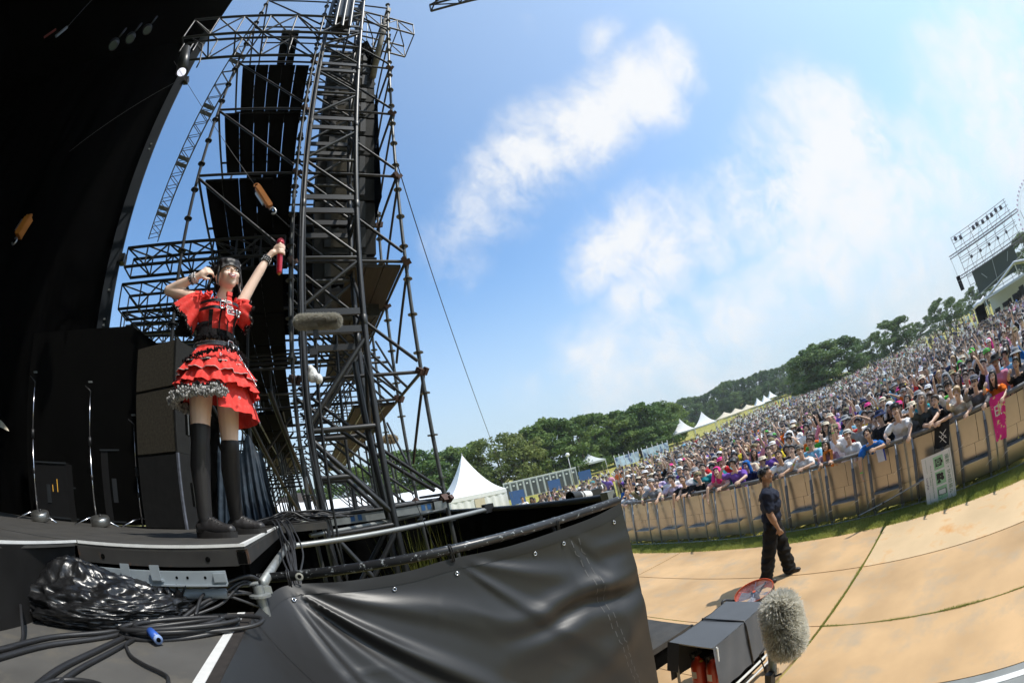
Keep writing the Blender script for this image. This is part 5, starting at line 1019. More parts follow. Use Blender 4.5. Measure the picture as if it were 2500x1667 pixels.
POSE = {
 'rail': dict(lean=14, R=arm_rail, L=arm_rail2, head=(0, 14, 5)), 'cross': dict(lean=16, R=((.12, .19, -.07), (-.22, .10, -.01)), L=((.12, .17, -.08), (-.21, .12, 0)), head=(8, 16, -6)),
 'dangle': dict(lean=18, R=((.06, .25, -.05), (.02, .07, -.24)), L=((.10, .2, -.06), (-.12, .18, -.02)), head=(-6, 24, 8)), 'point': dict(lean=10, R=((.04, .24, .10), (-.06, .22, .12)), L=arm_rail, head=(0, 14, -5), curlR=.7),
 'wave': dict(lean=8, R=((.12, .10, .22), (-.04, .10, .24)), L=((.08, .06, -.26), (-.05, .2, .04)), head=(0, 14, 6), curlR=.15), 'fists': dict(lean=8, R=((.08, .10, -.24), (-.10, .16, .14)), L=((.08, .10, -.24), (-.10, .16, .14)), head=(4, 12, 0), curlR=.9, curlL=.9),
 'both': dict(lean=6, R=((.12, .06, .24), (-.05, .06, .24)), L=((.12, .06, .24), (-.05, .06, .24)), head=(0, 16, 0), curlR=.2, curlL=.2), 'shade': dict(lean=14, R=((.16, .14, .04), (-.16, .16, .17)), L=arm_rail, head=(0, 8, -4)),
 'clap': dict(lean=8, R=((.06, .12, -.23), (-.16, .18, .16)), L=((.06, .12, -.23), (-.14, .18, .16)), head=(-5, 12, -5), curlR=.1, curlL=.1), 'stand': dict(lean=3, R=((.07, -.01, -.27), (-.02, .12, -.21)), L=((.07, -.01, -.27), (-.02, .12, -.21)), head=(3, 8, 3)),
 'up1': dict(lean=6, L=((.10, .10, .23), (-.05, .13, .21)), R=((.08, .05, -.26), (-.04, .18, .06)), head=(-4, 15, -7), curlL=.3), 'heart': dict(lean=4, R=((.16, .05, .20), (-.22, .03, .16)), L=((.16, .05, .20), (-.22, .03, .16)), head=(0, 10, 0)),
 'over': dict(lean=40, R=((.06, .22, -.14), (.0, .05, -.26)), L=((.14, .24, -.02), (-.14, .16, .03)), head=(10, 40, 14)), 'chin': dict(lean=13, R=((.10, .17, -.09), (-.16, .06, .16)), L=((.10, .18, -.08), (-.20, .14, 0)), head=(0, 12, 6))}
PB = {}
def pose_meshes(name, female, sleeve, voxel):
    key = (name, female, sleeve, voxel)
    if key not in PB:
        po = dict(POSE[name]); po['sleeve'] = sleeve; d, Hc, Rh = body_prims(po, female)
        PB[key] = (blob('body', d['skin'], voxel, skins[0]), wrinkle(blob('shirt', d['shirt'], voxel * 1.5, cloth_c, 3), .016, 9), blob('trousers', d['trousers'], voxel * 2, trous_m, 2), None, Hc, Rh)
        tan = PB[key][0].copy(); tan.materials.clear(); tan.materials.append(skins[1]); PB[key] = PB[key] + (tan,)
    return PB[key]
HAIRCOL = {'black': (.016, .013, .012), 'brown': (.07, .036, .018), 'dark': (.028, .019, .014), 'blond': (.42, .28, .13), 'grey': (.30, .28, .27), 'pink': (.6, .12, .25)}
SHIRT = {'white': (.86, .86, .85), 'black': (.016, .016, .017), 'grey': (.30, .31, .32), 'navy': (.02, .03, .08), 'purple': (.20, .10, .46), 'pink': (.74, .30, .44), 'hot pink': (.78, .05, .28), 'orange': (.80, .17, .015), 'blue': (.02, .13, .42), 'sky blue': (.20, .48, .70), 'teal': (.04, .36, .40), 'green': (.08, .42, .06), 'yellow': (.75, .58, .05), 'red': (.58, .03, .035), 'cream': (.70, .62, .48), 'brown': (.20, .11, .06), 'lavender': (.50, .42, .66), 'khaki': (.25, .22, .12)}
def person(label, root, face_az, pose, shirt, hair='short', hcol='black', hat=None, hatcol=None, female=False, sleeve=.62, mouth=True, tan=False, h=1.0, voxel=.013, group=None, shades=False, band=False, name='person'):
    sk, sh_, tr_, so_, Hc, Rh, sk2 = pose_meshes(pose, female, sleeve, voxel)
    o = bpy.data.objects.new(name, sk2 if tan else sk); C.objects.link(o); o.location = root; o.rotation_euler = (0, 0, R(-face_az)); o.scale = (h, h, h); tag(o, label, 'person', group)
    c = link('shirt', sh_, o); c.color = (*(SHIRT[shirt] if isinstance(shirt, str) else shirt), 1)
    link('trousers', tr_, o)
    e = Rh.to_euler()
    f = link('face', FACE_OPEN if mouth else FACE_SHUT, o, Hc, e); f['kind'] = 'stuff'
    hh = link('hair', HAIR[hair], o, Hc, e); hh.color = (*HAIRCOL[hcol], 1)
    if hat: q = link('hat' if hat != 'towel' else 'head_towel', HAT[hat], o, Hc + Rh @ Vector((0, 0, .012)), e, (1.03, 1.03, 1.03)); q.color = (*(SHIRT[hatcol] if isinstance(hatcol, str) else hatcol), 1)
    if shades: link('sunglasses', SHADES, o, Hc, e)['kind'] = 'stuff'
    if band:
        P_, t_, Nk_, H_, R_, S_ = skeleton(POSE[pose]); el, wr = S_['R'][1], S_['R'][2]; link('wristband', BAND, o, el.lerp(wr, .86), (wr - el).to_track_quat('Z', 'Y').to_euler())
    return o, Hc, Rh
sb_ = MB()
for s in (-1, 1): ell_mesh(sb_, (.031 * s, .092, .010), (.024, .006, .016), None, 8, 6)
sb_.box((0, .094, .014), (.03, .005, .006)).box((-.07, .045, .012), (.004, .09, .006)).box((.07, .045, .012), (.004, .09, .006)); SHADES = sb_.mesh('sunglasses', rubber, True)
BAND = MB().lathe([(.031, -.009), (.033, -.006), (.033, .006), (.031, .009)], n=12).mesh('wristband', band_m, True)
# ---- front row: (photo x, y of head), looks
FRONT = [
 ((1532, 1208), 'balding man in white shirt with folded arms at the tarpaulin end', dict(pose='cross', shirt='white', hair='bald', hcol='dark', mouth=False)),
 ((1562, 1191), 'laughing person in dark vest over white shirt next to the balding man', dict(pose='wave', shirt='khaki', hair='short')),
 ((1589, 1180), 'man in light grey shirt and grey cap resting on the rail', dict(pose='rail', shirt='grey', hat='cap', hatcol=(.42, .42, .42), band=True, mouth=False)),
 ((1639, 1170), 'singing person in white and lilac tie-dye shirt', dict(pose='rail', shirt=(.68, .58, .72), hair='fringe', band=True)),
 ((1666, 1172), 'man in plain black T-shirt with one arm hanging over the rail', dict(pose='dangle', shirt='black', hair='short', mouth=False, tan=True)),
 ((1704, 1164), 'person in black hooded top with khaki cap and glasses', dict(pose='rail', shirt='black', hat='cap', hatcol='khaki', sleeve=2, shades=True)),
 ((1750, 1153), 'person with hot pink towel over the head and bright patterned wrap', dict(pose='dangle', shirt=(.70, .40, .42), hat='towel', hatcol='hot pink')),
 ((1790, 1132), 'person in purple T-shirt shading the eyes with a hand', dict(pose='shade', shirt='purple', hair='fringe', mouth=False)),
 ((1822, 1138), 'person with a blue towel hood behind the security guard', dict(pose='stand', shirt='navy', hat='towel', hatcol='blue', mouth=False)),
 ((1862, 1130), 'person in beige sun hat and yellow scarf beside the guard', dict(pose='stand', shirt='navy', hat='straw', hatcol='cream', mouth=False)),
 ((1901, 1113), 'grey-haired man in white shirt with dark scarf, both hands over the rail', dict(pose='dangle', shirt='white', hair='short', hcol='dark', mouth=False, tan=True, band=True)),
 ((1953, 1101), 'smiling man in white printed T-shirt and grey cap', dict(pose='chin', shirt='white', hat='cap', hatcol=(.2, .19, .17), band=True)),
 ((2016, 1088), 'woman in pink top with orange towel and a light stick', dict(pose='fists', shirt=(.55, .34, .42), hair='long', female=True)),
 ((2069, 1064), 'man in white printed T-shirt and white cap raising a fist', dict(pose='wave', shirt='white', hat='cap', hatcol=(.62, .60, .54), band=True)),
 ((2119, 1060), 'young man in bright blue T-shirt bending far over the barrier', dict(pose='over', shirt='blue', hair='fringe', band=True, tan=True)),
 ((2188, 1010), 'tall man in white polo shirt laughing beside the one in blue', dict(pose='rail', shirt='white', hat='cap', hatcol='black', h=1.06)),
 ((2226, 998), 'person in wide straw hat standing behind the white polo', dict(pose='stand', shirt=(.10, .10, .10), hat='straw', hatcol='cream', mouth=False)),
 ((2250, 975), 'person with long grey hair pointing at the stage', dict(pose='point', shirt=(.06, .08, .09), hair='long', hcol='grey')),
 ((2283, 980), 'man in black patterned shirt hanging a black towel over the rail', dict(pose='cross', shirt='black', hair='short', hcol='dark')),
 ((2336, 958), 'fair-haired person in off-white T-shirt pointing forward', dict(pose='point', shirt='cream', hair='fringe', hcol='blond', mouth=False, band=True)),
 ((2379, 934), 'person in grey hoodie, grey cap and sunglasses pointing', dict(pose='point', shirt=(.16, .155, .165), hat='cap', hatcol=(.16, .17, .2), sleeve=2, shades=True)),
 ((2423, 920), 'shouting girl in orange T-shirt pointing over a pink towel', dict(pose='point', shirt='orange', hair='long', female=True, band=True)),
 ((2480, 888), 'person in black shirt with a sky blue towel round the neck', dict(pose='point', shirt='black', hair='short', tan=True)),
]
FPOS = []
for (px, py), lab, kw in FRONT:
    kw = dict(kw); P_, t_, Nk_, Hc, Rh, S_ = skeleton(POSE[kw['pose']]); v = ray(px, py); xh = {'stand': 8.62, 'over': 7.95, 'dangle': 8.12, 'point': 8.2, 'wave': 8.25}.get(kw['pose'], 8.16); w = Vector((0, 0, CAMZ)) + v * (xh / v.x)
    hh = kw.pop('h', None) or min(1.12, max(.92, w.z / Hc.z)); fa = 270 + random.uniform(-12, 6); fa = math.degrees(math.atan2(-.4 - w.x, 2.3 - w.y)) * .55 + (-90) * .45
    ro = Matrix.Rotation(R(-fa), 3, 'Z') @ (Hc * hh); x, y = w.x - ro.x, w.y - ro.y
    if x < 8.17: x = 8.17 + random.uniform(0, .04)
    o, _, _ = person(lab, (x, y, 0), fa, voxel=.011, h=hh, group='people along the barrier rail', **kw); FPOS.append((x, y))
# ---- the rest of the nearer crowd
cols = ['white'] * 44 + ['black'] * 24 + ['grey'] * 8 + ['navy'] * 8 + ['purple'] * 4 + ['pink'] * 4 + ['hot pink'] * 2 + ['orange'] * 3 + ['blue'] * 4 + ['sky blue'] * 6 + ['teal'] * 2 + ['green'] * 3 + ['yellow'] * 3 + ['red'] * 3 + ['cream'] * 6 + ['lavender'] * 5 + ['khaki'] * 2 + ['brown'] * 2
hats = [None] * 15 + ['cap'] * 5 + ['bucket'] * 4 + ['straw'] + ['towel']
hcols = ['black', 'grey', 'white', 'khaki', 'cream', 'navy', 'black', 'white', 'black', 'white', 'grey', 'navy', 'cream', 'white', 'grey', 'black', 'white', 'hot pink', 'green']
gp = ['stand', 'wave', 'fists', 'both', 'clap', 'up1', 'point', 'shade', 'stand', 'fists', 'heart', 'up1', 'clap']
gw = [5, 3, 3, 1, 3, 3, 3, 1, 5, 2, .3, 2, 2]
pos = []; r2 = random.Random(21)
row = 0; x = 8.72
while len(pos) < 285:
    ymax = 8.9 * x / 8 + .6; ymin = -1.35 * x / 8 - .3; y = ymin + r2.uniform(0, .4)
    while y < ymax:
        xx = x + r2.uniform(-.17, .17)
        if all((xx - a) ** 2 + (y - b) ** 2 > .15 for a, b in FPOS): pos.append((xx, y, row))
        y += r2.uniform(.44, .66) + .02 * row
    x += .56 + .02 * row; row += 1
for k in range(15): pos.append((r2.uniform(8.3, 10.5), r2.uniform(14.6, 19), 20))
pos = pos[:300]
MIDX = max(p[0] for p in pos if p[2] < 20)
POSECT = {'stand': 'standing', 'wave': 'waving', 'fists': 'fists-up', 'both': 'arms-up', 'clap': 'clapping', 'up1': 'arm-lifting', 'point': 'pointing', 'shade': 'eye-shading', 'heart': 'heart-making'}
used = {}
rowsn = ['second', 'third', 'fourth', 'fifth', 'sixth', 'seventh', 'eighth', 'ninth', 'tenth', 'eleventh', 'twelfth', 'thirteenth', 'fourteenth']
marks = [(9.6, 'the bald man'), (8.4, 'the grey-cap man'), (7.6, 'the tie-dye shirt'), (6.9, 'the black T-shirt'), (6.1, 'the pink towel'), (5.2, 'the guard'), (4.3, 'the dark scarf'), (3.6, 'the grey cap'), (2.9, 'the light stick'), (2.3, 'the white cap'), (1.7, 'the blue T-shirt'), (1.1, 'the white polo'), (.5, 'long grey hair'), (0.0, 'the patterned shirt'), (-.5, 'the fair hair'), (-1.0, 'the grey hoodie'), (-1.5, 'the orange T-shirt')]
for (x, y, rw) in pos:
    fem = r2.random() < .45; hair = r2.choice(['long', 'fringe', 'long', 'fringe']) if fem else r2.choice(['short', 'short', 'fringe']); hat = r2.choice(hats); hc = r2.choice(hcols); scn = r2.choice(cols); ps = r2.choices(gp, gw)[0]; hcl = r2.choice(['black', 'black', 'dark', 'brown', 'black', 'dark', 'brown', 'blond' if r2.random() < .2 else 'black'])
    fa = math.degrees(math.atan2(-.4 - x, 2.2 - y)) + r2.uniform(-9, 9)
    hn = {'cap': f'{hc} cap', 'bucket': f'{hc} bucket hat', 'straw': 'wide sun hat', 'towel': f'{hc} head towel'}.get(hat) or {'long': f'long {hcl} hair', 'fringe': f'{hcl} fringe', 'short': f'short {hcl} hair'}[hair]
    if rw == 20: lab = f'person in {scn} shirt with {hn} in the group by the marquee'
    else:
        ysc = y * 8 / x; mk_ = min(marks, key=lambda q: abs(q[0] - ysc))[1].replace('the ', '')
        lab = f'{POSECT[ps]} person, {scn} shirt, {hn}, {rowsn[min(12, rw)]} row behind {mk_}'
    n_ = used.get(lab, 0); used[lab] = n_ + 1
    if n_: lab = lab.replace('person', 'taller person' if n_ == 1 else 'shorter person')
    o, _, _ = person(lab, (x, y, 0), fa, ps, scn, hair, hcl, hat, 'cream' if hat == 'straw' else hc, fem, .62, r2.random() < .6, r2.random() < .35, r2.uniform(.93, 1.05) * (.97 if fem else 1), .015, 'festival crowd behind the rail', r2.random() < .08, False)

# ---- far crowd: one mass of small figures
def crowd_unit(seed, ratio, vox):
    rd = random.Random(seed); ps = rd.choice(['stand', 'wave', 'fists', 'clap', 'up1', 'stand', 'both']); d, Hc, Rh = body_prims(POSE[ps], rd.random() < .5)
    col = MATS['cloth_colour']; allp = []; ctr = []; cat = []
    for k, nm in enumerate(('skin', 'shirt', 'trousers')):
        for p in d[nm]:
            if p[0] == 'c' and min(p[3], p[4]) < .02 or (p[0] == 'e' and max(p[2]) < .03): continue
            allp.append(p)
    hp = [('e', Hc + Rh @ Vector((0, -.028, .045)), (.094, .10, .088), Rh)]
    if rd.random() < .4: hp.append(('e', Hc + Rh @ Vector((0, -.08, -.08)), (.08, .05, .13), Rh))
    if rd.random() < .3: hp.append(('e', Hc + Rh @ Vector((0, .02, .04)), (.14, .15, .03), Rh))
    allp += hp; me = blob('unit', allp, vox, col, 1, .4, ratio)
    co = np.zeros(len(me.vertices) * 3); me.vertices.foreach_get('co', co); co = co.reshape(-1, 3); me.calc_loop_triangles(); tri = np.zeros(len(me.loop_triangles) * 3, int); me.loop_triangles.foreach_get('vertices', tri); tri = tri.reshape(-1, 3)
    def dist(p):
        if p[0] == 'e': return np.linalg.norm((co - np.array(p[1])) / np.array(p[2]), axis=1) * min(p[2]) - min(p[2])
        a, b = np.array(p[1]), np.array(p[2]); t = np.clip(((co - a) @ (b - a)) / max(1e-9, (b - a) @ (b - a)), 0, 1); return np.linalg.norm(co - (a + t[:, None] * (b - a)), axis=1) - (p[3] + (p[4] - p[3]) * t)
    best = np.full(len(co), 9.); cl = np.zeros(len(co), int)
    for k, lst in enumerate((d['skin'], d['shirt'], d['trousers'], hp)):
        for p in lst:
            q = dist(p) - (.012 if k == 3 else .004 if k else 0); mm_ = q < best; best[mm_] = q[mm_]; cl[mm_] = k
    bpy.data.meshes.remove(me); return co, tri, cl
LO = [crowd_unit(k, .30, .055) for k in range(6)]; LO2 = [crowd_unit(k + 20, .16, .07) for k in range(6)]
V_, T_, K_ = [], [], []; nv = 0; r3 = np.random.default_rng(5); npers = 0
lb = [(19, 25), (24, 31), (33, 39), (50, 47), (75, 52), (130, 57.5), (175, 60)]
def azmin(rr): return np.interp(rr, [q[0] for q in lb], [q[1] for q in lb])
carr = np.array([SHIRT[c] for c in ['white'] * 44 + ['black'] * 16 + ['grey'] * 6 + ['navy'] * 10 + ['sky blue'] * 5 + ['cream'] * 8 + ['lavender'] * 4 + ['khaki'] * 3 + ['pink'] * 2 + ['orange', 'red', 'teal', 'yellow', 'green', 'blue', 'purple']])
rr = 12.5
while rr < 170:
    s = .66 + .0118 * (rr - 12); a0 = azmin(rr) if rr > 19 else 24; az = a0 + r3.uniform(0, 1)
    while az < 108:
        az += math.degrees(s / rr) * r3.uniform(.6, 1.5); r_ = rr + r3.uniform(-.5, .5) * s; x, y = r_ * math.sin(R(az)), r_ * math.cos(R(az))
        if x < MIDX + .4 and y < 9.4 * x / 8 + .8: continue
        if x < 8.35: continue
        if az > 93 and rr > 36: continue
        if az < 47 and rr > 24 and r3.random() < .35: continue
        if 85 < az < 93.4 and rr > 42 and r3.random() < .72: continue
        if rr > 24 and mnz.noise(Vector((x * .11, y * .11, 3))) < -.28 and r3.random() < .6: continue
        edge = az - a0
        if edge < 5 and rr > 24 and r3.random() < .55: continue
        if rr > 28 and r3.random() < .12 + .10 * sm((rr - 28) / 20) + .45 * sm((rr - 60) / 90) * (1 if math.sin(az * .9 + rr * .11) > -.2 else 1.5): continue
        co, tri, cl = (LO if rr < 34 else LO2)[r3.integers(6)]
        fa = math.atan2(-x, 2 - y) + r3.normal() * .2; h = r3.uniform(.92, 1.05); ca, sa = math.cos(-fa), math.sin(-fa)
        q = co * h; V_.append(np.stack([q[:, 0] * ca - q[:, 1] * sa + x, q[:, 0] * sa + q[:, 1] * ca + y, q[:, 2] + gz(x, y) - .02], 1)); T_.append(tri + nv); nv += len(co); npers += 1
        pal = np.array([[.62, .42, .31] if r3.random() < .7 else [.48, .31, .21], carr[r3.integers(len(carr))], [.03, .032, .04] if r3.random() < .6 else ([.10, .11, .16] if r3.random() < .5 else [.35, .32, .27]), [.018, .015, .014] if r3.random() < .80 else ([.06, .035, .02] if r3.random() < .6 else carr[r3.integers(len(carr))] * .8)]); K_.append(pal[cl] * .9 + .04)
    rr += s * .95
V_ = np.concatenate(V_); T_ = np.concatenate(T_); K_ = np.concatenate(K_)
me = bpy.data.meshes.new('crowd'); me.vertices.add(len(V_)); me.vertices.foreach_set('co', V_.ravel().astype(np.float32)); me.loops.add(T_.size); me.loops.foreach_set('vertex_index', T_.ravel()); me.polygons.add(len(T_)); me.polygons.foreach_set('loop_start', np.arange(0, T_.size, 3)); me.polygons.foreach_set('loop_total', np.full(len(T_), 3)); me.update(calc_edges=True)
ca_ = me.color_attributes.new('Col', 'FLOAT_COLOR', 'POINT'); ca_.data.foreach_set('color', np.concatenate([K_, np.ones((len(K_), 1))], 1).ravel().astype(np.float32))
cmat = bpy.data.materials.new('crowd_colours'); cmat.use_nodes = True; t = cmat.node_tree; an = t.nodes.new('ShaderNodeAttribute'); an.attribute_name = 'Col'; t.links.new(an.outputs['Color'], t.nodes['Principled BSDF'].inputs['Base Color']); t.nodes['Principled BSDF'].inputs['Roughness'].default_value = .8; t.nodes['Principled BSDF'].inputs['Specular IOR Level'].default_value = .2
me.materials.append(cmat); me.validate(); me.polygons.foreach_set('use_smooth', [True] * len(me.polygons)); co_ = bpy.data.objects.new('crowd', me); C.objects.link(co_); tag(co_, 'dense mass of festival goers filling the field to the trees', 'crowd', kind='stuff')
# ================================================================ the singer
WO = Vector((-.47, 2.40, SZ)); WAZ = 145
skin_w = mat('singer_skin', (.85, .61, .48), .42, 0, .04, 18, sss=.0, spec=.4)
red_c = mat('red_gingham', (.76, .055, .045), .75, 0, .12, 30, bump=.15, bscale=120, spec=.2, col2=((.84, .12, .10), 1.2, .5, .7)); blk_lace = mat('black_lace', (.012, .011, .012), .9, 0, .3, 60, bump=.8, bscale=220, spec=.2); white_lace = mat('white_lace', (.62, .58, .57), .85, 0, .15, 50, bump=.6, bscale=200); leather = mat('black_leather', (.016, .016, .017), .32, 0, .15, 20, spec=.6); silver = mat('buckle_silver', (.62, .62, .62), .22, .95, .1); sock_m = mat('black_sock', (.020, .018, .018), .55, 0, .12, 30, spec=.5); fluff_m = mat('grey_fluff', (.40, .39, .38), .95, 0, .9, 70, bump=1, bscale=160); shoe_b = mat('sneaker_black', (.022, .020, .020), .42, 0, .2, 25, spec=.45, bump=.2, bscale=60); mic_red = mat('mic_red', (.52, .012, .03), .3, .2, .1, 30, coat=.3)
wr = dict(RS=(.152, -.01, 1.315), RE=(.305, -.15, 1.395), RW=(.165, .02, 1.445), LS=(-.155, .005, 1.325), LE=(-.252, .035, 1.535), LW=(-.335, .062, 1.715)); wr = {k: Vector(v) for k, v in wr.items()}
Hc = Vector((-.032, .055, 1.475)); Rh = head_rot(8, 11, 5); f = lambda x, y, z: Hc + Rh @ Vector((x, y, z))
sk = [('e', f(0, -.014, .030), (.074, .092, .088), Rh), ('e', f(0, .024, -.028), (.059, .060, .062), Rh), ('e', f(0, .038, -.060), (.040, .043, .040), Rh), ('e', f(0, .056, -.088), (.021, .022, .018), Rh), ('c', f(0, .088, .004), f(0, .0985, -.020), .006, .0095), ('e', f(-.034, .064, -.030), (.024, .022, .024), Rh), ('e', f(.034, .064, -.030), (.024, .022, .024), Rh), ('e', f(0, .068, .034), (.046, .016, .026), Rh), ('e', f(0, .080, -.056), (.026, .010, .018), Rh)]
for s in (-1, 1): sk.append(('e', f(.073 * s, -.008, -.008), (.009, .017, .028), Rh, 10, 7))
sk += [('c', (0, .0, 1.29), f(0, -.022, -.055), .043, .041), ('c', (-.11, 0, 1.30), (.11, 0, 1.30), .045, .045), ('e', (0, 0, 1.22), (.125, .082, .12)), ('e', (0, 0, 1.10), (.108, .080, .12)), ('e', (0, 0, .98), (.130, .100, .11))]
for S, E_, W_ in (('RS', 'RE', 'RW'), ('LS', 'LE', 'LW')): sk += [('c', wr[S], wr[E_], .042, .034), ('c', wr[E_], wr[E_].lerp(wr[W_], .4), .034, .034), ('c', wr[E_].lerp(wr[W_], .4), wr[W_], .034, .021)]
sk += hand(wr['RW'], Vector((-.065, .055, .050)), (-.6, -.5, -.2), .75, .86, .12, 1)
# raised hand closes on the microphone
mic_c = Vector((-.412, .095, 1.76)); dvh = Vector((-.03, .055, .05)).normalized(); lw = wr['LW']
sk += [('c', lw, lw + Vector((-.025, .015, .035)), .021, .024)]
pal = lw + Vector((-.040, .018, .055)); toc = (mic_c - pal); toc.z = 0; toc.normalize(); tang = Vector((-toc.y, toc.x, 0))
for k in range(4):
    zz = pal.z + .036 - .021 * k; ctr = Vector((mic_c.x, mic_c.y, zz)); a0 = math.atan2(-toc.y, -toc.x); pts = [ctr + Vector((math.cos(a), math.sin(a), 0)) * .0315 for a in (a0 + .35, a0 + 1.2, a0 + 2.1, a0 + 3.0)]
    for q in range(3): sk.append(('c', pts[q], pts[q+1], .0088, .0082, 8))
    sk.append(('c', pal + Vector((0, 0, (zz - pal.z) * .6)), pts[0], .013, .010, 8))
tp_ = [pal + Vector((0, 0, .015)), mic_c - toc * .024 - tang * .018 + Vector((0, 0, .025)), mic_c - toc * .008 - tang * .031 + Vector((0, 0, .055))]
sk += [('c', tp_[0], tp_[1], .013, .011, 8), ('c', tp_[1], tp_[2], .011, .0088, 8)]
RL = [Vector(q) for q in ((.088, .0, .93), (.122, .005, .50), (.135, -.03, .10))]; LL = [Vector(q) for q in ((-.085, .0, .93), (-.088, -.04, .49), (-.142, -.20, .10))]
for L in (RL, LL): sk += [('c', L[0], L[0].lerp(L[1], .5), .080, .070), ('c', L[0].lerp(L[1], .5), L[1], .070, .052), ('c', L[1], L[2], .042, .030)]
sg_ = bpy.data.objects.new('person', blob('body', sk, .0065, skin_w, 3)); C.objects.link(sg_); sg_.location = WO; sg_.rotation_euler = (0, 0, R(-WAZ)); tag(sg_, 'singer in a frilly red dress raising a red microphone on stage', 'person')
WW = wm(sg_)
def wpart(name, mb, m, smooth=True, parent=None):
    o = bpy.data.objects.new(name, mb.mesh(name, m, smooth)); C.objects.link(o); o.parent = parent or sg_; return o
def wblob(name, prims, vox, m, it=3, parent=None):
    o = bpy.data.objects.new(name, blob(name, prims, vox, m, it)); C.objects.link(o); o.parent = parent or sg_; return o
# socks and shoes
for L, nm in ((RL, 'R'), (LL, 'L')):
    t0 = .84 if nm == 'R' else .96; a = L[0].lerp(L[1], t0); cf = Vector((0, -.012, 0))
    wblob('sock', [('c', a, L[1], .0755 - (t0 - .5) * .036, .058), ('c', L[1], L[1].lerp(L[2], .3) + cf, .058, .061), ('c', L[1].lerp(L[2], .3) + cf, L[1].lerp(L[2], .6) + cf * .5, .061, .051), ('c', L[1].lerp(L[2], .6) + cf * .5, L[2], .051, .043)], .008, sock_m)
    td = (Vector((-.12, .13, 0)) if nm == 'R' else Vector((-.13, .12, 0))).normalized(); an = L[2]; sd_ = Vector((td.y, -td.x, 0))
    sh_ = wblob('shoe', [('c', an - td * .03 + Vector((0, 0, -.045)), an + td * .05 + Vector((0, 0, -.045)), .040, .040), ('c', an + td * .05 + Vector((0, 0, -.05)), an + td * .145 + Vector((0, 0, -.062)), .040, .033), ('c', an, an + Vector((0, 0, -.04)), .040, .042), ('c', an + td * .02 + Vector((0, 0, -.01)), an + td * .10 + Vector((0, 0, -.045)), .030, .028)], .007, shoe_b)
    b = MB(); rows = [[], []]
    for k in range(28):
        a_ = 2 * math.pi * k / 28; px = math.cos(a_); py = math.sin(a_); p = an + td * (.055 + .128 * px) + sd_ * (.043 + .006 * px) * py; rows[0].append((p.x, p.y, .0)); rows[1].append((p.x, p.y, .030 + (.014 if px < -.3 else 0)))
    b.add(rows[0] + rows[1], [(i, (i+1) % 28, 28 + (i+1) % 28, 28 + i) for i in range(28)] + [tuple(range(27, -1, -1)), tuple(range(28, 56))]); wpart('sole', b, mat('sole_black', (.02, .018, .017), .55, 0, .2, 40), False, sh_)
    for k in range(5): q = an + td * (.035 + .018 * k) + Vector((0, 0, .012 - .010 * k)); wpart('lace', MB().path([q - sd_ * .026 + Vector((0, 0, -.006)), q + Vector((0, 0, .006)), q + sd_ * .026 + Vector((0, 0, -.006))], .0035, 6), rubber, True, sh_)
# face
ey = mat('eye_white', (.75, .72, .70), .3); lipm = mat('lip_pink', (.62, .22, .22), .4); blush = mat('cheek', (.80, .46, .40), .5); irism = mat('iris_dark', (.025, .015, .012), .15)
fb = MB()
for s in (-1, 1):
    ell_mesh(fb, (.0300 * s, .0835, .003), (.0130, .0055, .0050), None, 12, 8)
    ell_mesh(fb, (.0300 * s, .0858, .0035), (.0064, .0046, .0050), None, 10, 8); fb.m[-80:] = [1] * 80
    for k in range(7): x_ = -.0145 + .0048 * k; fb.box(((.0300 + x_) * s, .0882 - abs(x_) * .20, .0085 - (x_ * 9) ** 2 * .016), (.0056, .004, .0026), None, 1)
    for k in range(6): x_ = -.014 + .0056 * k; fb.box(((.0315 + x_) * s, .0872 - abs(x_) * .28, .0270 - (x_ * 9 + .03) ** 2 * .05), (.0064, .003, .0020), None, 2)
fo = wpart('face', fb, [ey, irism, mat('brow_brown', (.07, .04, .03), .7)]); fo.location = Hc + Rh @ Vector((0, .0008, -.009)); fo.rotation_euler = Rh.to_euler(); fo['kind'] = 'stuff'
sm_ = lambda x_, k_: -.050 + k_ + x_ * x_ * 17          # smile curve
b = MB().grid([[(x_, .0945 - x_ * x_ * 14 - .002 * t_, sm_(x_, 0) * (1 - t_) + sm_(x_, -.021 * (1 - (x_ / .0255) ** 2)) * t_) for x_ in np.linspace(-.0255, .0255, 13)] for t_ in np.linspace(0, 1, 5)]); mo = wpart('mouth', b, mat('mouth_inside', (.20, .03, .03), .5)); mo.location = Hc; mo.rotation_euler = Rh.to_euler()
b = MB().path([(x_, .0955 - x_ * x_ * 14, sm_(x_, .001)) for x_ in np.linspace(-.027, .027, 13)], .0026, 6); wpart('upper_lip', b, lipm, True, mo)
b = MB().path([(x_, .0938 - x_ * x_ * 14, sm_(x_, -.0215 * (1 - (x_ / .0262) ** 2))) for x_ in np.linspace(-.026, .026, 13)], .0030, 6); wpart('lower_lip', b, lipm, True, mo)
b = MB().grid([[(x_, .0958 - x_ * x_ * 14, sm_(x_, -.001) - .0075 * t_ * (1 - (x_ / .024) ** 2)) for x_ in np.linspace(-.022, .022, 11)] for t_ in (0, 1)]); wpart('teeth', b, teeth_m, True, mo)
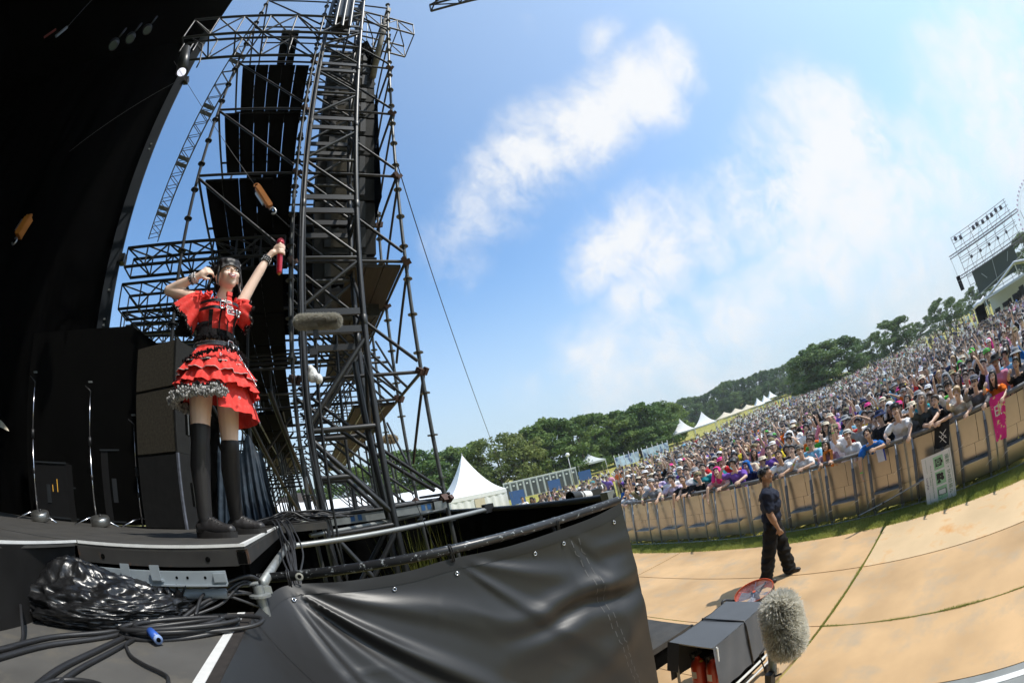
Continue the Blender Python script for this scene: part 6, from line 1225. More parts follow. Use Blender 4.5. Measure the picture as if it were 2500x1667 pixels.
# hair with fringe, buns and side locks
hm = mat('singer_hair', (.012, .010, .010), .48, 0, .3, 60, spec=.35, stretch=(6, 6, .5))
hp = [('e', f(0, -.026, .044), (.083, .097, .084), Rh), ('e', f(.048, .044, .070), (.032, .036, .030), Rh), ('e', f(-.048, .044, .070), (.032, .036, .030), Rh), ('e', f(0, .060, .082), (.042, .024, .020), Rh), ('e', f(-.020, .076, .062), (.024, .016, .028), Rh), ('e', f(.022, .076, .062), (.024, .016, .028), Rh), ('e', f(0, .078, .068), (.022, .014, .022), Rh), ('e', f(0, -.07, -.03), (.066, .045, .070), Rh)]
for s in (-1, 1):
    for k in range(-1, 5): x0 = s * (.018 + .011 * k); hp.append(('c', f(x0 * .7, .066, .088), f(x0 * 1.15, .0905 - abs(x0) * .34, .020 - .004 * k), .0085, .0045, 8))
    hp += [('c', f(.070 * s, .040, .060), f(.080 * s, .034, -.03), .014, .009, 8), ('c', f(.080 * s, .034, -.03), f(.083 * s, .030, -.10), .009, .005, 8)]
    hp += [('e', f(.066 * s, -.055, .092), (.034, .034, .032), Rh), ('c', f(.07 * s, -.06, .08), f(.11 * s, -.07, -.02), .020, .012), ('c', f(.11 * s, -.07, -.02), f(.115 * s, -.06, -.11), .014, .006)]
hr = wblob('hair', hp, .0068, hm, 2)
for s in (-1, 1):
    b = MB()
    for k in range(50):
        d_ = Vector((random.gauss(0, 1), random.gauss(0, 1), random.gauss(0, 1))).normalized() * random.uniform(.03, .052); c_ = f(.072 * s, -.06, .10) + d_; b.box(c_, (.022, .006, .014), Matrix.Rotation(random.random() * 6, 3, 'X') @ Matrix.Rotation(random.random() * 6, 3, 'Z'))
    o = wpart('hair_ribbon', b, blk_lace, False, hr); o['kind'] = 'stuff'
b = MB()
for k in range(26):
    t_ = k / 25; c_ = f(-.083 + .004 * math.sin(9 * t_), .045 - .04 * t_, .075 - .17 * t_); ell_mesh(b, c_, (.0042,) * 3, None, 6, 4)
o = wpart('hair_clips', b, silver, True, hr); o['kind'] = 'stuff'
ear = MB(); ell_mesh(ear, f(.076, .005, -.05), (.008, .008, .013), None, 8, 6); wpart('earring', ear, white_lace)
# bodice
bod = wblob('bodice', [('e', (0, .004, 1.225), (.140, .098, .095)), ('e', (0, .002, 1.155), (.122, .090, .075)), ('e', (.058, .055, 1.235), (.052, .046, .05)), ('e', (-.058, .055, 1.235), (.052, .046, .05)), ('c', (-.115, 0, 1.285), (.115, 0, 1.285), .052, .052)], .0085, red_c, 3)
def ring(z, a, rx, ry, cy=.004): return Vector((rx * math.sin(a), cy + ry * math.cos(a), z))   # a = 0 faces forward, + towards her right
def ruffle(z0, z1, r0, r1, n, amp, m, name, a0=-math.pi, a1=math.pi, ry=.74, rows=5, ph=0, zf=None, parent=None, cy=.0):
    P_ = []; K = int(110 * (a1 - a0) / 6.283) * 2
    for i in range(rows + 1):
        t_ = i / rows; row_ = []
        for k in range(K + 1):
            a_ = a0 + (a1 - a0) * k / K; w_ = amp * t_ ** 1.1 * (math.sin(n * a_ + ph + .8 * math.sin(2.3 * a_)) + .45 * math.sin(2.3 * n * a_ + 2 * ph + math.sin(5 * a_))); r_ = r0 + (r1 - r0) * t_ ** .85 + w_; zz = z0 + (z1 - z0) * t_ + (zf(a_) * t_ if zf else 0) + .25 * w_
            row_.append((r_ * math.sin(a_), cy + ry * r_ * math.cos(a_), zz))
        P_.append(row_)
    return wpart(name, MB().grid(P_), m, True, parent), P_
def trim(P_, m, name, w_, par, jit=.5, n=3):
    b = MB(); last = P_[-1]
    for k in range(len(last) - 1):
        p, q = Vector(last[k]), Vector(last[k+1])
        for j in range(n):
            c_ = p.lerp(q, random.random()); b.box(c_ + Vector((random.gauss(0, w_ * .3), random.gauss(0, w_ * .3), random.gauss(-w_ * .3, w_ * .4))), (w_ * random.uniform(.5, 1.2), w_ * .3, w_ * random.uniform(.5, 1.2)), Matrix.Rotation(random.random() * 6, 3, 'X') @ Matrix.Rotation(random.random() * 6, 3, 'Z'))
    o = wpart(name, b, m, False, par); o['kind'] = 'stuff'; return o
ro, P_ = ruffle(1.122, 1.072, .118, .132, 16, .008, blk_lace, 'lace_hem', parent=bod); trim(P_, blk_lace, 'lace_fringe', .014, bod)
for a_, w_ in ((.66, .012), (.20, .005), (-.24, .005), (-.72, .012)):
    P2 = [[ring(z, a_ + s_ * w_ / .12, .128 + .016 * math.exp(-((z - 1.235) / .05) ** 2), .096 + .028 * math.exp(-((z - 1.235) / .05) ** 2) * 1.2) for s_ in (-1, 1)] for z in np.linspace(1.09, 1.22, 10)]
    wpart('lacing_strip', MB().grid(P2), blk_lace, True, bod)
wpart('side_panel', MB().grid([[ring(z, a_, .1315, .0965) for a_ in np.linspace(.75, 1.9, 10)] for z in np.linspace(1.085, 1.16, 5)]), blk_lace, True, bod)
def strap(z0, z1, w_, a0, a1, name='harness_strap', m=leather, r_=.150, ry_=.115, par=None, bl=.03):
    P2 = []
    for a_ in np.linspace(a0, a1, 30):
        z = z0 + (z1 - z0) * (a_ - a0) / (a1 - a0); k_ = bl * math.exp(-(((abs(a_) - .55)) / .45) ** 2); P2.append([ring(z - w_, a_, r_, ry_ + k_), ring(z + w_, a_, r_, ry_ + k_)])
    return wpart(name, MB().grid(P2), m, True, par or bod)
strap(1.275, 1.266, .009, -1.5, 1.6); strap(1.228, 1.226, .010, -1.5, 1.7)
def buckle(p, w_, h_, nrm_, par, m=silver):
    nrm_ = Vector(nrm_).normalized(); x_ = Vector((0, 0, 1)).cross(nrm_).normalized(); y_ = nrm_.cross(x_); b = MB(); p = Vector(p); pts = [p + x_ * (w_ * math.copysign(abs(math.cos(a)) ** .5, math.cos(a))) + y_ * (h_ * math.copysign(abs(math.sin(a)) ** .5, math.sin(a))) for a in np.linspace(0, 6.283, 25)]; b.path(pts, .0035, 6); b.tube(p - y_ * h_ * .0 - x_ * w_, p + x_ * w_, .0025, 6); return wpart('buckle', b, m, True, par)
buckle(ring(1.222, -.62, .152, .145), .017, .020, ring(0, -.62, 1, 1, 0), bod); buckle(ring(1.245, .20, .152, .140), .014, .022, ring(0, .2, 1, 1, 0), bod)
o = MB(); ell_mesh(o, ring(1.258, -1.05, .150, .12), (.014, .014, .014)); wpart('rosette', o, silver, True, bod)
# collar, roses, tie with the name
cr_, P_ = ruffle(1.335, 1.295, .060, .115, 14, .007, white_lace, 'lace_collar', parent=bod, ry=.72); trim(P_, red_c, 'collar_frill', .016, bod, n=2)
for s in (-1, 1):
    b = MB()
    for k in range(46):
        c_ = Vector((.115 * s, .035, 1.318)) + Vector((random.gauss(0, .028), random.gauss(0, .02), random.gauss(0, .016))); b.box(c_, (.026, .008, .020), Matrix.Rotation(random.random() * 6, 3, 'X') @ Matrix.Rotation(random.random() * 6, 3, 'Z'))
    o = wpart('shoulder_roses', b, red_c, False, bod); o['kind'] = 'stuff'
TN = Vector((-.08, 1, .10)).normalized(); TX = Vector((0, 0, 1)).cross(TN).normalized() * -1; TY = TX.cross(TN) * -1
if TY.z < 0: TY = -TY
T0 = Vector((-.012, .148, 1.285)); tpt = lambda x_, y_, n_=0: T0 + TX * x_ + TY * y_ + TN * n_
b = MB(); out_ = [(-.014, .03), (.014, .03), (.030, -.115), (0, -.150), (-.030, -.115)]
b.add([tpt(x_, y_, .004) for x_, y_ in out_] + [tpt(x_, y_, -.004) for x_, y_ in out_], [(0, 1, 2, 3, 4), (9, 8, 7, 6, 5)] + [(i, (i+1) % 5, 5 + (i+1) % 5, 5 + i) for i in range(5)]); tie_ = wpart('tie', b, red_c, False, bod)
b = MB().box(tpt(0, .032), (.034, .02, .024)); wpart('tie_knot', b, red_c, False, bod)
def wtext(body, size, m, off, nz_, par):
    cu = bpy.data.curves.new('t', 'FONT'); cu.body = body; cu.size = size; cu.offset = off; cu.extrude = .0005; cu.align_x = 'CENTER'; cu.align_y = 'CENTER'; cu.shear = .25; o = bpy.data.objects.new('t', cu); C.objects.link(o); bpy.context.view_layer.update()
    me = bpy.data.meshes.new_from_object(o.evaluated_get(bpy.context.evaluated_depsgraph_get())); bpy.data.objects.remove(o); me.materials.clear(); me.materials.append(m)
    up = (TY * .95 + TX * .32).normalized(); lf = up.cross(TN) * -1; lf = TN.cross(up); o = bpy.data.objects.new('lettering', me); C.objects.link(o); o.parent = par
    o.matrix_local = Matrix(((up.x, lf.x, TN.x, 0), (up.y, lf.y, TN.y, 0), (up.z, lf.z, TN.z, 0), (0, 0, 0, 1))); o.location = tpt(-.002, -.062, nz_); return o
wtext('Riri', .060, mat('name_white', (.78, .76, .74), .6), .0055, .0052, tie_); wtext('Riri', .060, mat('name_dark', (.10, .05, .07), .6), .0, .0066, tie_)
# sleeves: flared frills with lace
def sleeve(S_0, ax, L0, r0, r1, n, amp):
    ax = Vector(ax).normalized(); u_ = ax.orthogonal().normalized(); w_ = ax.cross(u_); P_ = []
    for i in range(9):
        t_ = i / 8; row_ = []
        for k in range(73):
            a_ = 2 * math.pi * k / 72; q = amp * t_ * math.sin(n * a_ + math.sin(a_ * 2)); r_ = r0 + (r1 - r0) * t_ ** .8 + q; row_.append(S_0 + ax * (L0 * t_ + q * .6) + (u_ * math.cos(a_) + w_ * math.sin(a_)) * r_ + Vector((0, 0, -.035 * t_ * t_)))
        P_.append(row_)
    o = wpart('sleeve', MB().grid(P_), red_c, True, bod); trim(P_, blk_lace, 'lace_fringe', .012, o, n=5)
    P3 = [[Vector(q) + ax * (.004) for q in P_[-2]], [Vector(q) + ax * .010 for q in P_[-1]]]; wpart('sleeve_edge', MB().grid(P3), blk_lace, True, o)
    P4 = [[S_0 + (Vector(q) - S_0) * .80 for q in row_] for row_ in P_[2:]]; wpart('sleeve_lining', MB().grid(P4), blk_lace, True, o); trim(P_, white_lace, 'lace_scallop', .008, o, n=2); return o
sleeve(Vector((.115, -.005, 1.318)), (.60, -.30, -.55), .145, .056, .095, 7, .018); sleeve(Vector((-.125, .0, 1.31)), (-.70, .05, .02), .085, .058, .088, 7, .013)
P_ = [[Vector((.17, -.06, 1.26)) + Vector((.04 * math.cos(a_) + .02 * t_, .04 * math.sin(a_) - .04 * t_, -.12 * t_)) * 1 + Vector((.012 * math.sin(6 * a_) * t_, 0, 0)) for a_ in np.linspace(0, 6.283, 40)] for t_ in np.linspace(0, 1, 7)]
o = wpart('under_sleeve', MB().grid(P_), blk_lace, True, bod); trim(P_, blk_lace, 'lace_fringe', .014, o, n=4)
# bracelets
for (E_, W_, m, n_) in ((wr['RE'], wr['RW'], white_lace, 3), (wr['LE'], wr['LW'], leather, 3)):
    for k in range(n_):
        c_ = E_.lerp(W_, .78 + .075 * k); ax = (W_ - E_).to_track_quat('Z', 'Y').to_matrix(); b = MB().lathe([(.029, -.008), (.032, -.006), (.032, .006), (.029, .008)], c_, 18, 0, ax); o = wpart('bracelet', b, m if k else leather)
        b = MB()
        for q in range(12): ell_mesh(b, c_ + ax @ Vector((.033 * math.cos(q * .5236), .033 * math.sin(q * .5236), 0)), (.0042,) * 3, None, 6, 4)
        s_ = wpart('studs', b, silver, True, o); s_['kind'] = 'stuff'
# skirt: waistband, three ruffles, pleated front, fluff trim
wb, _ = ruffle(1.045, .985, .120, .140, 3, .001, red_c, 'skirt', ry=.80)
yk, P_ = ruffle(1.02, .90, .130, .205, 11, .010, red_c, 'yoke_ruffle', ry=.86, parent=wb, zf=lambda a_: .015 * math.sin(a_)); wpart('edge_piping', MB().path([Vector(q) * 1.004 for q in P_[-1]], .0034, 5), white_lace, True, wb); trim(P_, blk_lace, 'lace_fringe', .008, wb, n=2)
t1, P_ = ruffle(.975, .845, .150, .245, 13, .014, red_c, 'ruffle', ry=.88, parent=wb, ph=1, zf=lambda a_: .02 * math.sin(a_)); wpart('edge_piping', MB().path([Vector(q) * 1.004 for q in P_[-1]], .0022, 5), white_lace, True, wb)
t2, P_ = ruffle(.91, .775, .165, .262, 15, .013, red_c, 'ruffle', ry=.90, parent=wb, ph=2, zf=lambda a_: .025 * math.sin(a_))
pl_, P_ = ruffle(.86, .640, .170, .245, 9, .010, red_c, 'pleated_panel', a0=-2.6, a1=.35, ry=.92, parent=wb, rows=6, zf=lambda a_: .03 * math.sin(a_))
t3, P_ = ruffle(.86, .745, .175, .268, 17, .012, red_c, 'ruffle', a0=.2, a1=3.3, ry=.92, parent=wb, rows=5); 
b = MB()
for k in range(len(P_[-1]) - 1):
    for j in range(15):
        p = Vector(P_[-1][k]).lerp(Vector(P_[-1][k+1]), random.random()); r_ = random.uniform(.004, .0085); ell_mesh(b, p + Vector((random.gauss(0, .010), random.gauss(0, .010), random.uniform(-.042, .006))), (r_, r_, r_ * 1.3), None, 6, 4)
o = wpart('fluff_trim', b, fluff_m, True, wb); o['kind'] = 'stuff'
trim([[tuple(Vector(q) + Vector((0, 0, .012))) for q in P_[-1]]], blk_lace, 'lace_fringe', .018, wb, n=3)
trim([[ring(.985 - .05 * abs(math.sin(a_)), a_, .205, .19) for a_ in np.linspace(-.9, 1.6, 40)]], blk_lace, 'waist_frill', .016, wb, n=3)
bt_ = strap(1.030, 1.022, .013, -3.1, 3.1, 'belt', leather, .146, .120, wb, 0); buckle(ring(1.022, -.30, .149, .125), .022, .024, ring(0, -.3, 1, 1, 0), bt_)
b = MB()
for a_ in np.linspace(-2, 2.2, 46):
    for dz in (-.009, .009): ell_mesh(b, ring(1.026 + dz, a_, .1475, .1215), (.0022,) * 3, None, 5, 3)
o = wpart('belt_studs', b, silver, True, bt_); o['kind'] = 'stuff'
wpart('hanging_strap', MB().grid([[ring(z, -1.0 + s_ * .07, .205 + .05 * (1 - (z - .58) / .35), .185 + .055 * (1 - (z - .58) / .35)) for s_ in (-1, 1)] for z in np.linspace(.58, .90, 12)]), leather, True, wb)
b = MB()
for k in range(5):
    z = .60 + .058 * k; c_ = ring(z, -1.0, .208 + .05 * (1 - (z - .58) / .35), .188 + .055 * (1 - (z - .58) / .35)); b.lathe([(.004, 0), (.009, .002), (.010, 0)], c_, 10, 0, ring(0, -1, 1, 1, 0).to_track_quat('Z', 'Y').to_matrix())
o = wpart('eyelets', b, silver, True, wb); o['kind'] = 'stuff'
b = MB()
for a_, z, r_ in ((-.15, .70, .245), (-.62, .668, .25), (-.05, .965, .17), (.25, .94, .185), (-.45, .93, .19)): b.lathe([(.004, 0), (.008, .002), (.009, 0)], ring(z, a_, r_ + .006, r_ * .92 + .008), 10, 0, ring(0, a_, 1, 1, 0).to_track_quat('Z', 'Y').to_matrix())
o = wpart('eyelets', b, silver, True, wb); o['kind'] = 'stuff'
b = MB()
for k in range(40): t_ = k / 39; ell_mesh(b, ring(1.0 - .20 * t_ - .0 * math.sin(3 * t_), -.55 - .25 * t_, .16 + .10 * t_, .14 + .10 * t_), (.0042, .0042, .006), None, 6, 4)
o = wpart('waist_chain', b, silver, True, wb); o['kind'] = 'stuff'
# the microphone, held but a thing of its own
mc = thing('microphone', 'red handheld microphone raised in the singer hand', 'microphone', tuple(WW @ Vector((-.412, .095, 1.60))))
MB().lathe([(.002, 0), (.017, 0), (.0185, .01), (.021, .10), (.022, .17), (.0225, .205), (.019, .21)], n=20).build('handle', mic_red, mc, True, True); MB().lathe([(.021, .208), (.027, .218), (.0285, .235), (.027, .255), (.018, .268), (.002, .272)], n=20).build('grille_head', mat('mic_grille', (.30, .02, .04), .5, .5, .4, 300, bump=1, bscale=900), mc, True, True); MB().lathe([(.0285, .230), (.0295, .233), (.0295, .238), (.0285, .241)], n=20).build('grille_band', mic_red, mc, True, True); MB().tube((0, 0, -.012), (0, 0, 0), .008, 10).build('antenna_tip', mat('brass', (.6, .35, .08), .4, .6), mc, True, True)

# ================================================================ the security guard
gpz = dict(lean=1, shoes=1, back=0, R=((.045, .0, -.27), (.0, .08, -.24)), L=((.06, -.02, -.27), (.0, .06, -.24)), head=(4, -2, 0), curlR=.75, curlL=.6, sleeve=.70, legR=(Vector((.09, -.10, .50)), Vector((.09, -.20, .09))), legL=(Vector((-.09, .10, .50)), Vector((-.10, .16, .09))), toeR=(.0, 1, 0), toeL=(0, 1, 0), pnR=(-1, 0, 0), pnL=(1, 0, 0))
POSE['guard'] = gpz; d, Hg, Rg = body_prims(gpz)
gsk = mat('guard_skin', (.36, .205, .125), .45, 0, .06, 18, spec=.4); navy = mat('navy_polo', (.016, .020, .036), .8, 0, .12, 12, bump=.8, bscale=10, spec=.2); gtr = mat('black_trousers', (.012, .012, .012), .85, 0, .15, 10, bump=1.0, bscale=9, spec=.2)
d['shirt'] += [('e', (0, .01, 1.0), (.175, .148, .15)), ('e', (0, .03, 1.18), (.185, .150, .16)), ('e', (0, .04, 1.30), (.195, .140, .12)), ('c', (-.13, 0, 1.385), (.13, 0, 1.385), .075, .075)]
for k in 'RL': s0_, e0_, w0_ = skeleton(gpz)[5][k]; d['shirt'].append(('c', s0_, s0_.lerp(e0_, .72), .078, .074)); d['skin'] += [('c', s0_.lerp(e0_, .5), e0_, .056, .050), ('c', e0_, e0_.lerp(w0_, .45), .050, .048)]
G0 = Vector((5.60, 3.42, 0)); gd = bpy.data.objects.new('person', blob('body', d['skin'], .009, gsk)); C.objects.link(gd); gd.location = G0; gd.rotation_euler = (0, 0, R(-152)); gd.scale = (1.09, 1.09, 1.05); tag(gd, 'security guard in navy T-shirt and black trousers standing in the pit', 'person')
d['trousers'] += [('c', (.085, .0, .9), (.10, -.10, .50), .118, .100), ('c', (-.085, .0, .9), (-.10, .10, .50), .118, .100), ('c', (.09, -.10, .50), (.09, -.19, .10), .098, .094), ('c', (-.09, .10, .50), (-.10, .15, .10), .098, .094)]
gs = link('shirt', wrinkle(blob('shirt', d['shirt'], .010, navy, 3), .016, 9), gd); link('trousers', wrinkle(blob('trousers', d['trousers'], .012, gtr, 2), .026, 7, .8), gd)
for q in (d['shoes'][0:1], d['shoes'][1:2]): link('shoe', blob('shoe', q, .012, shoe_b, 2), gd)
gh = link('hair', blob('hair', [('e', (0, -.030, .046), (.086, .088, .080), I3), ('e', (0, .036, .094), (.052, .036, .022), I3), ('e', (0, -.075, -.02), (.066, .030, .055), I3)] + [('c', (x_ * .8, y_ * .8, .10), (x_ + random.gauss(0, .01), y_ + random.gauss(0, .01), .125 + random.gauss(0, .006) - abs(y_) * .2), .014, .006, 6) for x_ in (-.05, -.025, 0, .025, .05) for y_ in (-.07, -.03, .01, .05, .07)], .0085, hair_m, 1), gd, Hg + Rg @ Vector((0, -.004, .004)), Rg.to_euler()); gh.color = (.010, .009, .009, 1); link('face', FACE_SHUT, gd, Hg, Rg.to_euler())['kind'] = 'stuff'
P_, t_, Nk, _, _, S = skeleton(gpz); el, w_ = S['L'][1], S['L'][2]; link('watch', MB().lathe([(.030, -.012), (.034, -.010), (.034, .010), (.030, .012)], n=14).mesh('watch', chrome, True), gd, el.lerp(w_, .9), (w_ - el).to_track_quat('Z', 'Y').to_euler())
b = MB().lathe([(.062, 0), (.066, .012), (.060, .024)], Nk + Vector((0, .0, .0)), 16); link('headset_strap', b.mesh('headset_strap', rubber, True), gd)
b = MB()
for k in range(7): b.box((-.165 + .02 * random.random(), -.05 + .03 * k, .93 - .04 * random.random()), (.02, .015, .06), Matrix.Rotation(random.random(), 3, 'X'))
o = link('belt_kit', b.mesh('belt_kit', mat('kit_grey', (.25, .25, .25), .5)), gd); o['kind'] = 'stuff'
b = MB().grid([[Vector((x_, -.127, z)) for x_ in (-.05, .05)] for z in (1.28, 1.33)]); link('back_print', b.mesh('back_print', mat('back_print', (.10, .02, .02), .7)), gd)

# ================================================================ furry microphones and their stands
fur_m = leafmat('fur_pale', (.74, .71, .62), (.92, .90, .83), .5); fur_g = leafmat('fur_grey', (.22, .21, .18), (.52, .50, .44), .4)
def blimp(label, a, b_, r_, n, hl, m, wd=.004, stand=None, droop=.4):
    a = Vector(a); b_ = Vector(b_); ax = (b_ - a).normalized(); L = (b_ - a).length; t = thing('furry_microphone', label, 'microphone', tuple((a + b_) / 2)); core = MB(); cap_mesh(core, a + ax * r_ * .7, b_ - ax * r_ * .7, r_ * .72, r_ * .72, 18); core.build('windshield', m, t, True)
    vs_ = []; fs_ = []; u_ = ax.orthogonal().normalized(); w_ = ax.cross(u_); rd = random.Random(len(label))
    for k in range(n):
        s_ = rd.uniform(-.12, 1.12); th = rd.random() * 6.283; cl_ = max(0, min(1, s_)); e_ = abs(s_ - cl_) / .12; nr = (u_ * math.cos(th) + w_ * math.sin(th)) * math.sqrt(max(0, 1 - e_ * e_)) + ax * (math.copysign(e_, s_ - .5) if e_ > 0 else 0)
        p = a.lerp(b_, .5) + ax * ((cl_ - .5) * (L - 1.4 * r_)) + nr * r_ * .70; h_ = hl * rd.uniform(.6, 1.25); dr = (nr + Vector((rd.gauss(0, .35), rd.gauss(0, .35), rd.gauss(0, .35))) + ax * .5 * math.sin(7 * cl_ + 2 * math.sin(th * 2)) + Vector((0, 0, -droop))).normalized(); sd_ = dr.cross(nr + Vector((.01, .02, .03))).normalized() * wd
        q = len(vs_); vs_ += [p - sd_, p + sd_, p + (dr * .6 + nr * .4) * h_ * .6 + sd_ * .6, p + dr * h_]; fs_ += [(q, q+1, q+2), (q, q+2, q+3)]
    o = MB().add(vs_, fs_).build('fur', m, t); o['kind'] = 'stuff'; return t
a = at(1898, 1462, 2.62); b_ = at(1928, 1590, 2.50); big = blimp('big pale furry microphone standing in the pit beside the covered cart', a, b_, .108, 34000, .072, fur_m, .0020)
c_ = (a + b_) / 2; mid = at(1885, 1600, 2.55); bar('stand_tube', (mid.x, mid.y, 0), (mid.x, mid.y, mid.z - .05), .014, black_steel, big); bar('stand_arm', mid - Vector((0, 0, .05)), c_ - Vector((0, 0, .05)), .016, rubber, big)
MB().lathe([(.002, .12), (.028, .10), (.03, -.1), (.02, -.12)], mid - Vector((0, 0, .06)), 12).build('clamp_sleeve', galv, big, True); MB().path([mid, mid + Vector((.03, .06, .06)), mid + Vector((.0, .1, 0)), mid - Vector((.02, -.04, .15))], .005, 6).build('cable', rubber, big, True); p = at(1880, 1655, 2.5); MB().box(p, (.05, .05, .09)).tube(p, p + Vector((.05, -.06, .01)), .008, 8).build('joint', rubber, big)
MB().grid([[mid + Vector((.02 * math.sin(3 * i), -.05 + .025 * j, -.10 - .04 * i)) for j in range(5)] for i in range(5)]).build('plastic_sleeve', mat('clear_plastic', (.6, .6, .58), .3, alpha=.4), big, True)
for k in range(3): bar('tripod_leg', (mid.x, mid.y, .5), (mid.x + .3 * math.cos(k * 2.09), mid.y + .3 * math.sin(k * 2.09), .01), .01, black_steel, big)
a = at(722, 786, 3.72); b_ = at(829, 783, 3.78); m1 = blimp('grey furry microphone on a stand in front of the truss tower', a, b_, .070, 16000, .036, fur_g, .0016)
p = at(770, 800, 3.75); q = at(772, 1000, 3.78); bar('stand_tube', (p.x, p.y, p.z - .06), (q.x, q.y, 2.0), .011, black_steel, m1); MB().box(p - Vector((0, 0, .07)), (.05, .05, .08)).build('cradle', rubber, m1); MB().box(at(765, 860, 3.74), (.07, .05, .06)).build('clamp', rubber, m1); MB().box(at(768, 915, 3.74), (.05, .06, .1)).build('clamp', rubber, m1)
bg_ = blob('plastic_bag', [('e', at(762, 915, 3.72), (.055, .045, .075), I3, 10, 7), ('e', at(778, 925, 3.70), (.04, .04, .05), I3, 10, 7), ('e', at(758, 900, 3.7), (.03, .03, .04), I3, 10, 7)], .012, mat('white_plastic_bag', (.75, .76, .76), .35, 0, .1, 30, bump=.8, bscale=50), 1); o = bpy.data.objects.new('plastic_bag', bg_); C.objects.link(o); tag(o, 'small white plastic bag wrapped round kit on the mic stand', 'bag')
a = at(935, 1072, 8.6); b_ = at(968, 1071, 8.6); m2 = blimp('small cream furry microphone beyond the truss tower', a, b_, .075, 3500, .05, leafmat('fur_cream', (.5, .42, .28), (.72, .62, .45), .2), .006); p = (a + b_) / 2; bar('stand_tube', p - Vector((0, 0, .06)), (p.x, p.y, 2.0), .014, black_steel, m2)

# ================================================================ pit kit: cart, fan, lens, decks
cover = mat('grey_cover', (.085, .092, .10), .6, 0, .12, 3, bump=.15, bscale=20); wframe = mat('white_frame', (.62, .62, .58), .5)
ct = thing('covered_cart', 'low cart under a dark grey fabric cover in the pit', 'cart', (2.92, 2.46, 0))
cx0, cx1, cy0, cy1, cz = 2.53, 3.34, 2.22, 2.72, .85
def wav(p, k): return (p[0], p[1] + .006 * math.sin(p[0] * 30 + k), p[2])
MB().grid([[(x_, y_, cz - .02 * math.sin((x_ - cx0) * 4) * (y_ - cy0)) for y_ in np.linspace(cy0, cy1, 6)] for x_ in np.linspace(cx0 - .05, cx1, 12)]).build('cover_top', cover, ct, True)
MB().grid([[wav((x_, cy0 - .012 * k, cz - .12 * k), k) for x_ in np.linspace(cx0 - .05, cx1, 30)] for k in range(5)]).build('cover_side', cover, ct, True); MB().grid([[wav((x_, cy1 + .012 * k, cz - .12 * k), k) for x_ in np.linspace(cx0 - .05, cx1, 30)] for k in range(5)]).build('cover_side', cover, ct, True); MB().grid([[(cx1 + .004 * k, y_, cz - .12 * k) for y_ in np.linspace(cy0, cy1, 8)] for k in range(5)]).build('cover_end', cover, ct, True)
MB().grid([[(cx0 - .05 - .02 * k, y_, cz - .10 * k) for y_ in np.linspace(cy1 - .12, cy1 + .02, 4)] for k in range(4)]).build('cover_flap', cover, ct, True)
b = MB().path([(2.95, cy0 - .06, .36), (2.95, cy0 - .012, cz - .05), (2.95, cy0, cz + .006), (2.95, cy1, cz + .006), (2.95, cy1 + .02, .6)], .009, 6); b.build('elastic_cord', rubber, ct, True)
for p, q in (((cx0, cy0, .14), (cx1, cy0, .14)), ((cx0, cy1, .14), (cx1, cy1, .14)), ((cx0, cy0, .14), (cx0, cy1, .14)), ((cx0, cy0, .14), (cx0, cy0, cz - .03)), ((cx0, cy1, .14), (cx0, cy1, cz - .03)), ((cx0, cy0, cz - .03), (cx0, cy1, cz - .03)), ((cx0 + .02, cy0 - .05, .3), (cx1, cy0 - .05, .3))): bar('frame_tube', p, q, .014, wframe, ct)
for x_ in (cx0 + .06, cx1 - .06):
    for y_ in (cy0, cy1): MB().tube((x_, y_ - .018, .06), (x_, y_ + .018, .06), .058, 14).build('caster', rubber, ct, True); MB().box((x_, y_, .115), (.04, .05, .03)).build('caster_fork', galv, ct)
MB().bx(cx0 + .05, cx1 - .05, cy0 + .03, cy1 - .03, .16, .20).build('shelf', soot, ct); MB().bx(cx0 + .25, cx1 - .05, cy0 + .04, cy1 - .04, .2, .8).build('inner_box', soot, ct)
redx = mat('extinguisher_red', (.55, .045, .012), .35, 0, .1, 8, coat=.4)
for i, y_ in enumerate((2.34, 2.52)):
    o = thing('fire_extinguisher', ['red fire extinguisher on the cart shelf, nearer the furry microphone', 'red fire extinguisher on the cart shelf, nearer the tarpaulin'][i], 'extinguisher', (2.60, y_, .20)); MB().lathe([(.002, 0), (.065, 0), (.07, .02), (.07, .34), (.055, .39), (.025, .42), (.022, .45)], n=20).build('cylinder', redx, o, True, True); MB().box((0, 0, .475), (.10, .03, .03)).box((-.03, 0, .50), (.12, .025, .015), Matrix.Rotation(.25, 3, 'Y')).build('valve', rubber, o, False, True)
    MB().path([(.0, .02, .46), (.02, .09, .44), (.02, .095, .25), (.0, .085, .1)], .010, 8).build('hose', rubber, o, True, True); MB().grid([[(-.0712 * math.cos(a_), .0712 * math.sin(a_), z) for a_ in (-.4, 0, .4)] for z in (.22, .30)]).build('label_sticker', mat('sticker_white', (.7, .7, .68), .6), o, True, True)
MB().lathe([(.012, 0), (.02, .006), (.012, .012)], (2.56, 2.44, .62), 12).build('yellow_tag', mat('tag_yellow', (.7, .5, .05), .6), ct)
cc = thing('pit_cables', 'loops of black cable on the ground beside the cart', 'cable', (2.5, 2.9, 0))
for k in range(5): MB().path(catmull([(2.2 + .3 * random.random(), 2.75 + .3 * random.random(), .012 + .004 * k) for _ in range(7)], 6), .008, 6).build('loop', rubber, cc, True)
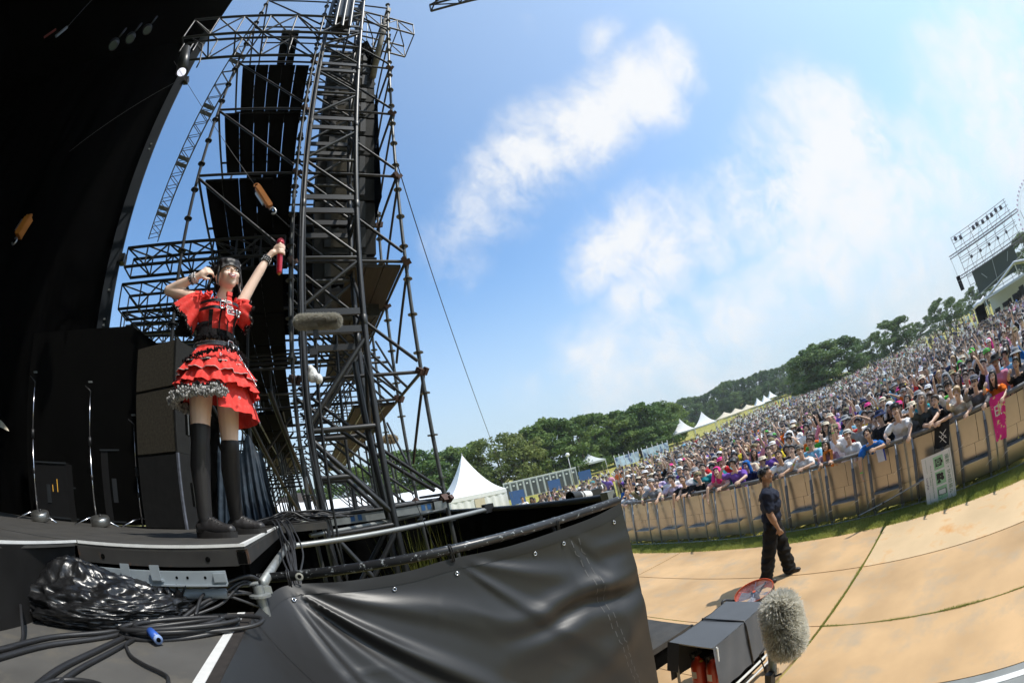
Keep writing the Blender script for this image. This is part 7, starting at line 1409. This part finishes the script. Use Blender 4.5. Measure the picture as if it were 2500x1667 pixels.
# fan lying tilted behind the cart
fn = thing('stage_fan', 'round orange-rimmed fan with wire guard tilted upward behind the cart', 'fan', (4.27, 3.02, 0)); fc = Vector((4.27, 3.0, .45)); fnm = Vector((-.20, .02, .98)).normalized(); fr_ = fnm.to_track_quat('Z', 'Y').to_matrix(); fo_ = mat('fan_orange', (.62, .085, .02), .4); 
MB().lathe([(.255, -.09), (.262, 0), (.258, .05)], fc, 40, 0, fr_).build('rim_outside', rubber, fn, True); MB().lathe([(.252, .05), (.258, .052), (.250, 0), (.245, -.09)], fc, 40, 0, fr_).build('rim_inside', fo_, fn, True)
for k in range(1, 17): MB().path([fc + fr_ @ Vector((.0148 * k * math.cos(a), .0148 * k * math.sin(a), .035)) for a in np.linspace(0, 6.283, 33)], .0016, 4).build('guard_ring', chrome, fn)
for k in range(6): MB().tube(fc + fr_ @ Vector((.05 * math.cos(k * 1.047), .05 * math.sin(k * 1.047), .038)), fc + fr_ @ Vector((.25 * math.cos(k * 1.047), .25 * math.sin(k * 1.047), .038)), .0025, 5).build('guard_spoke', chrome, fn)
for k in range(4):
    a = k * 1.571 + .3; MB().grid([[fc + fr_ @ Vector((r_ * math.cos(a + s_), r_ * math.sin(a + s_), -.02 - .06 * s_)) for s_ in (-.35, 0, .35)] for r_ in (.05, .14, .225)]).build('blade', mat('fan_blade', (.28, .27, .27), .4), fn, True)
MB().lathe([(.002, .03), (.05, .02), (.05, -.12), (.002, -.13)], fc, 16, 0, fr_).build('motor', rubber, fn, True); MB().lathe([(.002, .043), (.022, .041), (.022, .038)], fc, 14, 0, fr_).build('badge', fo_, fn)
MB().path(catmull([fc + Vector((-.1, .26, -.05)), fc + Vector((-.24, .33, .02)), fc + Vector((-.30, .28, -.14)), fc + Vector((-.28, .22, -.42))], 8), .018, 8).build('carry_handle', rubber, fn, True)
for s in (-1, 1): MB().path([fc + fr_ @ Vector((.0, .26 * s, 0)), (fc.x, fc.y + .27 * s, .02), (fc.x + .25, fc.y + .27 * s, .02)], .014, 8).build('foot_frame', rubber, fn, True)
# step deck and stacked plastic trestles beyond the tarpaulin
dk = thing('step_deck', 'low black deck on the ground beside the tarpaulin', 'deck', (3.3, 3.9, 0)); MB().bx(2.85, 3.60, 3.52, 4.5, .26, .34).build('deck_top', deck_black, dk); MB().bx(2.9, 3.56, 3.56, 4.46, .0, .255).build('deck_base', soot, dk); MB().bx(3.6, 3.625, 3.5, 3.54, .2, .335).build('corner_plate', rust, dk)
ps_ = mat('black_plastic', (.02, .02, .021), .45, 0, .1, 20)
for k in range(2):
    o = thing('plastic_crate', ['black slotted plastic crate at the bottom of the stack by the tarpaulin', 'black slotted plastic crate on top of the stack by the tarpaulin'][k], 'crate', (3.03, 4.05, .345 + .50 * k)); 
    for z0, z1 in ((0, .10), (.38, .48)): MB().bx(-.22, .22, -.16, .16, z0, z1).build('rim', ps_, o, False, True)
    for x_ in (-.2, -.06, .08, .2): MB().bx(x_ - .03, x_ + .03, -.155, .155, .102, .378).build('side_rib', ps_, o, False, True)
# telephoto lens of a hidden photographer, on a monopod
lz = thing('camera_lens', 'big white telephoto lens with black hood pointing over the tarpaulin rail', 'camera', (2.6, 3.85, 0)); p = at(1392, 1215, 4.55); q = at(1436, 1208, 4.75); ax = (q - p).normalized()
MB().tube(p, p + ax * .13, .068, 24, .060, cap=False).build('hood', rubber, lz, True); MB().lathe([(.058, .0), (.002, .003)], p + ax * .06, 24, 0, ax.to_track_quat('Z', 'Y').to_matrix()).build('front_glass', mat('lens_glass', (.01, .012, .014), .05, spec=1), lz); MB().tube(p + ax * .13, p + ax * .30, .056, 24, .046).build('barrel', tentw, lz, True); MB().tube(p + ax * .16, p + ax * .175, .0575, 24).build('barrel_ring', rubber, lz, True); MB().box(p + ax * .38, (.12, .09, .11)).build('camera_body', rubber, lz); e_ = p + ax * .22; bar('monopod', e_, (e_.x, e_.y, 0), .014, black_steel, lz)
MB().bx(e_.x - .2, e_.x + .2, e_.y - .2, e_.y + .2, 0, .02).build('foot_plate', rubber, lz)
# towels and flags on the rail
tw = bpy.data.objects.new('hand_towel', MB().grid([[(BX + .12 - .02 * k + .01 * math.sin(j * 1.3), .62 + .04 * j + .02 * k, 1.24 - .10 * k + .008 * math.sin(j * 2)) for j in range(9)] for k in range(5)]).mesh('hand_towel', mat('black_towel', (.013, .013, .014), .9, 0, .1), True)); C.objects.link(tw); tag(tw, 'black towel with white scrawl hanging over the barrier rail', 'towel')
b = MB(); 
for (x0, y0, x1, y1) in ((.70, 1.12, .83, 1.02), (.83, 1.12, .72, .98), (.72, 1.03, .86, .95), (.86, 1.05, .74, .90)): b.add([(BX + .04 + .02 * (y0 - .9), x0, y0), (BX + .04 + .02 * (y0 - .9), x0 + .02, y0), (BX + .04 + .02 * (y1 - .9), x1 + .02, y1), (BX + .04 + .02 * (y1 - .9), x1, y1)], [(0, 1, 2, 3)])
o = b.build('scrawl', mat('towel_white', (.7, .7, .7), .8), tw); o.location = (-.035, 0, 0); o['kind'] = 'stuff'
pk = mat('pink_towel', (.72, .03, .25), .85, 0, .2, 6, col2=((.75, .70, .30), 1.6, .56, .60)); 
tw2 = bpy.data.objects.new('printed_towel', MB().grid([[(BX + .13 - .022 * k - .012 * math.sin(j * 1.6 + k), -.62 + .045 * j * (1 - .05 * k) + .015 * k, 1.27 - .10 * k) for j in range(9)] for k in range(8)]).mesh('printed_towel', pk, True)); C.objects.link(tw2); tag(tw2, 'pink printed towel with large white letters draped over the barrier', 'towel')
cu = bpy.data.curves.new('t', 'FONT'); cu.body = 'E!'; cu.size = .24; cu.extrude = .001; o = bpy.data.objects.new('t', cu); C.objects.link(o); bpy.context.view_layer.update(); me = bpy.data.meshes.new_from_object(o.evaluated_get(bpy.context.evaluated_depsgraph_get())); bpy.data.objects.remove(o); me.materials.clear(); me.materials.append(MATS['towel_white']); o = bpy.data.objects.new('lettering', me); C.objects.link(o); o.parent = tw2; o['kind'] = 'stuff'; o.matrix_local = Matrix(((0, .14, -1, BX + .02), (-1, 0, 0, -.32), (0, 1, .14, .96), (0, 0, 0, 1)))
tw3 = bpy.data.objects.new('hand_towel', MB().grid([[(BX + .12 - .02 * k, 2.05 + .03 * j - .01 * k, 1.24 - .07 * k) for j in range(7)] for k in range(5)]).mesh('hand_towel', mat('white_towel', (.62, .64, .70), .9, 0, .1), True)); C.objects.link(tw3); tag(tw3, 'small white towel with blue edge on the rail beside the blue T-shirt', 'towel')
MB().grid([[(BX + .117 - .02 * k, 2.05 + .03 * j - .01 * k, 1.24 - .07 * k) for j in (0, 1)] for k in range(5)]).build('blue_edge', mat('towel_blue', (.04, .07, .4), .9), tw3)
# orange towel and light stick of the woman in pink
v = ray(2016, 1088); w = Vector((0, 0, CAMZ)) + v * (8.08 / v.x); b = MB().path([w + Vector((.02, .09, -.14)), w + Vector((-.02, .08, -.28)), w + Vector((-.05, .08, -.40))], .035, 8).path([w + Vector((.02, -.09, -.14)), w + Vector((-.03, -.08, -.28)), w + Vector((-.06, -.08, -.42))], .035, 8).path([w + Vector((.02, .09, -.14)), w + Vector((.09, 0, -.11)), w + Vector((.02, -.09, -.14))], .035, 8)
tag(b.build('neck_towel', mat('orange_towel', (.72, .24, .04), .9, 0, .1), None, True), 'orange towel round the neck of the woman in pink', 'towel')
ls = thing('light_stick', 'pale pink light stick held by the woman in pink', 'light stick', tuple(w + Vector((-.12, .12, -.36)))); MB().tube((0, 0, 0), (-.02, .03, .12), .014, 8).build('handle', tentw, ls, True, True); MB().tube((-.02, .03, .12), (-.05, .08, .30), .014, 8).build('tube', mat('stick_pink', (.75, .45, .58), .4), ls, True, True)

# ================================================================ bag and cables on the low platform
bagm = mat('bin_bag', (.010, .010, .0105), .30, 0, .2, 12, spec=.6, bump=.45, bscale=22)
b = MB(); n1, n2 = 170, 90; from mathutils import noise as mn
Pb = []
for i in range(n2 + 1):
    row_ = []
    for j in range(n1 + 1):
        a_ = 2 * math.pi * j / n1; e_ = math.pi * i / n2; q = Vector((math.cos(a_) * math.sin(e_), math.sin(a_) * math.sin(e_), math.cos(e_)))
        pk_ = .55 * math.exp(-((q.x + .25) ** 2 + q.y ** 2) / .25) * max(0, q.z)          # gathered hump
        nn = 0; fr = 1.6
        for o_, amp_ in enumerate((.7, 1.1, .9, .45, .2)): nn += amp_ * (1 - 2.2 * abs(mn.noise(Vector((q.x * fr * .8, q.y * fr, q.z * fr)) + Vector((3.1 * o_, 1.7, 0))))); fr *= 1.95
        s_ = 1 + .085 * nn; P0 = Vector((q.x * .37 * s_, q.y * .20 * s_, max(-.02, (q.z * .085 + .035) * (1 + pk_) * s_ + .015))); row_.append(P0)
    Pb.append(row_)
BG = Vector((-.985, 1.55, LZ)); rb = Matrix.Rotation(R(22), 3, 'Z'); bo = thing('bin_bag', 'crumpled shiny black plastic bag lying on the low platform', 'bag', tuple(BG))
MB().grid([[BG + rb @ q for q in row_] for row_ in Pb]).build('bag_skin', bagm, bo, True)
kn = BG + rb @ Vector((.35, -.02, .05)); MB().grid([[kn + Vector(((.03 + .05 * t_ * (1 + .5 * math.sin(5 * a_))) * math.cos(a_) * .8, (.02 + .04 * t_) * math.sin(a_), .0 + .07 * t_ + .02 * math.sin(7 * a_) * t_)) for a_ in np.linspace(0, 6.283, 30)] for t_ in np.linspace(0, 1, 6)]).build('bag_neck', bagm, bo, True)
def cable(label, pts, r_=.0085, m=rubber, k=8, name='cable'): return tag(MB().path(catmull(pts, k), r_, 8).build(name, m, None, True), label, 'cable')
co = thing('coiled_cable', 'coil of thick black cable with a blue connector', 'cable', (-.56, 1.43, LZ))
for k in range(8):
    rx, ry = random.uniform(.15, .215), random.uniform(.075, .10); cx, cy = random.gauss(-.56, .012), random.gauss(1.435, .008); ph = random.random() * 6
    MB().path([(cx + rx * math.cos(a_) * .98 + ry * .3 * math.sin(a_), cy + ry * math.sin(a_) + rx * .38 * math.cos(a_), LZ + .010 + .010 * (k % 4) + .004 * math.sin(a_ * 2 + ph)) for a_ in np.linspace(0, 6.283, 49)], .0088, 8).build('loop', rubber, co, True)
bl = mat('connector_blue', (.03, .10, .42), .4); p = onz(378, 1552, LZ + .03); q = onz(392, 1566, LZ + .02); ax = (q - p).normalized(); MB().tube(p - ax * .03, p + ax * .02, .017, 14).build('connector', bl, co, True); MB().tube(p + ax * .02, p + ax * .026, .0175, 14).build('connector_ring', mat('pale_blue_ring', (.25, .35, .6), .4), co, True); MB().tube(p + ax * .0262, p + ax * .027, .009, 12).build('socket', soot, co, True)
L2 = LZ + .010
G_ = lambda x, y, dz=0: onz(x, y, L2) + Vector((0, 0, dz))
cable('thick cable leaving the picture edge and climbing to the stage corner', [G_(-60, 1600), G_(120, 1555), G_(300, 1535), G_(395, 1500, .01), (-.62, 1.78, 2.36), (-.44, 1.86, 2.42), (-.33, 1.92, 2.425), (-.30, 2.1, 2.36), (-.3, 2.2, 2.2)], .0085)
cable('second thick cable climbing to the stage corner beside the first', [G_(-60, 1620), G_(110, 1575), G_(300, 1545), G_(400, 1510, .02), (-.60, 1.74, 2.36), (-.42, 1.83, 2.425), (-.31, 1.90, 2.43), (-.28, 2.05, 2.3)], .0085)
cable('long cable crossing the low platform towards the bottom edge', [G_(40, 1720), G_(140, 1635), G_(250, 1580), G_(330, 1540), G_(390, 1500, .01), (-.66, 1.72, 2.34), (-.5, 1.82, 2.4), (-.36, 1.9, 2.41)], .009)
cable('thinner cable running beside the long one on the platform', [G_(90, 1720), G_(180, 1640), G_(280, 1585), G_(335, 1552), G_(372, 1512, .01), (-.72, 1.66, 2.33)], .007)
cable('looped cable drooping near the bottom edge of the platform', [G_(306, 1572), G_(318, 1598), G_(350, 1620), G_(392, 1640), G_(410, 1655), G_(400, 1685), G_(330, 1720)], .006)
cable('loose cable end curling up beside the black skirt', [G_(-40, 1590), G_(30, 1578), G_(55, 1560), onz(52, 1500, L2 + .05), onz(50, 1475, L2 + .06)], .007)
cable('flat cable passing the bottom edge of the picture', [G_(60, 1690), G_(140, 1660), G_(230, 1665), G_(300, 1700)], .007)
cable('wide cable loop over the white tape', [(-.62, 1.50, 2.33), (-.42, 1.60, 2.33), (-.28, 1.58, 2.325), (-.30, 1.50, 2.315), (-.5, 1.40, 2.32), (-.66, 1.36, 2.32)], .0088)
for k in range(5): e1, e2, e3 = random.gauss(0, .03), random.gauss(0, .03), random.gauss(0, .02); cable(['upper black cable', 'second black cable', 'third black cable', 'fourth black cable', 'lowest black cable'][k] + ' of the bundle bent down at the stage corner', [(-.66 + .03 * k, 1.58 + e1, 2.312 + .006 * k), (-.48 + e2, 1.74 + e1, 2.35 + .02 * e3 + .012 * k), (-.37 + .012 * k, 1.86 + e3, 2.41 - .02 * k + e3), (-.30 + e2 * .6, 1.98, 2.36 - .03 * k), (-.25 + e1, 2.2, 2.2)], .006 + .001 * (k % 3))
# bundle hanging over the stage side and pile of cables behind the singer
hb = thing('cable_bundle', 'bundle of grey cables hanging down past the stage corner', 'cable', (-.2, 3.0, 2.5))
for k in range(12):
    o_ = .012 * (k - 6) / 2 + random.gauss(0, .012); e1, e2, e3 = random.gauss(0, .03), random.gauss(0, .02), random.gauss(0, .02); MB().path(catmull([(-.45 + o_, 3.9 + .05 * k, SZ + .02), (-.26 + o_, 3.25 + .02 * k + e1, SZ + .03 + abs(e2)), (-.18 + o_ + e3, 2.85 + e1, SZ - .06 + e2), (-.165 + o_ * .8 + e2, 2.55 + e3, 2.45), (-.15 + o_ * .5, 2.20 + e2 * .5, 2.34), (-.14 + o_ * .8, 2.16, 2.1)], 8), .0055, 6).build('strand', mat('grey_cable', (.03, .03, .032), .5, 0, .2, 20), hb, True)
cpile = thing('cable_pile', 'heap of black cables on the deck behind the singer', 'cable', (-.1, 4.1, SZ))
for k in range(34):
    y0 = random.uniform(3.7, 4.5); x0 = random.uniform(-.62, -.3); MB().path(catmull([(x0 + .16 * j + random.gauss(0, .03), y0 + .02 * j + random.gauss(0, .05), SZ + .015 + random.uniform(0, .10) * math.sin(math.pi * j / 4)) for j in range(5)], 5), .009, 6).build('strand', rubber, cpile, True)
tag(MB().bx(-.30, .12, 3.72, 4.6, SZ - .06, SZ - .004).build('side_board', deck_black), 'dark board carrying the cables behind the singer', 'board')
for k, (x_, x2) in enumerate(((.02, .16), (.10, .22), (.16, .20))): tag(MB().path(catmull([(x_, 4.35, 13), (x_ - .02, 4.3, 8), (x_ + .01, 4.3, 5), (x_ - .01, 4.28, 3.4), (x2, 4.2, 2.0)], 8), .008, 6).build('hanging_cable', rubber, None, True), ['thin cable running down beside the left tower chord', 'middle thin cable hanging down the truss tower', 'thin cable hanging down inside the truss tower'][k], 'cable')
# ================================================================ moist summer air
hzb = MB().bx(-260, 700, -420, 520, -1.2, 90).build('haze', None); hzb.data.materials.clear()
hm_ = bpy.data.materials.new('air'); hm_.use_nodes = True; t = hm_.node_tree; t.nodes.clear(); ou = t.nodes.new('ShaderNodeOutputMaterial'); pv = t.nodes.new('ShaderNodeVolumePrincipled'); pv.inputs['Density'].default_value = .00045; pv.inputs['Color'].default_value = (.90, .95, 1, 1); pv.inputs['Anisotropy'].default_value = .2; t.links.new(pv.outputs[0], ou.inputs['Volume']); hzb.data.materials.append(hm_); tag(hzb, 'thin summer haze over the field', 'haze', kind='stuff'); hzb.display_type = 'BOUNDS'
